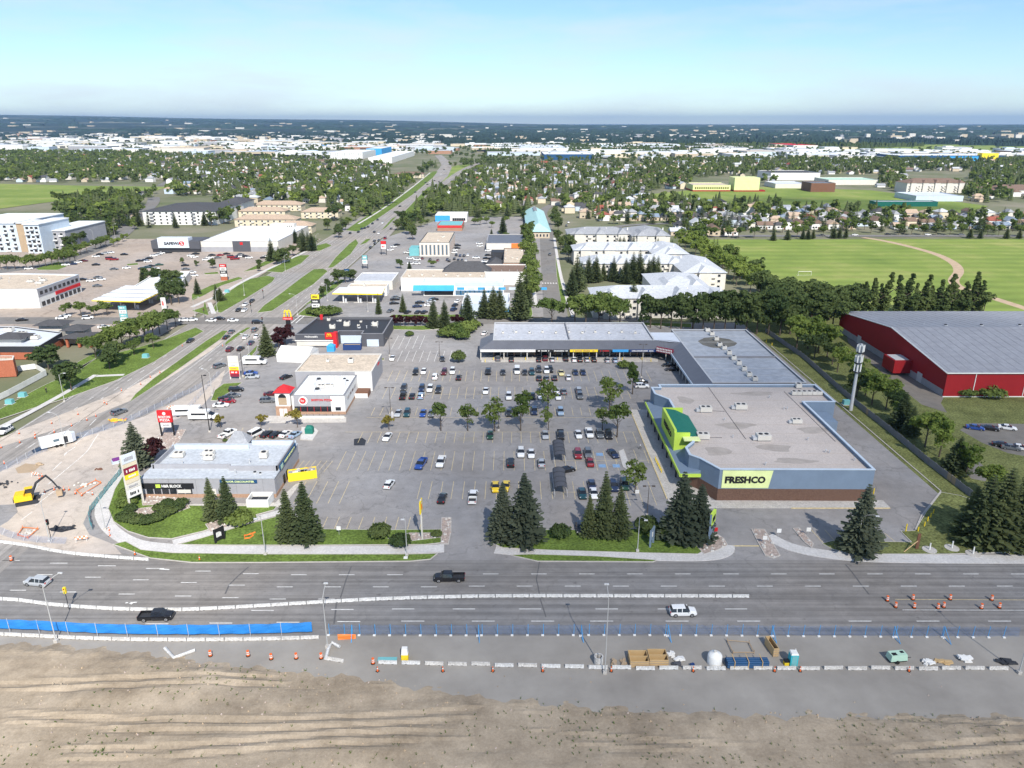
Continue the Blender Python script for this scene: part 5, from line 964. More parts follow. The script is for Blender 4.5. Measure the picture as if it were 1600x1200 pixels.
row([(58, 908, "su", 172)], 172, "on the front road at the far left", "traffic on the front road"); row([(244, 960, "kp", 2)], 0, "on front road beside blue fence", "traffic on the front road", zc=.9); row([(702, 900, "kp", 180)], 180, "on front road opposite lot entrance", "traffic on the front road", zc=.9); row([(1067, 953, "wu", 0)], 0, "on front road below the median blocks", "traffic on the front road", zc=.9)
row([(1524, 667, "bs"), (1547, 668, "ks"), (1574, 667, "ws")], -25, "in upper arena row", "cars at the arena"); row([(1566, 694, "ks"), (1580, 698, "gs"), (1593, 698, "ws")], -25, "in lower arena row", "cars at the arena")
# plaza and left lots: farther, built as whole cars
def far_row(txt, head, where, group, near=False):
    items = []
    for t in txt.split():
        a = t.split(","); items.append((float(a[0]), float(a[1]), a[2]))
    row(items, head, where, group, near)
PZ = "cars in the plaza lots"
far_row("652,397,ks 658,398,ws 671,397,ks 677,398,ks 683,398,cs 713,398,ks 719,399,ns 725,399,ks 731,398,ws", 90, "in upper plaza row", PZ)
far_row("660,403,ds 672,405,ks 684,406,ds 699,405,ns 702,407,ks 710,404,ks 716,406,ks 722,406,cs 728,407,ws", 90, "in middle plaza row", PZ)
far_row("641,403,ws 652,405,ws 642,411,ws 651,411,ws 744,402,ws", 0, "loose in the plaza lot", PZ)
far_row("697,395,rv 710,390,ws 714,387,ks 715,383,ku 709,394,ws", 10, "beside the tall office block", PZ)
far_row("750,384,ws 749,380,ws 763,391,ws 763,398,ks 760,403,ks 758,408,ws 757,411,ks", 5, "along right plaza shops", PZ)
far_row("644,389,ks 648,391,kp 637,394,wp 615,385,ws 610,390,ws 620,382,ks", 30, "along left plaza edge", PZ)
far_row("617,467,ks 616,473,ks 619,464,gs 656,472,ks 652,478,ns 670,476,ws 674,470,ss 678,467,ks", 15, "in blue building lot", PZ)
far_row("653,487,cs 663,487,ks 610,485,gs 715,470,ws 711,476,ks 709,483,nu 637,487,ks", 70, "in row below the blue building", PZ)
far_row("547,364,ks 560,362,ks 565,357,ns 570,356,ks 575,354,cs 582,349,ks 590,343,cs 598,348,ws", -90, "queued at far signals, outbound", HW)
far_row("585,362,ks 592,364,ws 611,357,ks 602,372,rv 585,376,ks 592,375,cs 586,380,ks 579,386,ks", 90, "queued at far signals, inbound", HW)
far_row("649,300,ks 665,285,ks 672,285,ws 679,282,ks 681,286,ws 686,284,ks 668,288,ks 690,272,ws 694,265,ks 625,322,ks", 75, "far up the highway", HW)
far_row("859,397,ks 885,352,ks 888,347,ws", 90, "on the side street", "cars on side streets")
far_row("1387,365.5,ks 1336,366.5,ws 1450,366,ws 1502,366,gs 1285,367,gs", 0, "on the street above the fields", "cars on side streets")
SL = "cars in the left lots"
far_row("150,400,ws 156,397,ks 165,395,ss 173,394,ws 194,397,ks 172,404,rv 178,405,rp", 10, "in upper left grocery lot", SL)
far_row("103,413,ws 114,412,ns 122,409,ws 131,407,ds 150,413,ks 178,420,gs 198,418,ws 45,419,ws", 15, "in lower left grocery lot", SL)
far_row("218,407,ks 226,406,ns 233,403,ks 240,399,ws 247,397,ss 252,395,ws 258,394,ks 263,394,ks 231,408,ws", 25, "in left grocery row", SL)
far_row("222,419,ns 230,417,ts 236,415,ks 243,419,ws 249,413,es 289,414,ks 290,420,gs", 25, "in near grocery row", SL)
far_row("306,396,ks 298,399,ws 304,401,ws 322,405,ws 328,402,ws 331,398,ks 344,398,rs 354,396,ks 361,401,rv 367,404,rp 372,400,ns 378,400,ws 384,400,ks 389,402,ws 412,402,ks 416,400,ws 376,397,gs 340,402,gs", 25, "in right grocery row", SL)
far_row("129,436,ks 142,438,ws 153,433,gs 158,436,ws 152,446,gs 34,499,ks 96,496,ws 102,493,ws 137,496,wu 162,510,ws 288,499,ws 300,499,ws 300,425,ws 303,430,ws", 20, "around left gas station", SL, near=False)
far_row("186,355,ks 195,352,ks 209,350,ws 145,381,ws", 40, "on the curved avenue", SL)
# ================================================================ trees
def quads(c, a, b_):
    """leaf quads: centres c, half-axes a and b_ (n,3)"""
    n = len(c); V = np.empty((n, 4, 3)); V[:, 0] = c - a - b_; V[:, 1] = c + a - b_ * .6; V[:, 2] = c + a * .8 + b_; V[:, 3] = c - a * .7 + b_ * .9; return V.reshape(-1, 3)
def rand_dirs(n):
    v = rng.normal(size=(n, 3)); return v / np.linalg.norm(v, axis=1)[:, None]
def leaf_blob(centres, radii, per, size, squash=.8):
    """leaf quads scattered on the shells of blobs, roughly facing outward"""
    out = []
    for c, r in zip(centres, radii):
        d = rand_dirs(per); d[:, 2] = np.where(d[:, 2] < -.35, -d[:, 2], d[:, 2]); k = r * rng.uniform(.55, 1.05, per)[:, None]
        p = c + d * k * np.array([1, 1, squash]); nrm = d + rng.normal(scale=.55, size=d.shape); nrm /= np.linalg.norm(nrm, axis=1)[:, None]
        t = np.cross(nrm, rand_dirs(per)); t /= np.linalg.norm(t, axis=1)[:, None] + 1e-9; u = np.cross(nrm, t); s = size * rng.uniform(.6, 1.3, per)[:, None]
        out.append(quads(p, t * s, u * s))
    return np.concatenate(out)
def quad_mesh(name, V, m):
    me = bpy.data.meshes.new(name); n = len(V) // 4; me.vertices.add(len(V)); me.vertices.foreach_set("co", V.astype(np.float32).ravel()); me.loops.add(n * 4); me.loops.foreach_set("vertex_index", np.arange(n * 4, dtype=np.int32))
    me.polygons.add(n); me.polygons.foreach_set("loop_start", np.arange(0, n * 4, 4, dtype=np.int32)); me.polygons.foreach_set("loop_total", np.full(n, 4, dtype=np.int32)); me.materials.append(M[m]); me.update(calc_edges=True); return me
def decid_crown(blobs, per, size, shape=(.42, .42, .36), zc=.62, seed=0):
    """unit-height broadleaf crown"""
    nl = 7; lobe = rand_dirs(nl) * rng.uniform(.45, .8, nl)[:, None]; lobe[:, 2] = np.abs(lobe[:, 2]) * np.where(rng.random(nl) < .3, -.6, 1); lobe[0] = (0, 0, .1)     # a few leading limbs carry the clumps, with gaps between
    d = lobe[rng.integers(0, nl, blobs)] + rng.normal(scale=.24, size=(blobs, 3)); c = d * np.array(shape) * .95 + np.array([0, 0, zc])
    r = rng.uniform(.085, .16, blobs) * (shape[0] / .42) ** .6
    return leaf_blob(c, r, per, size)
def spruce_crown(whorls, per, R=.23, droop=.25, size=.035):
    out = []
    for i in range(whorls):
        t = (i + .5) / whorls; z = .06 + .93 * t; rr = R * (1 - t) ** .82 + .012
        n = max(4, int(per * (1 - .6 * t)))
        for k in range(n):
            a = 2 * math.pi * (k + rng.uniform(-.35, .35)) / n + i * 1.3; L = rr * rng.uniform(.72, 1.16); dx, dy = math.cos(a), math.sin(a); seg = 3
            for q in range(seg):
                f0 = q / seg; f1 = (q + 1.15) / seg; w = L * .20 * (1.15 - .8 * f1) + size * .35; zz = lambda f: z - droop * L * f + .10 * L * f * f * 2
                p0 = np.array([dx * L * f0, dy * L * f0, zz(f0)]); p1 = np.array([dx * L * f1, dy * L * f1, zz(f1)]); side = np.array([-dy, dx, 0]) * w; tilt = np.array([0, 0, rng.uniform(-.35, .35) * w])
                out.append(np.array([p0 - side * 1.1 - tilt, p0 + side * 1.1 + tilt, p1 + side * .75 + tilt, p1 - side * .75 - tilt]))
                for s in (-1, 1):                                    # hanging sprigs at the edges
                    e = (p0 + p1) / 2 + side * s * .9; h = np.array([0, 0, -w * rng.uniform(.4, .9)]); out.append(np.array([e, e + (p1 - p0) * .6, e + (p1 - p0) * .5 + h + side * s * .3, e + h + side * s * .3]))
    return np.concatenate(out)
def trunk_mesh(limbs=True, h=.55, r=.022):
    b = MB(); b.tube([(0, 0, -.01), (.004, 0, h * .5), (0, .004, h)], r, 7, r2=r * .45)
    if limbs:
        for i in range(6):
            a = i * 1.15; z = h * (.45 + .09 * i); b.tube([(0, 0, z), (math.cos(a) * .10, math.sin(a) * .10, z + .10), (math.cos(a) * .19, math.sin(a) * .19, z + .20)], r * .4, 5, r2=r * .12)
    return quick("trunk", b, ["bark"])
def in_cyl(zc, n): return None
CROWN = {}
CROWN["leaf"] = [quad_mesh("crown", decid_crown(46, 50, .026), "leaf") for _ in range(4)]
CROWN["light"] = [quad_mesh("crown", decid_crown(40, 46, .026, (.36, .36, .36), .6), "leaf_light") for _ in range(3)]
CROWN["dark"] = [quad_mesh("crown", decid_crown(48, 50, .027, (.40, .40, .38), .58), "leaf_dark") for _ in range(3)]
CROWN["vase"] = [quad_mesh("crown", decid_crown(26, 34, .028, (.36, .36, .32), .66), "leaf") for _ in range(3)]
CROWN["plum"] = [quad_mesh("crown", decid_crown(40, 44, .034, (.42, .42, .38), .55), "leaf_plum") for _ in range(2)]
CROWN["yellow"] = [quad_mesh("crown", decid_crown(26, 36, .036, (.36, .36, .28), .66), "leaf_yellow")]
def poplar_crown():
    t = rng.uniform(.06, .97, 70); R = .075 * np.minimum(1, .45 + 2.2 * t) * (1 - t) ** .65; a = rng.uniform(0, 6.28, 70); f = rng.uniform(.2, 1, 70) ** .5
    c = np.stack([np.cos(a) * R * f + .05 * t * t, np.sin(a) * R * f, t], 1); return leaf_blob(c, .014 + R * .55, 30, .018, 1.5)
CROWN["poplar"] = [quad_mesh("crown", poplar_crown(), "leaf_dark") for _ in range(3)]
CROWN["column"] = [quad_mesh("crown", decid_crown(44, 44, .026, (.14, .14, .44), .54), "leaf")]
CROWN["spruce"] = [quad_mesh("crown", spruce_crown(24, 13, R_), "needle") for R_ in (.22, .25, .28)]
CROWN["blue"] = [quad_mesh("crown", spruce_crown(24, 13, R_), "needle_blue") for R_ in (.26, .30)]
CROWN["shrub"] = [quad_mesh("crown", leaf_blob(np.array([[0, 0, .42]] + [[math.cos(a) * .28, math.sin(a) * .28, .36] for a in np.arange(0, 6.2, .9)]), [.46] + [.3] * 7, 150, .055), "leaf_dark") for _ in range(2)]
CROWN["bush"] = [quad_mesh("crown", leaf_blob(np.array([[0, 0, .40]] + [[math.cos(a) * .34, math.sin(a) * .34, .3] for a in np.arange(0, 6.2, .9)]), [.42] + [.3] * 7, 130, .055), "leaf")]
TR_D, TR_S, TR_B = trunk_mesh(), trunk_mesh(False, .9, .016), trunk_mesh(False, .35, .03)
SPEC = dict(leaf=("leafy_tree", "tree", "green leafy tree"), light=("leafy_tree", "tree", "light green leafy tree"), dark=("leafy_tree", "tree", "dark green leafy tree"), vase=("leafy_tree", "tree", "vase shaped leafy tree"), plum=("plum_tree", "tree", "purple leaved tree"),
            yellow=("leafy_tree", "tree", "small yellowing tree"), poplar=("poplar_tree", "tree", "tall narrow poplar"), column=("columnar_tree", "tree", "slim columnar tree"), spruce=("spruce_tree", "tree", "dark green spruce"), blue=("spruce_tree", "tree", "blue green spruce"),
            shrub=("round_shrub", "shrub", "dark round shrub"), bush=("bush", "shrub", "green leafy bush"))
def tree(sp, x, y, h, label, group=None, wide=1.0):
    nm, cat, _ = SPEC[sp]; r = thing(nm, label, cat, (x, y, 0), random.uniform(0, 6.28), group); v = random.choice(CROWN[sp])
    s = (h * wide, h * wide, h)
    t = TR_S if sp in ("spruce", "blue") else TR_B if sp in ("shrub", "bush") else TR_D
    o = inst("trunk", t, r, (0, 0, -.05), 0, s); o = inst("crown", v, r, (0, 0, 0), 0, s); return r
def grove(sp, items, where, group, h=None, wide=1.0, hv=.15):
    """items: (px, py[, height]) of the trunk foot; labelled by count from the left"""
    items = sorted(items, key=lambda t: t[0]); n = len(items)
    for i, it in enumerate(items):
        x, y = P(it[0], it[1]); hh = it[2] if len(it) > 2 else h * random.uniform(1 - hv, 1 + hv)
        pos = f", {nth(i + 1)} from left" if n > 1 else ""
        tree(sp, x, y, hh, f"{SPEC[sp][2]}{pos} {where}", group, (it[3] if len(it) > 3 else wide) * random.uniform(.93, 1.07))
FS = "spruces of the front lawns"
grove("spruce", [(333, 812, 10.5, .95), (358, 813, 11, .9)], "in front of grey corner building", FS)
grove("spruce", [(452, 843, 12, 1.0), (480, 845, 14, 1.1)], "on the lawn left of lot entrance", FS)
grove("blue", [(786, 843, 13.5, 1.0), (819, 845, 16, 1.05)], "on the lawn right of lot entrance", FS)
grove("spruce", [(920, 838, 10, .9), (943, 838, 15.5, .8), (967, 838, 12, .85)], "in front of the shopping lot near supermarket", FS)
grove("blue", [(1062, 843, 16, 1.0), (1090, 842, 13, 1.05)], "beside the supermarket driveway", FS)
grove("blue", [(1341, 862, 15.6, 1.0)], "at the front corner of the supermarket lot", FS)
grove("blue", [(216, 729, 12.5, 1.1)], "by the sidewalk left of grey corner building", FS)
grove("spruce", [(1512, 838, 12, 1.1), (1530, 848, 16, 1.2), (1556, 852, 18, 1.1), (1582, 852, 17, 1.2), (1606, 850, 16, 1.1)], "in the dark clump at the right edge", "spruces at the right edge")
grove("spruce", [(1408, 668, 11, 1.3), (1492, 738, 10, 1.2), (1422, 680, 9, 1.2)], "in tree line behind the board fence", "trees behind the board fence")
grove("spruce", [(418, 556, 12.5, 1.25)], "beside the burger restaurant drive", FS)
grove("spruce", [(678, 512, 13), (695, 512, 12.5), (731, 509, 15, 1.1)], "along cross street behind burger restaurant", "spruces along the cross street")
grove("spruce", [(757, 497, 14), (771, 497, 15), (781, 497, 14)], "in front of the pale blue shop", "spruces along the cross street")
grove("spruce", [(812, 500, 22, .85), (822, 480, 18, .9)], "at the corner of the side street", "spruces along the cross street")
grove("spruce", [(630, 488, 9, .8), (592, 491, 10, .7)], "in front of the gas bar lot", "spruces along the cross street")
grove("spruce", [(893, 462, 15), (901, 455, 20), (908, 448, 14), (919, 441, 15), (931, 440, 15), (943, 438, 10), (958, 439, 14), (977, 442, 14, 1.1), (988, 441, 17), (998, 441, 18), (1012, 445, 15), (1019, 446, 17), (1026, 445, 16), (1041, 444, 8)], "in the condo courtyard", "spruces among the condos")
grove("spruce", [(930, 394, 10), (962, 394, 9), (968, 394, 11), (974, 394, 11), (989, 394, 12), (1027, 394, 10), (1049, 397, 10), (922, 380, 9), (939, 378, 8)], "between the rear condo blocks", "spruces among the condos")
grove("spruce", [(942, 482, 11), (971, 484, 12), (988, 492, 16), (1030, 486, 11), (1054, 486, 12), (1096, 482, 11)], "against the nearest condo block", "spruces among the condos")
grove("dark", [(893, 399, 14), (888, 407, 11), (886, 388, 10)], "at the left end of rear condos", "trees among the condos", wide=.9)
grove("leaf", [(862, 508, 13), (898, 509, 15), (915, 510, 15), (935, 510, 15), (952, 510, 15), (968, 510, 14)], "behind the strip mall, left group", "tall tree row behind the mall", wide=1.05)
grove("dark", [(1016, 512, 15), (1032, 514, 16), (1048, 513, 15), (1064, 516, 16), (1082, 515, 17), (1098, 517, 16), (1115, 517, 17), (1132, 518, 18), (1148, 519, 17), (1165, 521, 18), (1182, 522, 18), (1200, 523, 19), (1218, 524, 18), (1234, 522, 18)], "behind the strip mall, right group", "tall tree row behind the mall", wide=.95)
belt = [(1062, 384), (1070, 392), (1080, 388), (1086, 400), (1094, 398), (1098, 410), (1108, 408), (1112, 420), (1122, 418), (1128, 430), (1138, 428), (1146, 438), (1156, 436), (1166, 446), (1178, 446), (1120, 410), (1134, 420), (1150, 446), (1172, 456), (1190, 458)]
grove("light", belt, "in the bright belt beside the condos", "tree belt along the field", h=12)
grove("dark", [(1186, 470), (1200, 476), (1212, 486), (1226, 480), (1240, 492), (1254, 484), (1268, 496), (1282, 488), (1296, 500), (1310, 494), (1200, 500), (1222, 508), (1248, 510), (1275, 512), (1300, 516)], "in the dark wood above the alley", "tree belt along the field", h=15, wide=1.1)
grove("light", [(1244, 548, 14), (1262, 545, 15), (1278, 552, 14), (1292, 558, 13), (1308, 582, 11), (1330, 600, 11)], "in pale clump by board fence", "trees behind the board fence")
grove("light", [(1352, 618, 10), (1362, 632, 11), (1384, 640, 11), (1402, 662, 8), (1445, 698, 11), (1467, 714, 11), (1508, 745, 9), (1540, 775, 9)], "in tree line behind the board fence", "trees behind the board fence")
grove("dark", [(1272, 560, 11), (1300, 570, 10), (1338, 620, 10), (1398, 648, 8)], "in tree line behind the board fence", "trees behind the board fence")
grove("bush", [(1508, 618, 4.6), (1546, 620, 5.6)], "against front of the red arena", "bushes at the arena", wide=1.3)
grove("poplar", [(x, 489 + (i % 3), h_) for i, (x, h_) in enumerate(((1338, 14), (1350, 15), (1362, 17), (1374, 14), (1380, 19), (1402, 18), (1412, 19), (1428, 14), (1440, 19), (1452, 13), (1462, 16), (1474, 17), (1486, 18), (1498, 15), (1508, 14), (1518, 19), (1528, 16)))], "behind the red arena", "poplars behind the arena", wide=1.5)
grove("dark", [(1322, 492, 14), (1334, 488, 15), (1420, 491, 10), (1447, 490, 10), (1468, 490, 9), (1500, 491, 10), (1536, 490, 11)], "among arena poplars", "poplars behind the arena")
LT = "trees on the lot divider"
grove("vase", [(689, 673, 8.5), (731, 673, 8.2, .9), (773, 674, 9.5), (813.5, 673, 9.5, .9), (857, 672, 6.5, .9), (941, 672, 7), (964, 683, 10, 1.1)], "along the divider in the lot", LT)
grove("vase", [(816, 650, 8), (856, 642, 9.5), (952, 640, 10, 1.1)], "above the divider in the lot", LT)
grove("vase", [(992, 770, 8, 1.0)], "beside the lot lamp near supermarket", LT)
grove("column", [(988, 616, 10.5, 1.1)], "at the right end of the lot", LT)
grove("yellow", [(608, 672, 4.5), (465, 668, 5.5, 1.1), (408, 668, 4.2), (345, 669, 4.2)], "at the left of the lot", LT)
grove("shrub", [(717, 566, 6.0, .8)], "at the head of the alley", "shrubs of the lot"); grove("bush", [(975, 575, 4)], "by lamp post near mall corner", "shrubs of the lot")
grove("shrub", [(594, 840, 4.3), (626, 853, 3.6, 1.2), (876, 840, 4.2), (682, 838, 1.8, 1.2), (1043, 838, 4.5), (1010, 832, 5)], "on the front lawns", "shrubs of the front lawns")
grove("bush", [(376, 818, 4.4, 1.25), (205, 775, 3.4, 1.3), (198, 790, 3.2, 1.3), (352, 690, 1.2)], "around grey corner building", "shrubs of the front lawns")
grove("shrub", [(192, 812, 2.4, 1.2), (202, 814, 2.5, 1.3), (216, 817, 2.6, 1.3), (230, 818, 2.6, 1.3), (245, 814, 2.6, 1.3), (256, 808, 2.6, 1.3), (266, 803, 2.5, 1.3), (276, 798, 2.5, 1.3), (250, 798, 2.4, 1.2), (284, 790, 2.4, 1.2), (262, 790, 2.2, 1.2), (205, 800, 2.6)], "in the juniper bed on corner lawn", "junipers on the corner lawn")
grove("plum", [(240, 722, 7.5, .95), (446, 540, 9, 1.0), (436, 545, 7)], "beside a spruce", "purple leaved trees")
grove("plum", [(x, 509 + (i % 2), 5.2) for i, x in enumerate((616, 626, 638, 648, 658, 668, 712, 722))], "in the purple hedge behind burger lot", "purple leaved trees")
grove("bush", [(505, 493, 6, 1.3), (518, 492, 6, 1.3), (490, 490, 5, 1.2), (640, 525, 3), (700, 526, 6, 1.2), (712, 522, 7), (722, 530, 6), (730, 520, 7), (740, 512, 5)], "around burger restaurant", "shrubs of the burger lot")
grove("dark", [(528, 446, 9), (540, 442, 8), (552, 440, 7), (505, 465, 6), (515, 455, 7)], "along verge by gas bar", "trees by the gas bar")
grove("leaf", [(x, y, 13) for x, y in ((828, 478), (830, 466), (826, 452), (829, 440), (825, 428), (828, 416), (824, 404), (827, 394), (822, 384), (824, 374))], "in green row along side street", "side street trees", wide=.85)
grove("dark", [(832, 364, 10), (868, 352, 12), (872, 362, 12), (866, 340, 11), (870, 378, 9), (876, 390, 9), (818, 345, 10)], "beside the teal roofed hall", "side street trees")
grove("dark", [(628, 348, 12), (634, 358, 12), (640, 366, 14), (645, 375, 11), (652, 345, 9), (622, 360, 9), (668, 352, 6)], "on highway side of plaza", "plaza trees")
grove("leaf", [(788, 352, 8), (750, 352, 7), (760, 350, 7), (742, 352, 7), (790, 375, 6), (675, 418, 5), (626, 420, 6), (714, 420, 3), (768, 356, 6)], "in the plaza lots", "plaza trees")
grove("spruce", [(786, 366, 16, .9), (818, 374, 13), (768, 373, 8), (640, 420, 5)], "in the plaza lots", "plaza trees")
LF = "trees left of the highway"
grove("dark", [(112, 610, 10, 1.1), (172, 577, 9, 1.2), (182, 570, 9), (76, 576, 9, 1.2), (60, 574, 8), (96, 604, 7)], "on the lawn by outer lanes", LF)
grove("leaf", [(150, 560, 9), (162, 552, 9), (178, 548, 10), (192, 545, 11), (205, 540, 10), (216, 535, 11), (228, 532, 12), (240, 527, 11), (250, 522, 10), (262, 515, 9), (275, 510, 8), (240, 545, 7), (210, 555, 7), (185, 562, 8)], "in roadside thicket opposite gas station", LF)
grove("leaf", [(104, 494, 6.5), (127, 494, 7), (148, 495, 6), (168, 493, 7)], "in a row before gas station", LF)
grove("dark", [(268, 476, 13, 1.1), (280, 474, 12), (256, 468, 9), (262, 450, 10), (245, 444, 9), (232, 442, 9), (275, 448, 9)], "around gas station end", LF)
grove("spruce", [(309, 460, 9), (224, 443, 9), (339, 468, 8), (290, 447, 6), (345, 470, 7, 1.5)], "on the verge near junction", LF)
grove("spruce", [(425, 408, 15, .9), (436, 406, 9), (475, 392, 16, .9), (482, 388, 12), (488, 392, 13), (470, 385, 10), (462, 380, 11)], "beside the grocery store end", LF)
grove("dark", [(440, 412, 10), (448, 410, 10), (432, 414, 9), (492, 386, 8), (458, 400, 8), (405, 424, 4), (333, 420, 6), (308, 416, 4), (285, 412, 4), (405, 418, 5)], "in front of the grocery store end", LF)
grove("leaf", [(x, 421 - (x > 40) * (x - 40) * .13, 9) for x in (2, 12, 24, 42, 52, 62, 72, 82, 92, 100, 110, 118)], "in hedge row along curved avenue", LF)
grove("leaf", [(x, 407 - (x - 95) * .31, 8) for x in (96, 106, 116, 126, 136, 150, 158, 166)], "in upper hedge row of curved avenue", LF)
grove("light", [(178, 386, 6), (185, 383, 6), (192, 378, 6), (198, 374, 5)], "on curved avenue median", LF)
grove("dark", [(108, 392, 10), (118, 388, 11), (128, 385, 12), (140, 378, 13), (150, 372, 14), (160, 365, 14), (135, 360, 12), (120, 350, 12), (170, 352, 13), (182, 345, 12), (195, 340, 12), (205, 332, 12), (104, 345, 10), (88, 328, 10)], "around dark roofs by curved avenue", LF)
grove("spruce", [(218, 353, 14), (275, 356, 13, .9), (320, 352, 12), (332, 350, 12), (212, 345, 12), (122, 370, 14)], "beside white apartment block", LF)
grove("dark", [(350, 350, 14), (358, 342, 14), (345, 335, 12), (530, 372, 11), (512, 360, 10), (524, 345, 16), (540, 360, 9)], "right of white apartment block", LF)
grove("light", [(545, 352, 8), (556, 345, 9), (566, 338, 9), (576, 332, 9), (586, 326, 9), (596, 320, 9), (606, 314, 9), (616, 308, 9), (626, 302, 9), (636, 296, 9), (646, 290, 9), (552, 338, 9), (572, 325, 9), (592, 312, 9), (612, 300, 9), (630, 290, 9)], "in long row left of highway", "highway tree row")
grove("dark", [(614, 318, 16), (606, 322, 12), (640, 285, 14), (652, 280, 12), (660, 274, 12), (668, 268, 12), (676, 262, 12), (655, 270, 12), (664, 262, 12)], "in long row left of highway", "highway tree row")
grove("leaf", [(x, y, 9) for x, y in ((1085, 372), (1102, 371), (1112, 371), (1138, 371), (1154, 372), (1178, 372), (1286, 369), (1404, 367), (1424, 367), (1442, 367), (1462, 367), (1484, 367), (1504, 367), (1542, 368), (1560, 368), (1592, 369), (1252, 371), (1245, 371))], "along the street above the fields", "street trees above the fields")
grove("spruce", [(x, y, 9) for x, y in ((1208, 376), (1230, 375), (1254, 374), (1262, 374), (1270, 373), (1302, 372), (1311, 372), (1321, 372), (1515, 372), (1531, 373), (1572, 373), (1592, 373))], "on field edge below the street", "street trees above the fields")
# ================================================================ street furniture, signs, the work site
def pole(name, label, px, h, m="pole_grey", arms=((1, 0),), arm=2.2, r=.09, group=None, box=False, rise=.0, base=True):
    X, Y = P(*px); t = thing(name, label, "lamp post", (X, Y, 0), group=group); b = MB(); b.tube([(X, Y, 0), (X, Y, h)], r, 8, r2=r * .6); b.build("pole", m, t)
    if base: part(t, "base", "concrete", X - .3, Y - .3, -.02, X + .3, Y + .3, .5)
    for ax, ay in arms:
        b = MB()
        if box: b.tube([(X, Y, h - .1), (X + ax * arm, Y + ay * arm, h - .1)], .05, 5); b.build("arm", m, t); part(t, "lamp_head", m, X + ax * arm - .35, Y + ay * arm - .2, h - .25, X + ax * arm + .35, Y + ay * arm + .2, h - .02)
        else: b.tube([(X, Y, h - .4), (X + ax * arm * .3, Y + ay * arm * .3, h + .35), (X + ax * arm * .7, Y + ay * arm * .7, h + .75), (X + ax * arm, Y + ay * arm, h + .8)], r * .5, 6); b.build("arm", m, t); part(t, "lamp_head", "steel", X + ax * arm - .4, Y + ay * arm - .14, h + .66, X + ax * arm + .35, Y + ay * arm + .14, h + .86, .03)
    return t
LP = "parking lot lamps"
for px, h, l in (((611, 655), 10, "dark double lamp post at left end of lot divider"), ((779, 673), 9, "dark double lamp post among divider trees"), ((954, 655), 10, "dark double lamp post by right divider trees"), ((1011, 806), 7.5, "short dark double lamp post near supermarket driveway"), ((1002, 590), 12, "dark double lamp post near the mall corner"), ((687, 560), 6.5, "dark lamp post behind the burger lot"), ((609, 556), 7, "dark lamp post beside burger restaurant")):
    pole("lot_lamp", l, px, h, "pole_brown", ((1, 0), (-1, 0)), 1.0, .1, LP, box=True)
pole("lot_lamp", "tall black lamp mast behind grey corner building", (328, 675), 17, "black", ((1, 0),), .9, .14, LP, box=True); pole("lot_lamp", "tall black lamp mast beside stacked shop sign", (380, 588), 10, "black", ((1, 0),), .8, .12, LP, box=True)
SLg = "street lights"
for px, h, a, l in (((415, 867), 9, (0, -1), "grey street light on verge below front lawn"), ((636, 868), 9, (0, -1), "grey street light on verge beside lot entrance"), ((996, 862), 8, (.3, -1), "grey street light on lawn left of blue signs"), ((1337, 867), 9, (.8, -.6), "grey street light before the corner spruce"), ((101, 628), 9, (.9, -.3), "grey street light on lawn by outer lanes"), ((102, 698), 9, (-1, .2), "grey street light behind white trailer"),
                    ((165, 828), 8, (-.9, .2), "grey street light inside corner verge"), ((78, 846), 9, (-.3, 1), "thin grey street light at corner fence"), ((88, 1003), 11, (.6, 1), "street light at left end of blue fence"), ((512, 1012), 10, (0, 1), "grey street light at right end of blue fence"), ((945, 1052), 14, (0, 1), "tall grey street light by the concrete pipe"), ((1592, 1052), 12, (0, 1), "grey street light at lower right corner"),
                    ((332, 618), 8, (-.9, .3), "grey street light by highway verge"), ((390, 557), 8, (-.9, .2), "grey street light on strip beside highway lanes"), ((465, 492), 9, (-1, 0), "signal pole arm at highway junction corner"), ((305, 494), 8, (1, 0), "street light at left corner of highway junction"), ((340, 487), 9, (0, 1), "grey street light on left highway lawn"), ((382, 462), 9, (.5, .5), "grey street light behind left highway lawn"),
                    ((446, 424), 9, (.5, .5), "grey street light beside grocery store lawn"), ((495, 388), 9, (.5, .5), "grey street light near far signals"), ((180, 372), 10, (.8, 0), "street light on curved avenue"), ((30, 414), 9, (.8, 0), "street light before grey residence"), ((148, 383), 10, (-.6, .2), "street light in avenue hedge"), ((512, 470), 8, (-.8, 0), "street light by gas bar verge"), ((575, 487), 9, (-.5, 0), "white lamp post in gas bar lot")):
    pole("street_light", l, px, h, "pole_grey", (a,), 2.6, .1, SLg)
# traffic signals of the highway junction
for px, l in (((411, 512), "traffic signal on near median of highway junction"), ((393, 489), "traffic signal on far median of highway junction"), ((320, 498), "traffic signal at left kerb of highway junction"), ((412, 467), "small dark traffic signal on grass median"), ((108, 952), "yellow traffic signal on the front road median"), ((80, 842), "dark signal pole by corner fence")):
    X, Y = P(*px); t = thing("traffic_signal", l, "traffic signal", (X, Y, 0), group="traffic signals"); b = MB(); b.tube([(X, Y, 0), (X, Y, 4.5)], .07, 6); b.build("pole", "charcoal", t); part(t, "signal_head", "yellow" if "yellow" in l else "black", X - .22, Y - .2, 3.4, X + .22, Y + .2, 4.6)
    for k, m in enumerate(("lamp_red", "tan", "green_roof")): b = MB(); b.tube([(X, Y - .2, 4.35 - k * .36), (X, Y - .28, 4.35 - k * .36)], .12, 8); b.build("signal_lens", m, t)
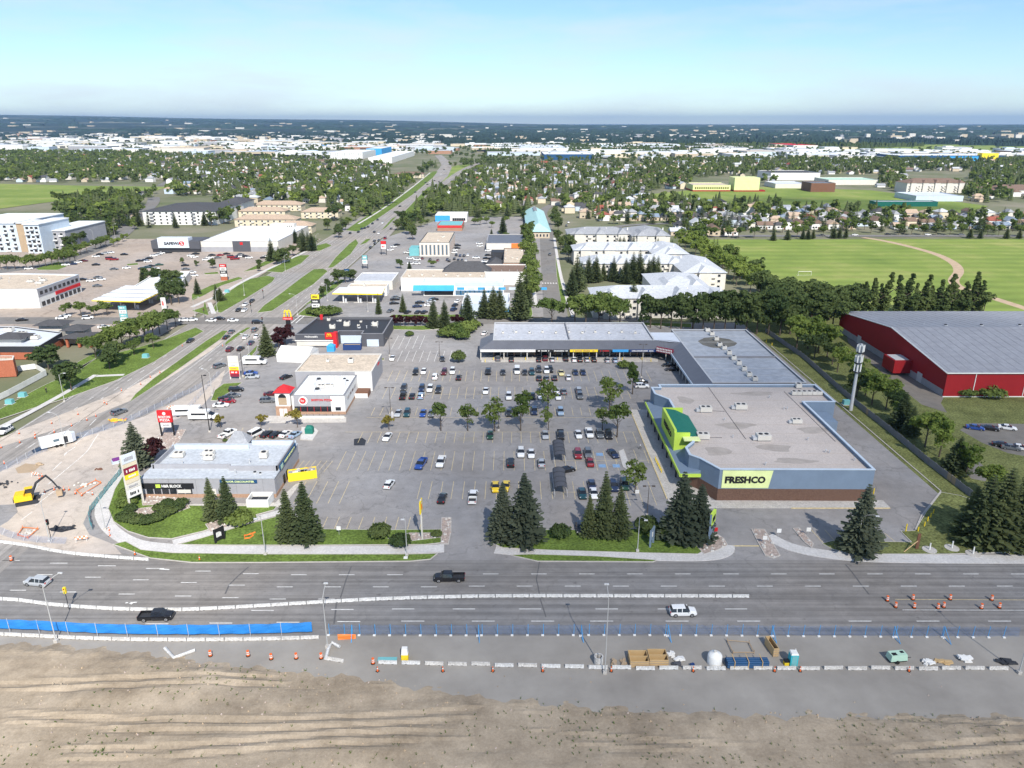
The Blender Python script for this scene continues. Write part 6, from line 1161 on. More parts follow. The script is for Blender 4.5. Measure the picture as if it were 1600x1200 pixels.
# ---- pylon signs
def pylon(name, label, px, w, h, panels, posts=((-.5, .35), (.5, .35)), pm="white", rz=0.0, th=.5, cat="sign", z_post=None):
    X, Y = P(*px); t = thing(name, label, cat, (X, Y, 0)); 
    for u, s in posts: part(t, "post", pm, X + u * w - s / 2, Y - s / 2, -.02, X + u * w + s / 2, Y + s / 2, h if z_post is None else z_post)
    for z0, z1, m, txt, tm, *e in panels:
        w0 = w if not e else w * e[0]
        o = part(t, "sign_panel", m, X - w0 / 2, Y - th / 2, z0, X + w0 / 2, Y + th / 2, z1)
        if txt == "~": strokes(o, tm, X, Y - th / 2, z0 + (z1 - z0) * .3, w * .7, (z1 - z0) * .4, max(.3, w / 9))
        elif txt: lettering(txt, w * .78, tm, o, (X, Y - th / 2 - .05, (z0 + z1) / 2), height=(z1 - z0) * .5, bold=.02)
    t.rotation_euler.z = rz; return t
t = pylon("pylon_sign", "tall white two-post sign with shop panels on corner lawn", (214, 790), 3.2, 13, [(10.9, 12.9, "roof_metal_pale", "~", "grey"), (9.9, 10.8, "cream", None, None), (8.3, 9.8, "maroon", "~", "white"), (7.1, 8.2, "yellow", "~", "white"), (6.0, 7.0, "cream", None, None), (4.6, 5.9, "offwhite", "~", "grey"), (2.6, 4.5, "white", "~", "charcoal")], pm="offwhite", rz=math.radians(58))
t = pylon("pylon_sign", "red pizza sign on two black posts beside corner spruce", (263, 682), 3.5, 7.6, [(4.4, 7.8, "red", None, None, 1.12), (2.9, 4.2, "white", "~", "grey", .8)], pm="black", th=.7)
X, Y = P(263, 682)
lettering("BOSTON", 3.2, "white", t, (X, Y - .42, 6.0), height=.7, bold=.02); lettering("PIZZA", 2.7, "white", t, (X, Y - .42, 5.1), height=.7, bold=.02); b = MB(); b.tube([(X, Y - .36, 7.0), (X, Y - .42, 7.0)], .45, 14); b.build("sign_logo", "white", t)
t = pylon("pylon_sign", "white stacked shop sign with yellow and red panels beside highway verge", (368, 592), 3.2, 8.2, [(5.8, 8.2, "offwhite", None, None), (4.5, 5.6, "white", "~", "grey"), (3.2, 4.4, "yellow", "~", "terracotta"), (1.8, 3.1, "red", "~", "white"), (.9, 1.7, "maroon", None, None)], pm="offwhite")
# golden arches on a red base
X, Y = P(452, 520); t = thing("arches_sign", "yellow double arch sign with red band above the hedge", "sign", (X, Y, 0)); part(t, "post", "black", X - .9, Y - .3, -.02, X + .9, Y + .3, 5.6); part(t, "sign_band", "red", X - 2.0, Y - .4, 5.6, X + 2.0, Y + .4, 6.7); arches(t, X, Y, 6.75, 2.8, 2.9, "yellow", r=.28); lettering("McDonald's", 3.2, "white", t, (X, Y - .44, 6.15), height=.5)
t = pylon("pylon_sign", "teal and white gas price sign in front of trees", (196, 508), 3.0, 8.5, [(6.9, 8.4, "teal", "~", "white"), (5.2, 6.7, "white", "~", "grey"), (3.6, 5.0, "teal", "~", "white"), (2.0, 3.4, "white", "~", "green_roof")], pm="teal")
t = pylon("pylon_sign", "stacked red and white sign on brick base before grocery store", (351, 438), 3.6, 9, [(7.4, 9, "red", "~", "white"), (5.6, 7.2, "white", "~", "charcoal"), (3.8, 5.4, "charcoal", "~", "white"), (2.2, 3.6, "white", "~", "grey"), (0, 2.0, "brick_red", None, None)], pm="charcoal")
t = pylon("pylon_sign", "black and yellow panel sign above bushes at gas bar corner", (495, 492), 3.6, 9.5, [(7.4, 9.4, "yellow", "~", "black"), (5.4, 7.2, "charcoal", "~", "white"), (3.6, 5.2, "white", "~", "charcoal")], pm="charcoal")
t = pylon("pylon_sign", "white gas price pillar beside the left canopy", (257, 483), 1.8, 5.5, [(.2, 5.5, "white", "~", "red")], pm="white")
t = pylon("pylon_sign", "blue square sign beside far side of highway", (543, 437), 3, 6, [(3.4, 6, "dark_blue", "~", "white")], pm="charcoal"); t = pylon("pylon_sign", "teal and white stacked sign in highway lot", (571, 420), 3, 8, [(5.6, 8, "teal", "~", "white"), (3, 5.4, "white", "~", "teal")], pm="charcoal"); t = pylon("pylon_sign", "stacked red and white sign left of the office block", (600, 398), 3.4, 9, [(7, 9, "red", None, None), (4, 6.8, "white", "~", "red")], pm="charcoal")
t = pylon("pylon_sign", "lime green store sign on blue posts behind driveway spruce", (1110, 846), 3.0, 7, [(4.2, 7, "lime", "~", "black"), (2.4, 4.0, "blue_stucco", None, None)], pm="blue_stucco", rz=math.radians(60))
t = pylon("lawn_sign", "blue tilted panel sign on the right front lawn", (1018, 852), 2.0, 4.0, [(1.4, 4.0, "blue_stucco", "~", "white")], pm="blue_stucco", rz=math.radians(62), th=.15); t = pylon("lawn_sign", "black and white sale sign on the left front lawn", (344, 846), 2.0, 3.2, [(.5, 3.2, "black", "~", "white")], pm="black", rz=math.radians(55), th=.15)
t = pylon("lawn_sign", "yellow and white lattice pole sign beside lot entrance", (660, 843), 1.4, 9.4, [(6.5, 9.2, "yellow", "~", "orange", 1.6), (1, 6.3, "offwhite", None, None, .25)], posts=((0, .3),), pm="offwhite", rz=math.radians(87), th=.25)
for px, l, m in (((1117, 838), "small red and white sign in driveway rock bed", "red"), ((1194, 851), "small white sign on rock driveway island", "white"), ((1262, 838), "small white sign on right driveway island", "white"), ((530, 836), "small white sign at front edge of lot", "white"), ((1216, 770 + 70), "small white sign at supermarket driveway", "white"), ((995, 778), "small white sign beside supermarket lane", "white")):
    X, Y = P(*px); t = thing("small_sign", l, "sign", (X, Y, 0), group="small signs"); b = MB(); b.tube([(X, Y, 0), (X, Y, 1.6)], .04, 5); b.build("post", "pole_grey", t); part(t, "sign_panel", m, X - .45, Y - .05, 1.2, X + .45, Y + .03, 2.1)
# ---- cart shelters
for i, (y0, y1, l) in enumerate(((720, 694, "dark curved cart shelter in upper row"), (771, 738, "dark curved cart shelter in lower row"))):
    X, Y0 = P(875 + i * 1.5, y0 + 6); Y1 = P(875, y1 + 8)[1]; t = thing("cart_shelter", l, "shelter", (X, (Y0 + Y1) / 2, 0), group="cart shelters"); b = MB(); n = 8; V = []
    for k in range(n + 1): a = math.pi * k / n; V += [(X - 1.5 * math.cos(a), Y0, 2.1 + .8 * math.sin(a)), (X - 1.5 * math.cos(a), Y1, 2.1 + .8 * math.sin(a))]
    b.add(V, [(2 * k, 2 * k + 1, 2 * k + 3, 2 * k + 2) for k in range(n)]); b.build("roof", "darkgrey", t, smooth=True)
    for k in range(5):
        yy = Y0 + (Y1 - Y0) * k / 4; b = MB(); b.tube([(X - 1.52 * math.cos(math.pi * j / 8), yy, 2.13 + .82 * math.sin(math.pi * j / 8)) for j in range(9)], .04, 4); b.build("hoop", "charcoal", t)
    for s in (-1, 1):
        for k in range(4): yy = Y0 + .2 + (Y1 - Y0 - .4) * k / 3; b = MB(); b.tube([(X + s * 1.48, yy, 0), (X + s * 1.48, yy, 2.12)], .05, 5); b.build("post", "steel", t)
        b = MB(); b.tube([(X + s * 1.48, Y0, .7), (X + s * 1.48, Y1, .7)], .05, 5); b.build("rail", "steel", t)
# ---- yellow rubbish skip, kiosk, small boxes
X, Y = P(473, 747); t = thing("skip_bin", "bright yellow skip bin full of rubbish beside grey corner building", "skip", (X, Y, 0), math.radians(18))
b = MB(); b.ring(rect(-3.4, -1.2, 3.4, 1.2), rect(-3.2, -1.0, 3.2, 1.0), .05, 2.2); o = b.build("shell", "yellow"); o.parent = t; b = MB(); b.box(-3.2, -1, .1, 3.2, 1, 1.95); o = b.build("rubbish", "grey"); o.parent = t
for i in range(18): b = MB(); x, y, s = random.uniform(-2.8, 2.8), random.uniform(-.7, .7), random.uniform(.15, .45); b.box(x - s, y - s * .6, 1.9, x + s, y + s * .6, 1.95 + s); o = b.build("rubbish_piece", random.choice(["white", "grey", "black", "plywood"])); o.parent = t
for i in range(8): b = MB(); x = -3 + i * .86; b.box(x, -1.27, .1, x + .1, -1.2, 2.15); o = b.build("rib", "yellow"); o.parent = t
X, Y = P(484, 677); t = thing("donation_bin", "green donation bin on small lot island", "bin", (X, Y, 0)); part(t, "body", "green_roof", X - 1.1, Y - .9, .17, X + 1.1, Y + .9, 1.7); part(t, "hood", "green_roof", X - 1.0, Y - .8, 1.7, X + 1.0, Y + .8, 2.3, .3)
for px, l in (((16, 631), "green utility box on left lawn, nearer"), ((36, 620), "green utility box on left lawn, farther"), ((228, 559), "green utility box at roadside thicket"), ((355, 457), "green utility box on highway lawn"), ((1322, 632), "teal utility box at cell tower foot")):
    X, Y = P(*px); t = thing("utility_box", l, "utility box", (X, Y, 0), group="utility boxes"); part(t, "cabinet", "teal", X - 1.1, Y - .8, .1, X + 1.1, Y + .8, 1.5, .12); part(t, "plinth", "concrete", X - 1.3, Y - 1, -.02, X + 1.3, Y + 1, .16)
X, Y = P(551, 546); t = thing("skip_bin", "dark blue skip bin behind burger restaurant", "skip", (X, Y, 0)); b = MB(); b.ring(rect(X - 3.4, Y - 1.2, X + 3.4, Y + 1.2), rect(X - 3.2, Y - 1, X + 3.2, Y + 1), .05, 2.2); b.build("shell", "navy", t); part(t, "rubbish", "plywood", X - 3.2, Y - 1, .1, X + 3.2, Y + 1, 1.8)
X, Y = P(518, 548); t = thing("kiosk_tent", "small bright blue tent beside red sign fin", "tent", (X, Y, 0)); part(t, "skirt", "sky_blue", X - 1.4, Y - 1.4, 0, X + 1.4, Y + 1.4, 2); b = MB(); hip_roof(b, X - 1.4, Y - 1.4, X + 1.4, Y + 1.4, 2, 1.1, .1); b.build("roof", "sky_blue", t)
X, Y = P(466, 560); t = thing("marquee_tent", "large white marquee tent in front of burger restaurant", "tent", (X, Y, 0), math.radians(-8)); b = MB(); b.box(-6, -5, 0, 6, 5, 2.6); o = b.build("skirt", "white"); o.parent = t; b = MB(); hip_roof(b, -6, -5, 6, 5, 2.6, 2.2, .15, hip=False); o = b.build("roof", "white"); o.parent = t
# bus shelter
X, Y = P(769, 497); t = thing("bus_shelter", "small glass bus shelter at the cross street", "bus shelter", (X, Y, 0)); part(t, "roof", "white", X - 2, Y - .8, 2.4, X + 2, Y + .8, 2.6); part(t, "back_pane", "glass_blue", X - 1.9, Y + .7, .3, X + 1.9, Y + .75, 2.4)
for u in (-1.9, 1.9): part(t, "post", "white", X + u - .08, Y - .75, 0, X + u + .08, Y - .6, 2.4)
# ---- goals, cell mast
X, Y = P(1257, 431)
t = thing("soccer_goal", "white soccer goal on the bright field", "goal", (X, Y, 0)); b = MB(); b.tube([(X - 3.7, Y, 0), (X - 3.7, Y, 2.5), (X + 3.7, Y, 2.5), (X + 3.7, Y, 0)], .13, 6); b.build("frame", "white", t); b = MB(); b.tube([(X - 3.7, Y, 2.5), (X - 3.7, Y + 2, 0), (X + 3.7, Y + 2, 0), (X + 3.7, Y, 2.5)], .07, 5); b.build("net_frame", "white", t)
X, Y = P(1329, 641); t = thing("cell_mast", "tall grey cell mast with three tiers of white antennas", "cell tower", (X, Y, 0)); b = MB(); b.tube([(X, Y, 0), (X, Y, 21)], .55, 12, r2=.32); b.build("mast", "steel", t)
for z in (12.6, 15.4, 18.6):
    b = MB(); b.tube([(X, Y, z - .5), (X, Y, z - .3)], .95, 10); b.build("platform", "charcoal", t)
    for k in range(6): a = k * 1.047 + z; xx, yy = X + math.cos(a) * .95, Y + math.sin(a) * .95; part(t, "antenna", "white", xx - .16, yy - .14, z, xx + .16, yy + .14, z + 2.1)
# ---- board fence along the alley
t = thing("board_fence", "long weathered board fence between alley and trees", "fence", (118, 200, 0)); A = [Vector(P(*p)) for p in ((1196, 519), (1255, 560), (1335, 632), (1400, 684), (1450, 726), (1518, 778))]; bmsh = None; n = 0
bm_ = MB(); bm_.box(-.72, -.03, 0, .72, .03, 1.8); me_b = quick("board", bm_, ["midgrey"]); bm_ = MB(); bm_.box(-.72, -.03, 0, .72, .03, 1.8); me_c = quick("board", bm_, ["tan"]); bm_ = MB(); bm_.box(-.08, -.08, 0, .08, .08, 1.95); me_p = quick("post", bm_, ["midgrey"])
for a, c in zip(A[:-1], A[1:]):
    L = (c - a).length; k = int(L / 1.5); an = math.atan2((c - a).y, (c - a).x)
    for i in range(k):
        p = a + (c - a) * ((i + .5) / k); inst("board", me_c if n in (88, 89, 60) else me_b, t, (p.x - 118, p.y - 200, .02), an + random.uniform(-.02, .02), (L / k / 1.48, 1, random.uniform(.97, 1.03))); n += 1
        if i % 2 == 0: q = a + (c - a) * (i / k); inst("post", me_p, t, (q.x - 118, q.y - 200, 0), an)
# alley kerb and yellow bollards
b = MB(); strip_mesh(b, PP([(1205, 541), (1300, 622), (1400, 708), (1470, 768), (1440, 806), (1430, 829)]), .3, .16); o = struct("alley_kerb", b, "kerb")
_bol = None
def bollards(pxs, where, m="yellow", h=1.1, grp="yellow bollards"):
    global _bol
    if _bol is None: bb = MB(); bb.tube([(0, 0, 0), (0, 0, 1.0)], .12, 8, 0); bb.tube([(0, 0, 1.0), (0, 0, 1.06)], .1, 8, 0); _bol = quick("bollard", bb, ["yellow"])
    for i, p in enumerate(pxs): X, Y = P(*p); o = inst("bollard", _bol, None, (X, Y, 0), 0, (1, 1, h)); tag(o, f"yellow bollard, {nth(i + 1)} of those {where}", "bollard", grp)
bollards([(1434, 831), (1444, 823), (1449, 815), (1454, 809), (1458, 803)], "at the alley corner lawn"); bollards([(1415, 831), (1416, 826)], "left of alley corner lawn"); bollards([(1363, 782), (1364, 776), (1365, 770)], "at the supermarket front corner"); bollards([(1024 + i * 1.6, 720 + i * 3.2) for i in range(7)], "beside the supermarket entrance kerb"); bollards([(758, 566), (771, 563), (821, 563), (871, 563), (921, 563), (972, 563), (1003, 563), (1017, 565)], "along the mall storefronts"); bollards([(1197, 535), (1206, 540)], "at the alley head")
# ================================================================ the work site along the front road
def jersey(kind):
    L = 3.0; b = MB(); prof = [(-.30, 0), (.30, 0), (.30, .08), (.14, .36), (.08, .81), (-.08, .81), (-.14, .36), (-.30, .08)]; n = len(prof)
    b.add([(-L / 2, y, z) for y, z in prof] + [(L / 2, y, z) for y, z in prof], [tuple(range(n))[::-1], tuple(range(n, 2 * n))] + [(i, (i + 1) % n, n + (i + 1) % n, n + i) for i in range(n)])
    b.f = [f for f in b.f]; b.m = [0] * len(b.f)
    for x in (-.8, .8): b.box(x - .16, -.31, .0, x + .16, .31, .09, 1)
    return quick("concrete_barrier", b, [kind, "charcoal"])
JB = [jersey("barrier_concrete"), jersey("barrier_white")]
def barriers(pts, where, grp, gap=.16, which=0, jit=0, L=3.0):
    pts = [Vector(p) for p in pts]; i = 0; acc = 0
    seglen = [(b_ - a).length for a, b_ in zip(pts[:-1], pts[1:])]; total = sum(seglen); n = int(total / (L + gap))
    def at(s):
        for a, b_, l in zip(pts[:-1], pts[1:], seglen):
            if s <= l: return a + (b_ - a) * (s / l), math.atan2((b_ - a).y, (b_ - a).x)
            s -= l
        return pts[-1], 0
    for k in range(n):
        p, an = at((k + .5) * (L + gap)); o = inst("concrete_barrier", JB[which if jit == 0 else random.choice((0, 0, 1))], None, (p.x, p.y + random.uniform(-jit, jit), .02), an + random.uniform(-jit, jit) * .15, (L / 3.0, .72, .7)); tag(o, f"concrete barrier block, {ORD(k + 1)} from left {where}", "barrier", grp)
barriers(smooth_line(PP([(-20, 936), (30, 939), (85, 946), (170, 952), (260, 954), (330, 952), (420, 947), (520, 941), (600, 937), (700, 934), (800, 932.5), (1000, 932.5), (1184, 933)])), "in the white median line of front road", "median barrier blocks", which=1, L=2.95)
barriers(smooth_line(PP([(-20, 845), (40, 853), (100, 864), (170, 871), (240, 876)])), "in the curved line at closed corner", "corner barrier blocks", which=1)
barriers(smooth_line(PP([(-20, 991), (60, 995), (150, 999), (260, 1001), (400, 1000), (500, 997), (528, 996)])), "under the solid blue fence", "barrier blocks under the blue fence", which=0)
barriers(PP([(588, 1036), (1000, 1045), (1610, 1046)]), "in the gapped row at bottom edge", "bottom row barrier blocks", gap=.75, which=0, jit=.12)
barriers(PP([(510, 1030), (545, 1036)]), "beside bent guardrail", "loose barrier blocks", which=0)
# solid blue screen fence on the barriers (left) and see-through blue net fence (right): panel by panel
def screen(pts, where, label, m, h, z0, step, post_m, lean=0.0, base=False, jitter=0.0):
    pts = smooth_line(pts, 4); V = [Vector(p) for p in pts]; seg = [(b_ - a).length for a, b_ in zip(V[:-1], V[1:])]; tot = sum(seg); n = max(1, int(tot / step))
    def at(s):
        for a, b_, l in zip(V[:-1], V[1:], seg):
            if s <= l: return a + (b_ - a) * (s / l)
            s -= l
        return V[-1]
    t = thing("site_fence", label, "fence", (*at(tot / 2), 0)); L = t.location
    for i in range(n):
        a, c = at(i * step), at((i + 1) * step); d = (c - a).normalized(); nn = Vector((-d.y, d.x)); b = MB(); rows = 3; cols = 5; G = []
        for rr in range(rows + 1):
            for cc in range(cols + 1):
                p = a + d * (c - a).length * (.01 + .98 * cc / cols) + nn * (lean * rr / rows + .10 * math.sin(cc * 1.7 + i) * math.sin(rr * 1.3 + i * .7)); G.append((p.x, p.y, z0 + h * rr / rows - (.06 * math.sin(math.pi * cc / cols) if rr == rows else 0)))
        b.add(G, [(rr * (cols + 1) + cc, rr * (cols + 1) + cc + 1, (rr + 1) * (cols + 1) + cc + 1, (rr + 1) * (cols + 1) + cc) for rr in range(rows) for cc in range(cols)]); b.build("panel", m, t)
        b = MB(); b.tube([(a.x, a.y, 0), (a.x + nn.x * lean, a.y + nn.y * lean, z0 + h + .15)], .045, 5); b.build("post", post_m, t)
        if base: part(t, "foot_block", "white", a.x - .35, a.y - .45, 0, a.x + .1, a.y - .15, .16)
    return t
screen(PP([(-30, 987), (60, 990), (150, 995), (260, 997), (400, 996), (508, 992)]), "", "solid blue screen fence on concrete blocks at lower left", "fence_blue", 1.9, .82, 5.2, "steel")
screen(PP([(515, 991), (700, 991.5), (1000, 991), (1300, 993), (1610, 995)]), "", "see-through blue net fence along work site", "fence_net", 1.9, .05, 2.6, "sky_blue", base=True)
screen(PP([(-30, 748), (20, 730), (55, 711), (80, 703)]), "", "pale blue net fence left of white trailer", "fence_net", 1.7, .1, 3, "steel"); screen(PP([(110, 690), (190, 664), (260, 632), (320, 604)]), "", "pale blue net fence between highway and closed lanes", "fence_net", 1.7, .1, 3, "steel"); screen(PP([(262, 664), (290, 645), (330, 600), (345, 585)]), "", "blue net fence around the roadside trench", "fence_net", 1.7, .1, 3, "steel")
screen(PP([(200, 728), (172, 762), (150, 790), (142, 800), (140, 815), (148, 834)]), "", "teal net fence around the corner verge", "net_teal", 1.5, .1, 3, "teal"); screen(PP([(-10, 830), (20, 842), (60, 848), (105, 850)]), "", "fallen blue net fence at the closed corner", "fence_net", 1.0, .05, 3.2, "steel", lean=.9)
for k, px in enumerate(((551, 991), (1043, 991), (1205, 992), (1395, 993), (748, 991), (908, 991), (1473, 994))):
    X, Y = P(*px); t = thing("fence_brace", f"blue triangular fence brace, {nth(k + 1)} along the net fence", "fence brace", (X, Y, 0), group="fence braces"); b = MB(); b.tube([(X, Y - .1, 0), (X, Y - .1, 2.0)], .06, 5); b.build("post", "sky_blue", t); b = MB(); b.tube([(X, Y - .1, 1.9), (X + .2, Y - 2.2, .03), (X, Y - .1, .06)], .05, 5); b.build("strut", "sky_blue", t); part(t, "foot_block", "white", X - .4, Y - .7, 0, X + .1, Y - .35, .2)
b = MB(); b.add([(p[0], p[1], z) for p, z in ((P(528, 997), .8), (P(556, 995), .5), (P(556, 998), .02), (P(528, 1000), .02))], [(0, 1, 2, 3)]); b.box(*P(528, 999), .02, P(552, 999)[0], P(530, 996)[1], .45); o = b.build("barrier_end", "orange"); tag(o, "orange crash end at the end of barrier blocks", "barrier end")
bb = MB(); bb.add([(.5, 0, .1), (.2, .4, .05), (-.4, .35, .1), (-.5, -.1, .05), (-.1, -.45, .1), (.4, -.3, .08), (.3, .1, .42), (-.15, .2, .5), (-.25, -.2, .45), (.15, -.25, .4)], [(0, 1, 6), (1, 7, 6), (1, 2, 7), (2, 3, 8, 7), (3, 4, 8), (4, 5, 9, 8), (5, 0, 6, 9), (6, 7, 8, 9)]); ROCK0 = {m_: quick("lump", bb, [m_]) for m_ in ("rock", "concrete", "barrier_concrete", "charcoal", "offwhite", "tan", "brown")}
# cones and barrels
bb = MB(); bb.box(-.25, -.25, 0, .25, .25, .05, 1); bb.tube([(0, 0, .05), (0, 0, .4), (0, 0, .95)], .17, 10, 0, r2=.05); bb.tube([(0, 0, .5), (0, 0, .66)], .125, 10, 2, r2=.10); CONE = quick("traffic_cone", bb, ["cone_orange", "black", "line_white"])
bb = MB(); bb.tube([(0, 0, 0), (0, 0, .12)], .36, 10, 1); bb.tube([(0, 0, .12), (0, 0, 1.05)], .27, 10, 0, r2=.22); bb.tube([(0, 0, .4), (0, 0, .55)], .265, 10, 2); bb.tube([(0, 0, .72), (0, 0, .87)], .25, 10, 2); BARREL = quick("traffic_barrel", bb, ["cone_orange", "black", "line_white"])
def cones(pxs, where, me=CONE, nm="traffic_cone", what="orange traffic cone", cat="cone"):
    for i, p in enumerate(sorted(pxs)): X, Y = P(*p); o = inst(nm, me, None, (X, Y, .03), random.uniform(0, 3)); tag(o, f"{what}, {nth(i + 1)} from left {where}", cat, "cones and barrels of the work site")
cones([(1386, 939), (1399, 949), (1426, 937), (1428, 950), (1465, 951), (1474, 949), (1484, 937), (1533, 951), (1549, 938), (1561, 950)], "in the closed lane at right", BARREL, "traffic_barrel", "orange striped barrel", "barrel")
cones([(329, 1025), (388, 1025), (424, 1030), (463, 1029), (502, 1029), (583, 1037)], "on the broken asphalt edge", BARREL, "traffic_barrel", "orange striped barrel", "barrel"); cones([(18, 876)], "on front road", BARREL, "traffic_barrel", "orange barrel", "barrel"); cones([(211, 867), (312, 875), (171, 830), (172, 838)], "on the front verge")
cones([(81, 662), (30, 678), (55, 685), (31, 692), (85, 676), (112, 666), (122, 648), (136, 657), (2, 700), (7, 725), (163, 630), (167, 632), (190, 611), (220, 601), (235, 590), (250, 583), (285, 541), (348, 541), (150, 651)], "between the highway lanes")
cones([(55, 680), (70, 770), (85, 766), (92, 766), (100, 766), (108, 766), (118, 772), (128, 775), (145, 773), (62, 749), (66, 745)], "in the closed lanes")
cones([(x, 1049) for x in (590, 692, 770, 848, 955, 1083, 1210, 1250, 1420)], "behind the bottom barrier row")
# excavator
X, Y = P(44, 785); t = thing("excavator", "yellow tracked excavator with dark boom on closed lanes", "excavator", (X, Y, .02), math.radians(25))
def lp(name, m, f): b = MB(); f(b); o = b.build(name, m); o.parent = t; return o
for s in (-1, 1):
    lp("track", "charcoal", lambda b: b.prism([(-2.2, s * 1.25 - .3), (2.2, s * 1.25 - .3), (2.2, s * 1.25 + .3), (-2.2, s * 1.25 + .3)], 0, .85))
lp("house", "excavator_yellow", lambda b: b.box(-2.3, -1.4, 1.0, 1.2, 1.4, 2.1)); lp("counterweight", "charcoal", lambda b: b.box(-2.5, -1.35, 1.0, -2.31, 1.35, 1.9)); cab = lp("cab", "car_glass", lambda b: b.box(-.2, .25, 2.1, 1.3, 1.35, 3.2, taper=.08)); lp("cab_roof", "excavator_yellow", lambda b: b.box(-.3, .2, 3.2, 1.3, 1.4, 3.3)); lp("engine_cover", "excavator_yellow", lambda b: b.box(-2.2, -1.3, 2.1, -.3, 1.3, 2.6))
lp("boom", "charcoal", lambda b: b.tube([(1.1, -.3, 1.8), (2.4, -.3, 4.6), (4.6, -.3, 6.0)], .28, 6)); lp("stick", "charcoal", lambda b: b.tube([(4.5, -.3, 6.1), (5.6, -.3, 4.4), (6.6, -.3, 2.2)], .24, 6, r2=.16)); lp("bucket", "tan", lambda b: b.prism([(5.9, -.9), (7.1, -.9), (7.1, .3), (5.9, .3)], .6, 1.9)); lp("hydraulic_ram", "steel", lambda b: b.tube([(1.6, -.3, 2.3), (3.0, -.3, 4.6)], .1, 6))
# more clutter of the closed corner
for px, l, m, sz in (((6, 757), "dark soil heap at the left edge of closed lanes", "charcoal", (3.2, 1.4, 1.0)), ((100, 826), "dark broken asphalt heap near corner fence", "charcoal", (2.6, .9, .5)), ((44, 832), "pale rubble heap inside barricade rails", "concrete", (1.8, 1.2, .5)), ((134, 758), "pale rubble heap inside orange rails", "offwhite", (2.0, 1.2, .5)), ((62, 726), "tan sand heap beside closed lane cones", "tan", (1.6, .9, .6)), ((156, 734), "low brown rubble heap right of closed lanes", "brown", (1.2, .5, .4))):
    X, Y = P(*px); t = thing("rubble_heap", l, "heap", (X, Y, .02), group="heaps on the closed lanes")
    for k in range(16): s = random.uniform(.25, .6); inst("lump", ROCK0[m], t, (random.gauss(0, .4) * sz[0], random.gauss(0, .4) * sz[1], random.uniform(0, .25) * sz[2]), random.uniform(0, 6), (s * 1.5, s * 1.5, s * 1.3))
for px, l, rz in (((128, 846), "red and white striped barricade before corner verge", .25), ((56, 745), "red and white striped barricade among closed lane cones", -.3), ((268, 640), "red and white striped barricade by roadside trench", .6)):
    X, Y = P(*px); t = thing("barricade", l, "barricade", (X, Y, .02), rz, group="striped barricades")
    for k in range(2):
        for i in range(6): b = MB(); b.box(-1.2 + i * .4, -.03, .55 + k * .4, -.8 + i * .4, .03, .8 + k * .4); o = b.build("rail_stripe", "orange" if (i + k) % 2 else "white"); o.parent = t
    for s in (-1, 1): b = MB(); b.tube([(s * 1.0, -.3, 0), (s * 1.0, 0, 1.25), (s * 1.0, .3, 0)], .04, 5); o = b.build("leg", "white"); o.parent = t
# white trailer
X, Y = P(92, 696); t = thing("site_trailer", "white enclosed site trailer with open side door", "trailer", (X, Y, .02), math.radians(42))
lp("body", "white", lambda b: b.box(-4.2, -1.25, .6, 3.2, 1.25, 3.1)); lp("nose", "roof_metal_pale", lambda b: b.prism([(3.2, -1.25), (4.2, -.5), (4.2, .5), (3.2, 1.25)], .6, 2.9)); lp("door", "charcoal", lambda b: b.box(1.2, -1.3, .8, 2.2, -1.26, 2.6)); lp("side_window", "glass_blue", lambda b: b.box(-1.2, -1.3, 1.7, .2, -1.26, 2.4)); lp("drawbar", "charcoal", lambda b: b.tube([(4.2, 0, .6), (5.6, 0, .6)], .1, 6)); lp("rear_ramp", "charcoal", lambda b: b.add([(-4.25, -1.1, .6), (-4.25, 1.1, .6), (-6.2, 1.1, .05), (-6.2, -1.1, .05)], [(0, 1, 2, 3)]))
for x in (-.7, .3):
    for s in (-1, 1): lp("wheel", "tyre", lambda b: b.tube([(x, s * 1.2 - .1, .4), (x, s * 1.2 + .1, .4)], .4, 12))
# motorhome and long white trailer behind the corner building, white shuttle
for px, hd, l, kind in (((316, 651), 0, "white motorhome parked behind corner building", "motorhome"), ((296, 645), 4, "long white trailer roof behind the motorhome", "box_trailer"), ((397, 565), 0, "white shuttle van beside highway verge", "shuttle_van")):
    X, Y = P(px[0], px[1] + 4); t = thing(kind, l, "vehicle", (X, Y, 0), math.radians(hd)); Ls = 3.6 if kind != "box_trailer" else 4.5
    lp("body", "paint_white", lambda b: b.box(-Ls, -1.15, .55, Ls - 1.2, 1.15, 2.9)); lp("cab", "paint_white", lambda b: b.box(Ls - 1.2, -1.0, .55, Ls + 1.0, 1.0, 1.6)); lp("windscreen", "car_glass", lambda b: b.add([(Ls - 1.19, -.95, 2.3), (Ls - 1.19, .95, 2.3), (Ls + .1, .95, 1.61), (Ls + .1, -.95, 1.61)], [(3, 2, 1, 0)])); lp("side_window", "car_glass", lambda b: b.box(-Ls + 1, -1.18, 1.7, Ls - 2, -1.151, 2.3)); lp("roof_unit", "offwhite", lambda b: b.box(-.6, -.5, 2.9, .6, .5, 3.15))
    for x in (-Ls + 1.5, Ls - .5):
        for s in (-1, 1): lp("wheel", "tyre", lambda b: b.tube([(x, s * 1.0 - .14, .42), (x, s * 1.0 + .14, .42)], .42, 12))
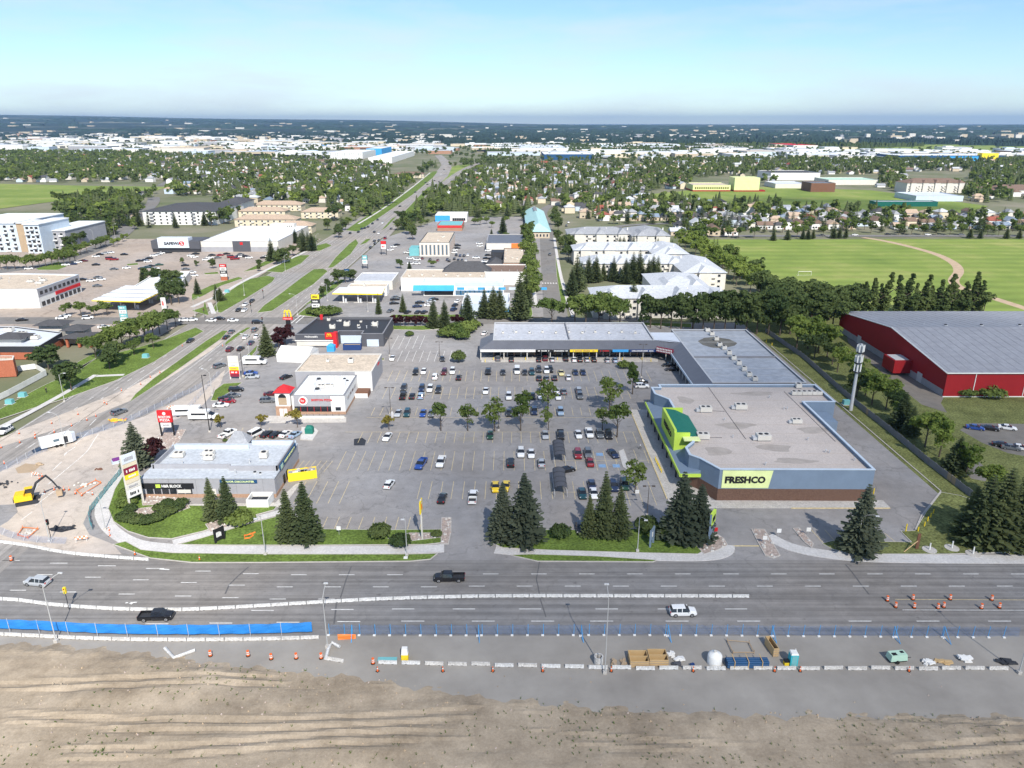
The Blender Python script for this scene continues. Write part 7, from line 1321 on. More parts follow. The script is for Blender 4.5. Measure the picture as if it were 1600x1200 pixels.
# boxes, tank, pipe bundle, toilet, generator and the rest along the bottom row
def at_(px): X, Y = P(*px); return X, Y
for px, l in (((997, 1034), "open plywood trench box, left of the pair"), ((1027, 1032), "open plywood trench box, right of the pair")):
    X, Y = at_(px); t = thing("plywood_box", l, "box", (X, Y, 0), group="plywood boxes"); b = MB(); b.ring(rect(X - 1.5, Y - 1.35, X + 1.5, Y + 1.35), rect(X - 1.42, Y - 1.27, X + 1.42, Y + 1.27), 0, 1.2); b.build("sides", "plywood", t); part(t, "divider", "plywood", X - 1.42, Y - .05, 0, X + 1.42, Y + .05, 1.15); part(t, "floor", "brown", X - 1.42, Y - 1.27, .0, X + 1.42, Y + 1.27, .08)
    for k in range(3): part(t, "batten", "tan", X - 1.55, Y - 1.42, .1 + k * .42, X + 1.55, Y - 1.36, .22 + k * .42)
X, Y = at_((1205, 1016)); t = thing("plywood_box", "narrow tall plywood form with dark opening", "box", (X, Y, 0), .12, group="plywood boxes"); b = MB(); b.ring(rect(-.45, -1.6, .45, 1.6), rect(-.36, -1.5, .36, 1.5), 0, 1.6); o = b.build("sides", "plywood"); o.parent = t; b = MB(); b.box(-.36, -1.5, 0, .36, 1.5, .06); o = b.build("floor", "black"); o.parent = t
for k in range(4): b = MB(); b.box(-.52, -1.68, .1 + k * .4, .52, -1.61, .24 + k * .4); o = b.build("batten", "tan"); o.parent = t
X, Y = at_((1116, 1036)); t = thing("water_tank", "round white plastic water tank with domed lid", "tank", (X, Y, 0)); b = MB(); pr = [(0, 1.15), (1.5, 1.15), (1.75, 1.05), (2.0, .7), (2.1, .35), (2.2, .3)]; n = 24; V = []; F = []
for z, r_ in pr: V += [(X + r_ * math.cos(6.2832 * k / n), Y + r_ * math.sin(6.2832 * k / n), z) for k in range(n)]
for i in range(len(pr) - 1): F += [(i * n + k, i * n + (k + 1) % n, (i + 1) * n + (k + 1) % n, (i + 1) * n + k) for k in range(n)]
b.add(V, F + [tuple(range((len(pr) - 1) * n, len(pr) * n))]); b.build("shell", "white", t, smooth=True); b = MB(); b.tube([(X, Y, 2.2), (X, Y, 2.35)], .25, 12); b.build("lid", "offwhite", t)
X, Y = at_((1166, 1039)); t = thing("pipe_bundle", "strapped bundle of long dark blue pipes", "pipes", (X, Y, 0))
for r_ in range(3):
    for k in range(4 - (r_ == 2)): b = MB(); b.tube([(X - 3.3, Y - .75 + k * .46, .26 + r_ * .42), (X + 3.3, Y - .75 + k * .46, .26 + r_ * .42)], .22, 10); b.build("pipe", "dark_blue", t)
for u in (-2.2, 0, 2.2): part(t, "strap", "plywood", X + u - .06, Y - 1.05, 0, X + u + .06, Y - .98, 1.4); part(t, "strap_top", "plywood", X + u - .06, Y - 1.05, 1.4, X + u + .06, Y + .9, 1.46)
X, Y = at_((1238, 1037)); t = thing("portable_toilet", "turquoise portable toilet with white roof", "portable toilet", (X, Y, 0)); part(t, "body", "cyan", X - .6, Y - .6, 0, X + .6, Y + .6, 2.1); part(t, "roof", "white", X - .62, Y - .62, 2.1, X + .62, Y + .62, 2.35, .12); part(t, "door", "teal", X - .42, Y - .64, .1, X + .42, Y - .605, 1.95); part(t, "vent", "white", X + .3, Y + .3, 2.3, X + .4, Y + .4, 2.6)
X, Y = at_((1228, 1038)); t = thing("waste_bin", "small yellow and black bin beside portable toilet", "bin", (X, Y, 0)); part(t, "body", "yellow", X - .35, Y - .35, 0, X + .35, Y + .35, .6); part(t, "lid", "black", X - .38, Y - .38, .6, X + .38, Y + .38, .85)
X, Y = at_((1400, 1032)); t = thing("compressor", "pale green towable compressor with dark grilles", "compressor", (X, Y, 0), .12); lp("body", "mint", lambda b: b.box(-1.45, -.75, .45, 1.45, .75, 1.5, taper=.12)); lp("grille", "black", lambda b: b.box(-1.1, -.5, 1.5, -.3, .1, 1.53)); lp("grille", "black", lambda b: b.box(.5, -.1, 1.5, 1.1, .4, 1.53)); lp("base", "black", lambda b: b.box(-1.4, -.7, .25, 1.4, .7, .45)); lp("drawbar", "charcoal", lambda b: b.tube([(1.4, 0, .4), (2.5, 0, .4)], .06, 6))
for x in (-.3,):
    for s in (-1, 1): lp("wheel", "tyre", lambda b: b.tube([(x, s * .85 - .09, .3), (x, s * .85 + .09, .3)], .3, 12))
X, Y = at_((935, 1037)); t = thing("concrete_pipe", "short upright concrete pipe ring", "pipe", (X, Y, 0)); b = MB(); nn = 20; c = lambda r_: [(X + r_ * math.cos(6.2832 * k / nn), Y + r_ * math.sin(6.2832 * k / nn)) for k in range(nn)]; b.ring(c(.75), c(.55), 0, 1.5); b.build("ring", "barrier_concrete", t, smooth=False)
X, Y = at_((633, 1030)); t = thing("bollard_post", "white and yellow crash cushion post standing at bottom row", "post", (X, Y, 0)); part(t, "base", "yellow", X - .55, Y - .4, 0, X + .55, Y + .4, 1.1); part(t, "cap", "white", X - .55, Y - .4, 1.1, X + .55, Y + .4, 2.3, .12)
X, Y = at_((606, 1032)); t = thing("steel_road_plate", "teal steel plate lying behind a barrier block", "plate", (X, Y, 0)); part(t, "plate", "teal", X - 1.6, Y - .5, .3, X + 1.5, Y + .4, .36); part(t, "trestle", "steel", X - 1.4, Y - .1, 0, X + 1.2, Y + .1, .3)
for px, l, m, sz in (((1062, 1030), "white sheet pile beside plywood boxes", "white", (1.2, .8, .35)), ((1048, 1024), "crumpled white sacks beside plywood boxes", "white", (.8, .8, .5)), ((1056, 1040), "dark tool crate behind barrier row", "darkgrey", (1.0, .6, .6)), ((1082, 1041), "small navy crate behind barrier row", "navy", (.5, .4, .5)), ((1452, 1037), "crumpled white tarp behind barrier row", "white", (1.2, .7, .5)), ((1474, 1035), "stack of yellow plywood sheets", "plywood", (1.6, .7, .25)), ((1507, 1031), "white plastic rubble pile right of plywood", "white", (1.5, 1.0, .5)), ((958, 1038), "bundle of timber stakes beside tall street light", "tan", (.6, 1.1, .5)), ((974, 1036), "upright plank pile left of plywood boxes", "tan", (.5, 1.2, .3)), ((1572, 1036), "dark hose coil and scrap at lower right", "charcoal", (1.8, .9, .35))):
    X, Y = at_(px); t = thing("material_pile", l, "pile", (X, Y, 0), group="material piles of the work site")
    for k in range(7):
        ux, uy = random.uniform(-.5, .5) * sz[0], random.uniform(-.5, .5) * sz[1]; o = MB().box(-sz[0] * .45, -sz[1] * .4, 0, sz[0] * .45, sz[1] * .4, sz[2] * random.uniform(.3, .6), taper=.05).build("piece", m); o.parent = t; o.location = (ux, uy, sz[2] * .13 * k); o.rotation_euler = (random.uniform(-.12, .12), random.uniform(-.12, .12), random.uniform(-.6, .6))
for pts, l in ((((1136, 1003), (1170, 1006), (1178, 1022), (1145, 1022)), "open timber frame lying on work site ground"), (((60, 828), (44, 842), (28, 838), (36, 826)), "red and white barricade rails at closed corner"), (((120, 768), (150, 752), (158, 756), (128, 775)), "orange barricade rails around soil patch")):
    q = PP(pts); t = thing("rail_frame", l, "frame", (*q[0], 0), group="lying rails and frames"); m = "tan" if "timber" in l else "orange"
    for a, c in zip(q, q[1:] + q[:1]): b = MB(); b.tube([(*a, .35), (*c, .35)], .09, 5); b.build("rail", m, t); b = MB(); b.tube([(*a, 0), (*a, .8)], .06, 5); b.build("leg", m, t)
X, Y = at_((506, 1022)); t = thing("bent_guardrail", "bent white steel guardrail piece on broken asphalt", "guardrail", (X, Y, 0)); b = MB(); b.tube([(*P(509, 1032), .3), (*P(513, 1018), .5), (*P(519, 1009), .7), (*P(531, 1014), .4)], .28, 6); b.build("rail", "barrier_white", t); X, Y = at_((268, 1024)); t = thing("bent_guardrail", "folded white guardrail piece on the dirt bank", "guardrail", (X, Y, 0)); b = MB(); b.tube([(*P(258, 1015), .3), (*P(272, 1030), .3), (*P(305, 1018), .3)], .28, 6); b.build("rail", "barrier_white", t)
X, Y = at_((1432, 858)); t = thing("leaning_board", "tall brown board with timber prop on right lawn", "board", (X, Y, 0)); part(t, "board", "brown", X - .3, Y - .1, 0, X + .3, Y + .1, 3.6); b = MB(); b.tube([(X, Y, 2.0), (X - 3.2, Y - 1.2, .1)], .1, 6); b.build("prop", "plywood", t)
X, Y = at_((188, 722)); t = thing("crate_stack", "purple topped pale blue crate stack at corner fence", "crate", (X, Y, 0), math.radians(40)); lp("crate", "pale_blue", lambda b: b.box(-1.9, -.6, 0, 1.9, .6, .8)); lp("lid", "purple", lambda b: b.box(-1.7, -.6, .8, 1.7, .6, 1.3))  # stacked crates under a purple lid, not a cabin
X, Y = at_((185, 658)); t = thing("hose_pile", "heap of yellow and orange hoses by the net fence", "hose pile", (X, Y, 0))
for k in range(9): b = MB(); a0_ = random.uniform(0, 6); cx_, cy2 = X + random.uniform(-3.5, 2.5), Y + random.uniform(-1, 1); b.tube([(cx_ + .8 * math.cos(a0_ + j * .6), cy2 + .5 * math.sin(a0_ + j * .6), .12 + .05 * k) for j in range(10)], .1, 5); b.build("hose", "yellow" if k % 3 else "orange", t)
b = MB(); pts = PP([(270 + 115, 838), (392, 835), (396, 838), (390, 842), (383, 843), (382, 838), (392, 836), (399, 833)]); b.tube([(x, y, .25) for x, y in pts], .16, 5); o = b.build("snow_fence_roll", "orange"); tag(o, "crumpled orange fence roll on the left front lawn", "fence roll")
for px, l in (((784 - 150, 873), "white fallen post cluster on verge by lot entrance"),): 
    X, Y = at_(px); t = thing("sign_base", l, "post", (X, Y, .14)); part(t, "base", "white", X - .4, Y - .3, .14, X + .4, Y + .3, .4); b = MB(); b.tube([(X, Y, .3), (X + .1, Y, 1.8)], .05, 5); b.build("post", "white", t)
for px, l in (((1452, 860), "whitewashed stump in gravel ring, left"), ((1487, 857), "whitewashed stump in gravel ring, middle"), ((1520, 866), "whitewashed stump pair beside the spruce clump")):
    X, Y = at_(px); t = thing("tree_stump", l, "stump", (X, Y, .1), group="whitewashed stumps"); b = MB(); b.tube([(X, Y, .1), (X, Y, 1.7)], .17, 8, r2=.12); b.build("trunk", "white", t); b = MB(); b.tube([(X, Y, .1), (X, Y, .22)], 1.4, 14); b.build("gravel_ring", "concrete", t)
# rocks of the beds and the driveway islands
ROCKS = [ROCK0[m_] for m_ in ("rock", "concrete", "barrier_concrete")]
beds = [o for o in list(COL.objects) if o.name.split(".")[0] in ("rock_island", "rock_bed", "driveway_island")]
for o in beds:
    V = [v.co for v in o.data.vertices]; x0, x1 = min(v.x for v in V), max(v.x for v in V); y0, y1 = min(v.y for v in V), max(v.y for v in V); poly = [(v.x, v.y) for v in V]; k = 0; tries = 0
    want = min(46, int((x1 - x0) * (y1 - y0) * .9))
    while k < want and tries < 600:
        tries += 1; x, y = random.uniform(x0, x1), random.uniform(y0, y1); ins = False
        for i in range(len(poly)):
            (ax, ay), (bx, by) = poly[i], poly[i - 1]
            if (ay > y) != (by > y) and x < (bx - ax) * (y - ay) / (by - ay) + ax: ins = not ins
        if ins: s = random.uniform(.3, .85); inst("rock", random.choice(ROCKS), o, (x, y, .13), random.uniform(0, 6), (s, s, s * .8)); k += 1
# people
def person(px, label, shirt, trousers, head_to=0.0, stride=.25):
    X, Y = P(*px); V = [(0, 0, .95), (0, 0, 1.2), (0, 0, 1.45), (0, .0, 1.56), (0, .02, 1.70), (.10, 0, .92), (.11, stride, .5), (.11, stride * .6, .06), (.11, stride * .6 + .17, .04), (-.10, 0, .92), (-.11, -stride * .4, .5), (-.11, -stride * 1.3, .08), (-.11, -stride * 1.3 + .16, .04), (.19, 0, 1.42), (.24, -.12, 1.14), (.22, .04, .92), (-.19, 0, 1.42), (-.24, .12, 1.14), (-.22, .22, .94)]
    E_ = [(0, 1), (1, 2), (2, 3), (3, 4), (0, 5), (5, 6), (6, 7), (7, 8), (0, 9), (9, 10), (10, 11), (11, 12), (2, 13), (13, 14), (14, 15), (2, 16), (16, 17), (17, 18)]
    R_ = [.15, .14, .15, .055, .105, .09, .07, .05, .045, .09, .07, .05, .045, .07, .05, .04, .07, .05, .04]
    me = bpy.data.meshes.new("person"); me.from_pydata(V, E_, []); o = bpy.data.objects.new("person", me); COL.objects.link(o); o.location = (X, Y, .14 if px[0] < 200 else 0); o.rotation_euler.z = head_to
    sk = o.modifiers.new("skin", 'SKIN'); su = o.modifiers.new("sub", 'SUBSURF'); su.levels = 1; su.render_levels = 1
    for v, r_ in zip(me.skin_vertices[0].data, R_): v.radius = (r_, r_)
    me.skin_vertices[0].data[0].use_root = True; m = bpy.data.materials.new("clothes"); m.use_nodes = True; N, L = nodes_of(m); g_ = N.new("ShaderNodeTexCoord"); sx = N.new("ShaderNodeSeparateXYZ"); L.new(g_.outputs["Object"], sx.inputs[0]); rp = N.new("ShaderNodeValToRGB"); rp.color_ramp.interpolation = 'CONSTANT'; e = rp.color_ramp.elements; e[0].color = (*trousers, 1); e[1].position = .5; e[1].color = (*shirt, 1); e2 = rp.color_ramp.elements.new(.80); e2.color = (.45, .28, .20, 1); e3 = rp.color_ramp.elements.new(.91); e3.color = (.03, .02, .015, 1)
    dv_ = N.new("ShaderNodeMath"); dv_.operation = 'DIVIDE'; dv_.inputs[1].default_value = 1.9; L.new(sx.outputs[2], dv_.inputs[0]); L.new(dv_.outputs[0], rp.inputs[0]); L.new(rp.outputs[0], N["Principled BSDF"].inputs["Base Color"]); me.materials.append(m); return tag(o, label, "person")
person((1000, 702), "person in white top and dark trousers walking toward supermarket", (.7, .7, .7), (.02, .02, .025), -1.4); person((73, 614), "person in dark clothes walking on left sidewalk", (.02, .02, .022), (.02, .02, .025), .8); person((779, 670), "person in pale shirt beside divider lamp post", (.7, .68, .65), (.05, .05, .06), 2.0)
# ================================================================ suburbs, industrial belt, woods, horizon
def inside(p, poly):
    x, y = p; ins = False
    for i in range(len(poly)):
        (ax, ay), (bx, by) = poly[i], poly[i - 1]
        if (ay > y) != (by > y) and x < (bx - ax) * (y - ay) / (by - ay) + ax: ins = not ins
    return ins
def Qp(x, y, z=0.0):
    zz = z - CH; d = y * math.cos(CT) - zz * math.sin(CT); u = y * math.sin(CT) + zz * math.cos(CT); return (800 + CF * x / d, 600 - CF * u / d)
NOGO = [[(1000, 300), (1190, 290), (1360, 295), (1550, 320), (1500, 336), (1300, 330), (1060, 316)], [(-260, 286), (120, 288), (264, 291), (240, 301), (60, 320), (-260, 334)], [(538, 370), (650, 296), (690, 262), (676, 242), (692, 240), (712, 262), (690, 292), (612, 372)],
        [(690, 292), (716, 258), (800, 244), (742, 262)], [(215, 312), (345, 312), (345, 360), (215, 360)], [(1075, 278), (1190, 275), (1190, 298), (1075, 298)], [(1205, 272), (1380, 272), (1380, 292), (1205, 292)], [(1410, 268), (1520, 268), (1520, 294), (1410, 294)], [(1360, 296), (1510, 296), (1510, 322), (1360, 322)], [(820, 322), (868, 322), (868, 376), (820, 376)],
        [(362, 322), (535, 322), (535, 362), (362, 362)], [(-80, 322), (104, 322), (104, 395), (-80, 395)], [(608, 258), (665, 258), (665, 282), (608, 282)], [(840, 330), (862, 330), (880, 300), (900, 296), (900, 312), (866, 322), (858, 345), (842, 345)]]
ZONES = [  # outline, chance of a house at a lot, trees per lot, conifer share, phrase
    ([(905, 318), (1010, 312), (1180, 326), (1300, 333), (1500, 338), (1700, 342), (1700, 362), (1200, 366), (1090, 368), (1062, 372), (1040, 352), (930, 348), (880, 330)], .9, .85, .55, "right suburb"),
    ([(700, 300), (735, 270), (800, 258), (1010, 262), (1010, 300), (1000, 312), (900, 318), (868, 328), (815, 330), (730, 328), (690, 322)], .85, 1.05, .52, "centre suburb"),
    ([(1010, 252), (1700, 250), (1700, 300), (1545, 318), (1360, 292), (1190, 288), (1080, 294), (1010, 298)], .4, 1.4, .42, "far wooded suburb"),
    ([(-120, 238), (230, 240), (260, 286), (120, 286), (-120, 284)], .45, 1.6, .3, "left wooded suburb"),
    ([(230, 240), (505, 256), (600, 258), (665, 262), (600, 312), (540, 340), (530, 318), (360, 316), (345, 308), (265, 306), (262, 288)], .85, 1.15, .48, "left suburb"),
    ([(100, 306), (215, 300), (250, 300), (225, 330), (205, 345), (110, 345)], .15, 1.3, .4, "trees below park"),
    ([(104, 326), (214, 318), (216, 360), (180, 366), (108, 378)], .0, 1.5, .45, "trees by white apartments"),
    ([(345, 306), (366, 318), (366, 356), (344, 352)], .0, 1.7, .4, "trees behind grocery store"), ([(462, 312), (545, 312), (545, 350), (530, 362), (488, 366)], .0, 1.3, .4, "townhouse trees"),
    ([(548, 330), (600, 300), (650, 268), (672, 256), (676, 262), (640, 290), (600, 320), (556, 350)], .0, 2.2, .4, "highway left trees"), ([(614, 352), (648, 322), (690, 296), (735, 322), (735, 336), (672, 338), (640, 362)], .0, 1.9, .5, "highway right trees"),
    ([(1062, 372), (1100, 372), (1150, 420), (1200, 455), (1175, 452), (1120, 415)], .0, 1.6, .1, "condo belt trees"),
    ([(660, 322), (735, 325), (820, 330), (820, 342), (735, 344), (680, 330)], .0, 1.6, .5, "plaza tree line"),
]
houses = []; trees_ = []
for zi, (poly, ph, pt, con, ph_) in enumerate(ZONES):
    ws = [P(*p) for p in poly]; Y0, Y1 = min(w[1] for w in ws), max(w[1] for w in ws); X0, X1 = min(w[0] for w in ws), max(w[0] for w in ws); r_ = 0; Y = Y0
    while Y < Y1:
        step = 17 + (Y - 500) * .012; r_ += 1; X = X0 + random.uniform(0, 10); street_row = r_ % 3 == 0
        while X < X1:
            pw = 13.5 + (Y - 500) * .004
            px = Qp(X, Y)
            if inside(px, poly) and not any(inside(px, q) for q in NOGO) and -60 < px[0] < 1660:
                if random.random() < ph and not street_row: houses.append((Y, X, zi, r_))
                k = np.random.poisson(pt) if False else (int(pt) + (random.random() < pt - int(pt)))
                for _ in range(k + (1 if street_row else 0)):
                    trees_.append((Y + random.uniform(-step / 2, step / 2), X + random.uniform(-pw / 2, pw / 2), random.random() < con, zi))
            X += pw
        Y += step
houses.sort(); trees_.sort()
# --- house kit: five plans, each wall + roof + windows + door
ROOFS = [("shingle_grey", "grey"), ("shingle_pale", "pale grey"), ("shingle_brown", "brown"), ("shingle_dark", "dark"), ("shingle_tan", "tan"), ("shingle_red", "red"), ("shingle_blue", "blue grey")]; RW = (5, 4, 3, 3, 3, .7, 1.6)
WALLS = [("white", "white"), ("offwhite", "off white"), ("cream", "cream"), ("beige", "beige"), ("pale_blue", "pale blue"), ("grey", "grey")]; WW = (5, 4, 2, 2, 1, 1)
def house_plan(k):
    w, r, g_ = MB(), MB(), MB()
    if k == 0: w.box(-5.5, -4, 0, 5.5, 4, 3.0); hip_roof(r, -5.5, -4, 5.5, 4, 3, 2.4, .5, hip=False); w.add([(-5.5, -4, 3), (-5.5, 4, 3), (-5.5, 0, 5.1), (5.5, -4, 3), (5.5, 4, 3), (5.5, 0, 5.1)], [(0, 2, 1), (3, 4, 5)])
    elif k == 1: w.box(-5, -4.5, 0, 5, 4.5, 5.4); hip_roof(r, -5, -4.5, 5, 4.5, 5.4, 2.6, .5)
    elif k == 2: w.box(-4.5, -5, 0, 4.5, 5, 4.6); hip_roof(r, -4.5, -5, 4.5, 5, 4.6, 3.0, .5, hip=False, along='y'); w.add([(-4.5, -5, 4.6), (4.5, -5, 4.6), (0, -5, 7.3)], [(0, 1, 2)]); w.box(4.5, -6.5, 0, 8, 1, 2.6); hip_roof(r, 4.5, -6.5, 8, 1, 2.6, 1.5, .3, hip=False, along='y')
    elif k == 3: w.box(-6, -4, 0, 2, 4, 3.0); hip_roof(r, -6, -4, 2, 4, 3.0, 2.2, .5); w.box(2, -5, 0, 6.5, 4.5, 5.6); hip_roof(r, 2, -5, 6.5, 4.5, 5.6, 2.4, .5)
    else: w.box(-4.2, -3.2, 0, 4.2, 3.2, 2.6); hip_roof(r, -4.2, -3.2, 4.2, 3.2, 2.6, 1.8, .4, hip=False)
    yf = {0: -4, 1: -4.5, 2: -5, 3: -4, 4: -3.2}[k]
    win = MB(); win.box(-.7, -.06, 0, .7, .02, 1.2, 1); win.box(-.8, -.09, -.1, .8, -.061, -.001, 0)
    return quick("wall", w, ["white"]), quick("roof", r, ["shingle_grey"]), yf
PLANS = [house_plan(k) for k in range(5)]; bw = MB(); bw.box(-.8, -.06, 0, .8, .03, 1.3); HW_ = quick("window", bw, ["glass_dark"]); bw = MB(); bw.box(-.55, -.07, 0, .55, .03, 2.1); HD_ = quick("door", bw, ["brown"]); bw = MB(); bw.box(-1.4, -.07, 0, 1.4, .03, 2.2); HG_ = quick("garage_door", bw, ["white"])
count = {}; NH = 290
rowcount = {}
hsel = sorted(houses[:NH], key=lambda t: (t[2], t[3], t[1]))
for Y, X, zi, r_ in hsel:
    rowcount[(zi, r_)] = rowcount.get((zi, r_), 0) + 1; i = rowcount[(zi, r_)]; k = random.choices(range(5), (4, 3, 3, 3, 1))[0]; rm, rn = random.choices(ROOFS, RW)[0]; wm, wnm = random.choices(WALLS, WW)[0]
    t = thing("house", f"{wnm} house, {rn} roof, {nth(i)} from left in {nth(r_)} row of {ZONES[zi][4]}", "house", (X, Y, -.05), random.choice((0, 0, math.pi / 2, math.pi, -math.pi / 2)) + random.uniform(-.08, .08), "houses of the suburbs"); me, mr, yf = PLANS[k]
    s = random.uniform(.9, 1.15); o = inst("wall", me, t, (0, 0, 0), 0, (s, s, s)); set_mat(o, 0, wm); o = inst("roof", mr, t, (0, 0, 0), 0, (s, s, s)); set_mat(o, 0, rm)
    if Y < 900:
        for u in (-3, -.8, 3): inst("window", HW_, t, (u * s, yf * s - .02, 1.0))
        inst("door", HD_, t, (1.2 * s, yf * s - .02, 0))
        for u in (-2, 2): inst("window", HW_, t, (u * s, -yf * s + .02, 1.0), math.pi)
# the farther houses: one mass, too many to pick apart
far_b = {}
def add_box_house(b, X, Y, s, an, roofm, wallm):
    c, q = math.cos(an), math.sin(an); f = lambda x, y, z: (X + (x * c - y * q) * s, Y + (x * q + y * c) * s, z * s - .05); h = 3.0 if random.random() < .5 else 5.2
    V = [f(x, y, z) for x, y, z in ((-5.5, -4, 0), (5.5, -4, 0), (5.5, 4, 0), (-5.5, 4, 0), (-5.5, -4, h), (5.5, -4, h), (5.5, 4, h), (-5.5, 4, h), (-5.5, 0, h + 2.2), (5.5, 0, h + 2.2))]
    b.add(V, [(0, 1, 5, 4), (2, 3, 7, 6), (1, 2, 6, 9, 5), (3, 0, 4, 8, 7)], wallm); V = [f(x, y, z) for x, y, z in ((-6, -4.6, h - .2), (6, -4.6, h - .2), (6, 0, h + 2.3), (-6, 0, h + 2.3), (6, 4.6, h - .2), (-6, 4.6, h - .2))]; b.add(V, [(0, 1, 2, 3), (3, 2, 4, 5)], roofm)
fb = MB()
for Y, X, zi, r_ in houses[NH:]: add_box_house(fb, X, Y, random.uniform(.9, 1.3), random.choice((0, math.pi / 2)) + random.uniform(-.3, .3), random.choices(range(7), RW)[0], 7 + random.choices(range(6), WW)[0])
o = fb.build("far_houses", [r[0] for r in ROOFS] + [w[0] for w in WALLS]); tag(o, "pale far houses of the suburbs among trees", "houses", kind="stuff")
# --- trees among the houses: the nearest as things, the rest as two masses
def far_crown(conifer):
    if conifer:
        out = []
        for i in range(7):
            t = i / 7; z = .10 + .85 * t; rr = .23 * (1 - t) + .02
            for k in range(6): a = 6.283 * k / 6 + i; out.append(np.array([[0, 0, z + .14], [math.cos(a - .5) * rr, math.sin(a - .5) * rr, z - .04], [math.cos(a) * rr * 1.15, math.sin(a) * rr * 1.15, z - .07], [math.cos(a + .5) * rr, math.sin(a + .5) * rr, z - .03]]))
        return np.concatenate(out)
    return decid_crown(11, 11, .095, (.40, .40, .36), .56)
MIDC = {False: [quad_mesh("crown", decid_crown(22, 26, .045, (.38, .38, .36), .58), m_) for m_ in ("leaf", "leaf_dark", "leaf_light", "leaf")], True: [quad_mesh("crown", spruce_crown(14, 8, .22), m_) for m_ in ("needle", "needle", "leaf_dark")]}
near_t = {False: [], True: []}; rest = {False: [], True: []}
for t in trees_:
    if len(near_t[t[2]]) < (95 if not t[2] else 150): near_t[t[2]].append(t)
    else: rest[t[2]].append(t)
for con in (False, True):
    cnt = {}
    for Y, X, c_, zi in sorted(near_t[con], key=lambda t: (t[3], t[1] / t[0])):
        cnt[zi] = cnt.get(zi, 0) + 1; h = random.uniform(9, 15) if con else random.uniform(8, 13)
        r = thing("spruce_tree" if con else "leafy_tree", f"{'spruce' if con else 'leafy tree'}, {nth(cnt[zi])} from left in {ZONES[zi][4]}", "tree", (X, Y, 0), random.uniform(0, 6), "trees of the suburbs"); inst("trunk", TR_S if con else TR_D, r, (0, 0, 0), 0, (h, h, h)); inst("crown", random.choice(MIDC[con]), r, (0, 0, 0), 0, (h, h, h))
FARC = {c_: [far_crown(c_) for _ in range(6)] for c_ in (False, True)}
def mass(name, label, pts, con, m):
    if not pts: return
    out = []
    for Y, X, h in pts:
        V = FARC[con][random.randrange(6)]; a = random.uniform(0, 6.28); c, s = math.cos(a), math.sin(a); W = np.empty_like(V); W[:, 0] = (V[:, 0] * c - V[:, 1] * s) * h + X; W[:, 1] = (V[:, 0] * s + V[:, 1] * c) * h + Y; W[:, 2] = V[:, 2] * h - .1; out.append(W)
    o = bpy.data.objects.new(name, quad_mesh(name, np.concatenate(out), m)); COL.objects.link(o); return tag(o, label, "trees", kind="stuff")
lf = [[], [], []]
for Y, X, c_, zi in rest[False]: lf[random.choices((0, 1, 2), (5, 5, 1.4))[0]].append((Y, X, random.uniform(9, 16)))
for pts, m, w in zip(lf, ("leaf", "leaf_dark", "leaf_light"), ("green", "dark green", "light green")): mass("far_leafy_trees", f"{w} leafy trees mixed through the far suburbs", pts, False, m)
mass("far_spruces", "dark spruces mixed through the far suburbs", [(Y, X, random.uniform(11, 18)) for Y, X, c_, zi in rest[True]], True, "needle")
# --- industrial and retail belt: pale boxes, each a building of its own
bb = MB(); bb.box(-.5, -.5, 0, .5, .5, .93, 0); bb.box(-.505, -.505, .93, .505, .505, 1.0, 1); WH = quick("warehouse", bb, ["white", "roof_white"]); bb = MB(); bb.box(-.5, -.5, 0, .5, .5, .9, 0); bb.box(-.51, -.51, .9, .51, .51, 1.0, 1); bb.box(-.3, -.2, 1.0, -.05, .2, 1.25, 0); bb.box(.1, -.503, .1, .3, -.5, .55, 2); bb.box(-.4, -.503, .1, -.2, -.5, .55, 2); WH2 = quick("warehouse", bb, ["white", "roof_white", "glass_dark"])
BELTS = [([(-60, 236), (230, 238), (505, 250), (505, 232), (360, 216), (-60, 206)], 120, "left industrial belt"), ([(500, 232), (680, 243), (700, 236), (690, 222), (400, 215)], 46, "industrial belt left of highway"), ([(720, 228), (800, 244), (1010, 252), (1250, 250), (1420, 246), (1400, 236), (1000, 226)], 88, "retail belt right of highway"), ([(1250, 250), (1640, 250), (1640, 238), (1420, 236)], 24, "retail belt at the right"), ([(-60, 190), (500, 200), (1640, 204), (1640, 200), (500, 195), (-60, 186)], 16, "far horizon town")]
wpos = []
for poly, n, phr in BELTS:
    k = 0; tries = 0; got = []
    xs = [p[0] for p in poly]; ys = [p[1] for p in poly]
    while k < n and tries < 6000:
        tries += 1; px, py = random.uniform(min(xs), max(xs)), random.uniform(min(ys), max(ys))
        if not inside((px, py), poly) or any(inside((px, py), q) for q in NOGO): continue
        X, Y = P(px, py); w = random.uniform(35, 110) * (1 + Y / 5000); d = random.uniform(30, 70); 
        if any(abs(X - a) < (w + c) / 2 + 4 and abs(Y - b_) < (d + e) / 2 + 4 for a, b_, c, e in wpos): continue
        wpos.append((X, Y, w, d)); got.append((px, X, Y, w, d)); k += 1
    got.sort()
    for i, (px, X, Y, w, d) in enumerate(got):
        wm = random.choices(["white", "offwhite", "cream", "pale_blue", "grey", "terracotta", "sky_blue", "beige"], (8, 5, 2, 1.5, 2, 1, .12, 2))[0]; rm = random.choices(["roof_white", "roof_membrane_light", "roof_beige", "roof_metal_pale"], (9, 2, 2, 2))[0]
        o = inst("warehouse", random.choice((WH, WH2)), None, (X, Y, -.3), random.choice((0, .05, -.1, .12)), (w, d, random.uniform(6, 11) * (1 + Y / 9000))); set_mat(o, 0, wm); set_mat(o, 1, rm); tag(o, f"far {wm.replace('_', ' ')} warehouse, {nth(i + 1)} from left in {phr}", "warehouse", "far warehouses")
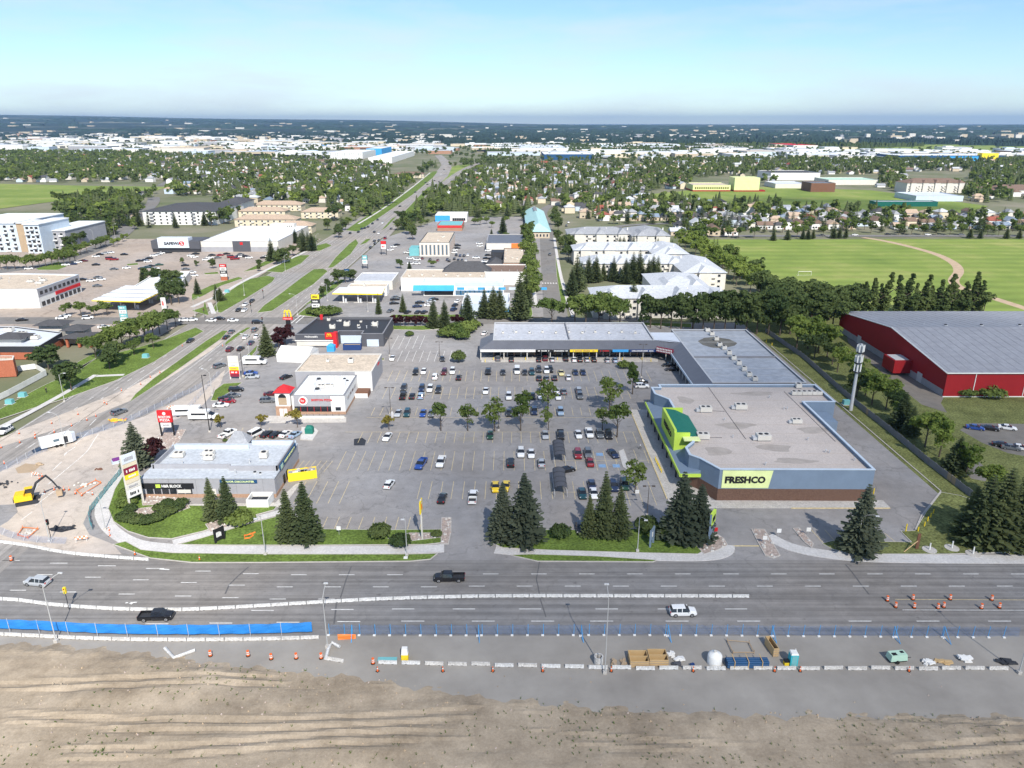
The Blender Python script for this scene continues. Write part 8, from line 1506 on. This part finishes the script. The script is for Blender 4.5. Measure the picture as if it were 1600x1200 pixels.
# specks of far roofs among the woods near the horizon: one mass
fb = MB()
for k in range(430):
    px = random.uniform(-40, 1640); py = 200 + 24 * random.random() ** 1.3
    X, Y = P(px, max(197.5, py)); w, d, h = random.choice((14, 18, 26, 40, 60)) * random.uniform(.7, 1.3), random.uniform(12, 40), random.uniform(6, 12); fb.box(X - w / 2, Y - d / 2, -1, X + w / 2, Y + d / 2, h + 8, random.choice((0, 0, 1, 2)))
o = fb.build("far_town", ["offwhite", "beige", "grey"]); tag(o, "pale far roofs speckled through the woods below the horizon", "town", kind="stuff")
# belt trees
bt = []
for poly, n, (y0, y1) in (([(-60, 232), (505, 240), (505, 226), (-60, 206)], 420, (0, 0)), ([(400, 232), (680, 244), (700, 236), (560, 218)], 220, (0, 0)), ([(700, 250), (800, 258), (1300, 254), (1640, 252), (1640, 236), (1000, 226), (720, 228)], 650, (0, 0)), ([(700, 262), (736, 254), (800, 250), (800, 262)], 60, (0, 0)), ([(330, 246), (515, 254), (515, 236), (450, 234)], 160, (0, 0))):
    k = 0
    xs = [p[0] for p in poly]; ys = [p[1] for p in poly]
    while k < n:
        px, py = random.uniform(min(xs), max(xs)), random.uniform(min(ys), max(ys))
        if inside((px, py), poly): X, Y = P(px, py); bt.append((Y, X, random.uniform(9, 16))); k += 1
mass("belt_trees", "trees scattered between the far warehouses", bt, False, "leaf_dark")
# --- far woods: bumpy canopy sheets, and the hills that close the view
def canopy_sheet(name, label, poly_px, h, nx, ny, m, seed):
    xs = [p[0] for p in poly_px]; ys = [p[1] for p in poly_px]; G = []; r2 = np.random.default_rng(seed); left0, left1 = min(xs), max(xs)
    Yn, Yf = P(800, max(ys))[1], P(800, min(ys))[1]; b = MB(); rows = np.geomspace(Yn, Yf, ny)
    V = []
    for j, Y in enumerate(rows):
        for i in range(nx + 1):
            px = left0 + (left1 - left0) * i / nx; X = (px - 800) / CF * Y * 1.005; py = Qp(X, Y)[1]; ok = inside((px, py), poly_px); V.append((X + r2.uniform(-.3, .3) * (left1 - left0) / nx / CF * Y, Y, (h * r2.uniform(.45, 1.2) if ok and r2.random() > .06 else -1.5)))
    b.add(V, [(j * (nx + 1) + i, j * (nx + 1) + i + 1, (j + 1) * (nx + 1) + i + 1, (j + 1) * (nx + 1) + i) for j in range(ny - 1) for i in range(nx)]); o = b.build(name, m); return tag(o, label, "woods", kind="stuff")
canopy_sheet("far_woods", "dark wooded band below the horizon", [(-80, 222), (300, 214), (520, 224), (800, 228), (1300, 226), (1260, 214), (1680, 204), (1680, 200), (800, 199), (300, 197), (-80, 194)], 17, 620, 46, "forest", 3)
canopy_sheet("far_woods", "wooded strip behind far retail belt", [(760, 240), (1010, 238), (1300, 232), (1420, 228), (1280, 226), (760, 229)], 13, 420, 14, "leaf_dark", 5)
canopy_sheet("far_woods", "wooded strip right of the far box store", [(1300, 222), (1690, 232), (1690, 226), (1480, 216), (1300, 218)], 13, 320, 14, "forest", 6)
def hill_z(X, Y):
    pxx = 800 + CF * X / Y; t = max(0, min(1, (Y - 5000) / 10000)); target = 193 - max(0, (900 - pxx)) * .0155 - .6 * math.sin(pxx * .013) + (2.2 if pxx > 1000 else 2.2 * max(0, (pxx - 600) / 400) if pxx > 600 else 0)
    zt = CH + (193 - target) / CF * 16000 * math.cos(CT); return min(-.3 + t ** 1.4 * zt * (1 if Y < 17500 else .75), zt)
b = MB(); NX = 90; YS = [4200, 5200, 6500, 8000, 10000, 13000, 17000, 22000, 28000, 36000]
V = [((-1.1 + 2.2 * i / NX) * Y, Y, hill_z((-1.1 + 2.2 * i / NX) * Y, Y)) for Y in YS for i in range(NX + 1)]
b.add(V, [(j * (NX + 1) + i, j * (NX + 1) + i + 1, (j + 1) * (NX + 1) + i + 1, (j + 1) * (NX + 1) + i) for j in range(len(YS) - 1) for i in range(NX)]); struct("hills", b, "hill_land")
fb = MB(); r5 = random.Random(5)
for k in range(300):      # hillside town and dark shelter belts
    Y = r5.uniform(5200, 12500); X = (r5.uniform(-60, 1660) - 800) / CF * Y; z = hill_z(X, Y)
    if r5.random() < .5: w, d, h = r5.uniform(20, 90), r5.uniform(20, 60), r5.uniform(8, 16); fb.box(X - w / 2, Y - d / 2, max(z - 12, -2), X + w / 2, Y + d / 2, z + h, r5.choice((0, 1, 1)))
    else:
        w = r5.uniform(200, 900); n_ = 14; hs = [r5.uniform(12, 24) for _ in range(n_ + 1)]
        fb.add([(X - w / 2 + w * i / n_, Y, max(z - 10, -2)) for i in range(n_ + 1)] + [(X - w / 2 + w * i / n_, Y + 10, z + hs[i]) for i in range(n_ + 1)] + [(X - w / 2 + w * i / n_, Y + 60, max(z - 10, -2)) for i in range(n_ + 1)], [(i, i + 1, n_ + 2 + i, n_ + 1 + i) for i in range(n_)] + [(n_ + 1 + i, n_ + 2 + i, 2 * n_ + 3 + i, 2 * n_ + 2 + i) for i in range(n_)], 2)
o = fb.build("hillside_town", ["offwhite", "beige", "forest"]); tag(o, "pale roofs and dark tree belts on the hills at the horizon", "town", kind="stuff")
# ================================================================ clouds: drifting fair-weather clouds behind and beside the viewpoint, whose shade lies over the shopping centre
cl = bpy.data.materials.new("cloud"); cl.use_nodes = True; N, L = nodes_of(cl); N.remove(N["Principled BSDF"]); tp = N.new("ShaderNodeBsdfTransparent"); tl_ = N.new("ShaderNodeBsdfTranslucent"); tl_.inputs[0].default_value = (.9, .9, .92, 1); df = N.new("ShaderNodeBsdfDiffuse"); df.inputs[0].default_value = (.9, .9, .92, 1); m1 = N.new("ShaderNodeMixShader"); m2 = N.new("ShaderNodeMixShader"); m1.inputs[0].default_value = .5; m2.inputs[0].default_value = .10
L.new(tl_.outputs[0], m1.inputs[1]); L.new(df.outputs[0], m1.inputs[2]); L.new(tp.outputs[0], m2.inputs[1]); L.new(m1.outputs[0], m2.inputs[2]); L.new(m2.outputs[0], N["Material Output"].inputs[0]); M["cloud"] = cl
def cloud(label, shade, rx, ry, layers, alt=1500.0, seed=1):
    """a bank of overlapping vapour lumps placed so that its shade falls round the ground point shade"""
    r2 = np.random.default_rng(seed); c = Vector((shade[0], shade[1], 0)) + SDIR * (alt / SDIR.z); t = thing("cloud", label, "cloud", c, group="clouds")
    for k in range(layers):
        f = 1 - .11 * k; nu, nv = 40, 12; V = []; ph = r2.uniform(0, 6.28, 6); ox, oy = r2.uniform(-.06, .06, 2)
        for j in range(nv + 1):
            el = -math.pi / 2 + math.pi * j / nv
            for i in range(nu):
                a = 2 * math.pi * i / nu; w = 1 + .07 * math.sin(2 * a + ph[0]) + .06 * math.sin(3 * a + ph[1]) + .04 * math.sin(5 * a + ph[2]); z = math.sin(el) * 90 * f * (1 + .2 * math.sin(3 * a + ph[3])) * (.4 if el < 0 else 1)
                V.append((rx * f * w * math.cos(el) * math.cos(a) + ox * rx, ry * f * w * math.cos(el) * math.sin(a) + oy * ry, z))
        b = MB(); b.add(V, [(j * nu + i, j * nu + (i + 1) % nu, (j + 1) * nu + (i + 1) % nu, (j + 1) * nu + i) for j in range(nv) for i in range(nu)]); o = b.build("vapour_lump", "cloud", smooth=True); o.parent = t
cloud("grey bottomed cloud bank behind the viewpoint shading the supermarket", (100, 150), 160, 165, 3, seed=4)
cloud("small cloud shading the far sports field", (330, 780), 150, 55, 3, seed=9)
# stones and clods scattered over the dirt bank: too many to count
fb = MB()
for k in range(1500):
    x, y = random.uniform(-75, 75), 72 + 25 * random.random() ** .8; x += 3 * math.sin(y * 1.7 + x * .2)
    if not inside((x, y), dirt_poly) and random.random() < .85: continue
    z_ = float(zz_[min(144, max(0, int((y - 30) * 2))), min(260, max(0, int(x + 130)))]) - .05; s_ = random.choice((.05, .07, .09, .12, .2)); a = random.uniform(0, 6); c_, q_ = math.cos(a) * s_, math.sin(a) * s_
    fb.add([(x + c_, y + q_, z_), (x - q_, y + c_, z_), (x - c_, y - q_, z_), (x + q_, y - c_, z_), (x + c_ * .3, y, z_ + s_ * 1.3), (x - c_ * .4, y - q_ * .3, z_ + s_)], [(0, 1, 4), (1, 2, 5, 4), (2, 3, 5), (3, 0, 4, 5)], random.choice((0, 1, 1, 2)))
o = fb.build("loose_stones", ["rock", "dirt", "tan"]); tag(o, "loose stones and clods scattered over the dirt bank", "stones", kind="stuff")
# weeds along the dirt bank, and machine tracks pressed into it
V_ = []
for k in range(900):
    cx, cy_ = random.choice(((-60, 80), (-20, 74), (25, 76), (55, 84), (-45, 92), (10, 84), (70, 78))); x, y = random.gauss(cx, 9), random.gauss(cy_, 3)
    if not (72 < y < 96) or not inside((x, y), dirt_poly): continue
    z_ = float(zz_[min(144, max(0, int((y - 30) * 2))), min(260, max(0, int(x + 130)))])
    for j in range(5): a = random.uniform(0, 6.28); h_ = random.uniform(.12, .38); V_ += [(x, y, z_), (x + .05, y + .03, z_), (x + math.cos(a) * h_ * .7 + .05, y + math.sin(a) * h_ * .7, z_ + h_), (x + math.cos(a) * h_ * .7, y + math.sin(a) * h_ * .7 - .04, z_ + h_)]
o = bpy.data.objects.new("weeds", quad_mesh("weeds", np.array(V_), "leaf")); COL.objects.link(o); tag(o, "sparse green weeds growing in patches on the dirt bank", "weeds", kind="stuff")
# ================================================================ air
b = MB(); b.box(-45000, -3000, -3, 45000, 40000, 420)
hz = bpy.data.materials.new("haze"); hz.use_nodes = True; N, L = nodes_of(hz); N.remove(N["Principled BSDF"]); pv = N.new("ShaderNodeVolumePrincipled"); pv.inputs["Color"].default_value = (.42, .66, .98, 1); pv.inputs["Density"].default_value = 4.2e-5; pv.inputs["Anisotropy"].default_value = .2; L.new(pv.outputs[0], N["Material Output"].inputs["Volume"]); M["haze"] = hz
o = b.build("haze", "haze"); tag(o, "thin blue haze over the whole town", "haze", kind="stuff")
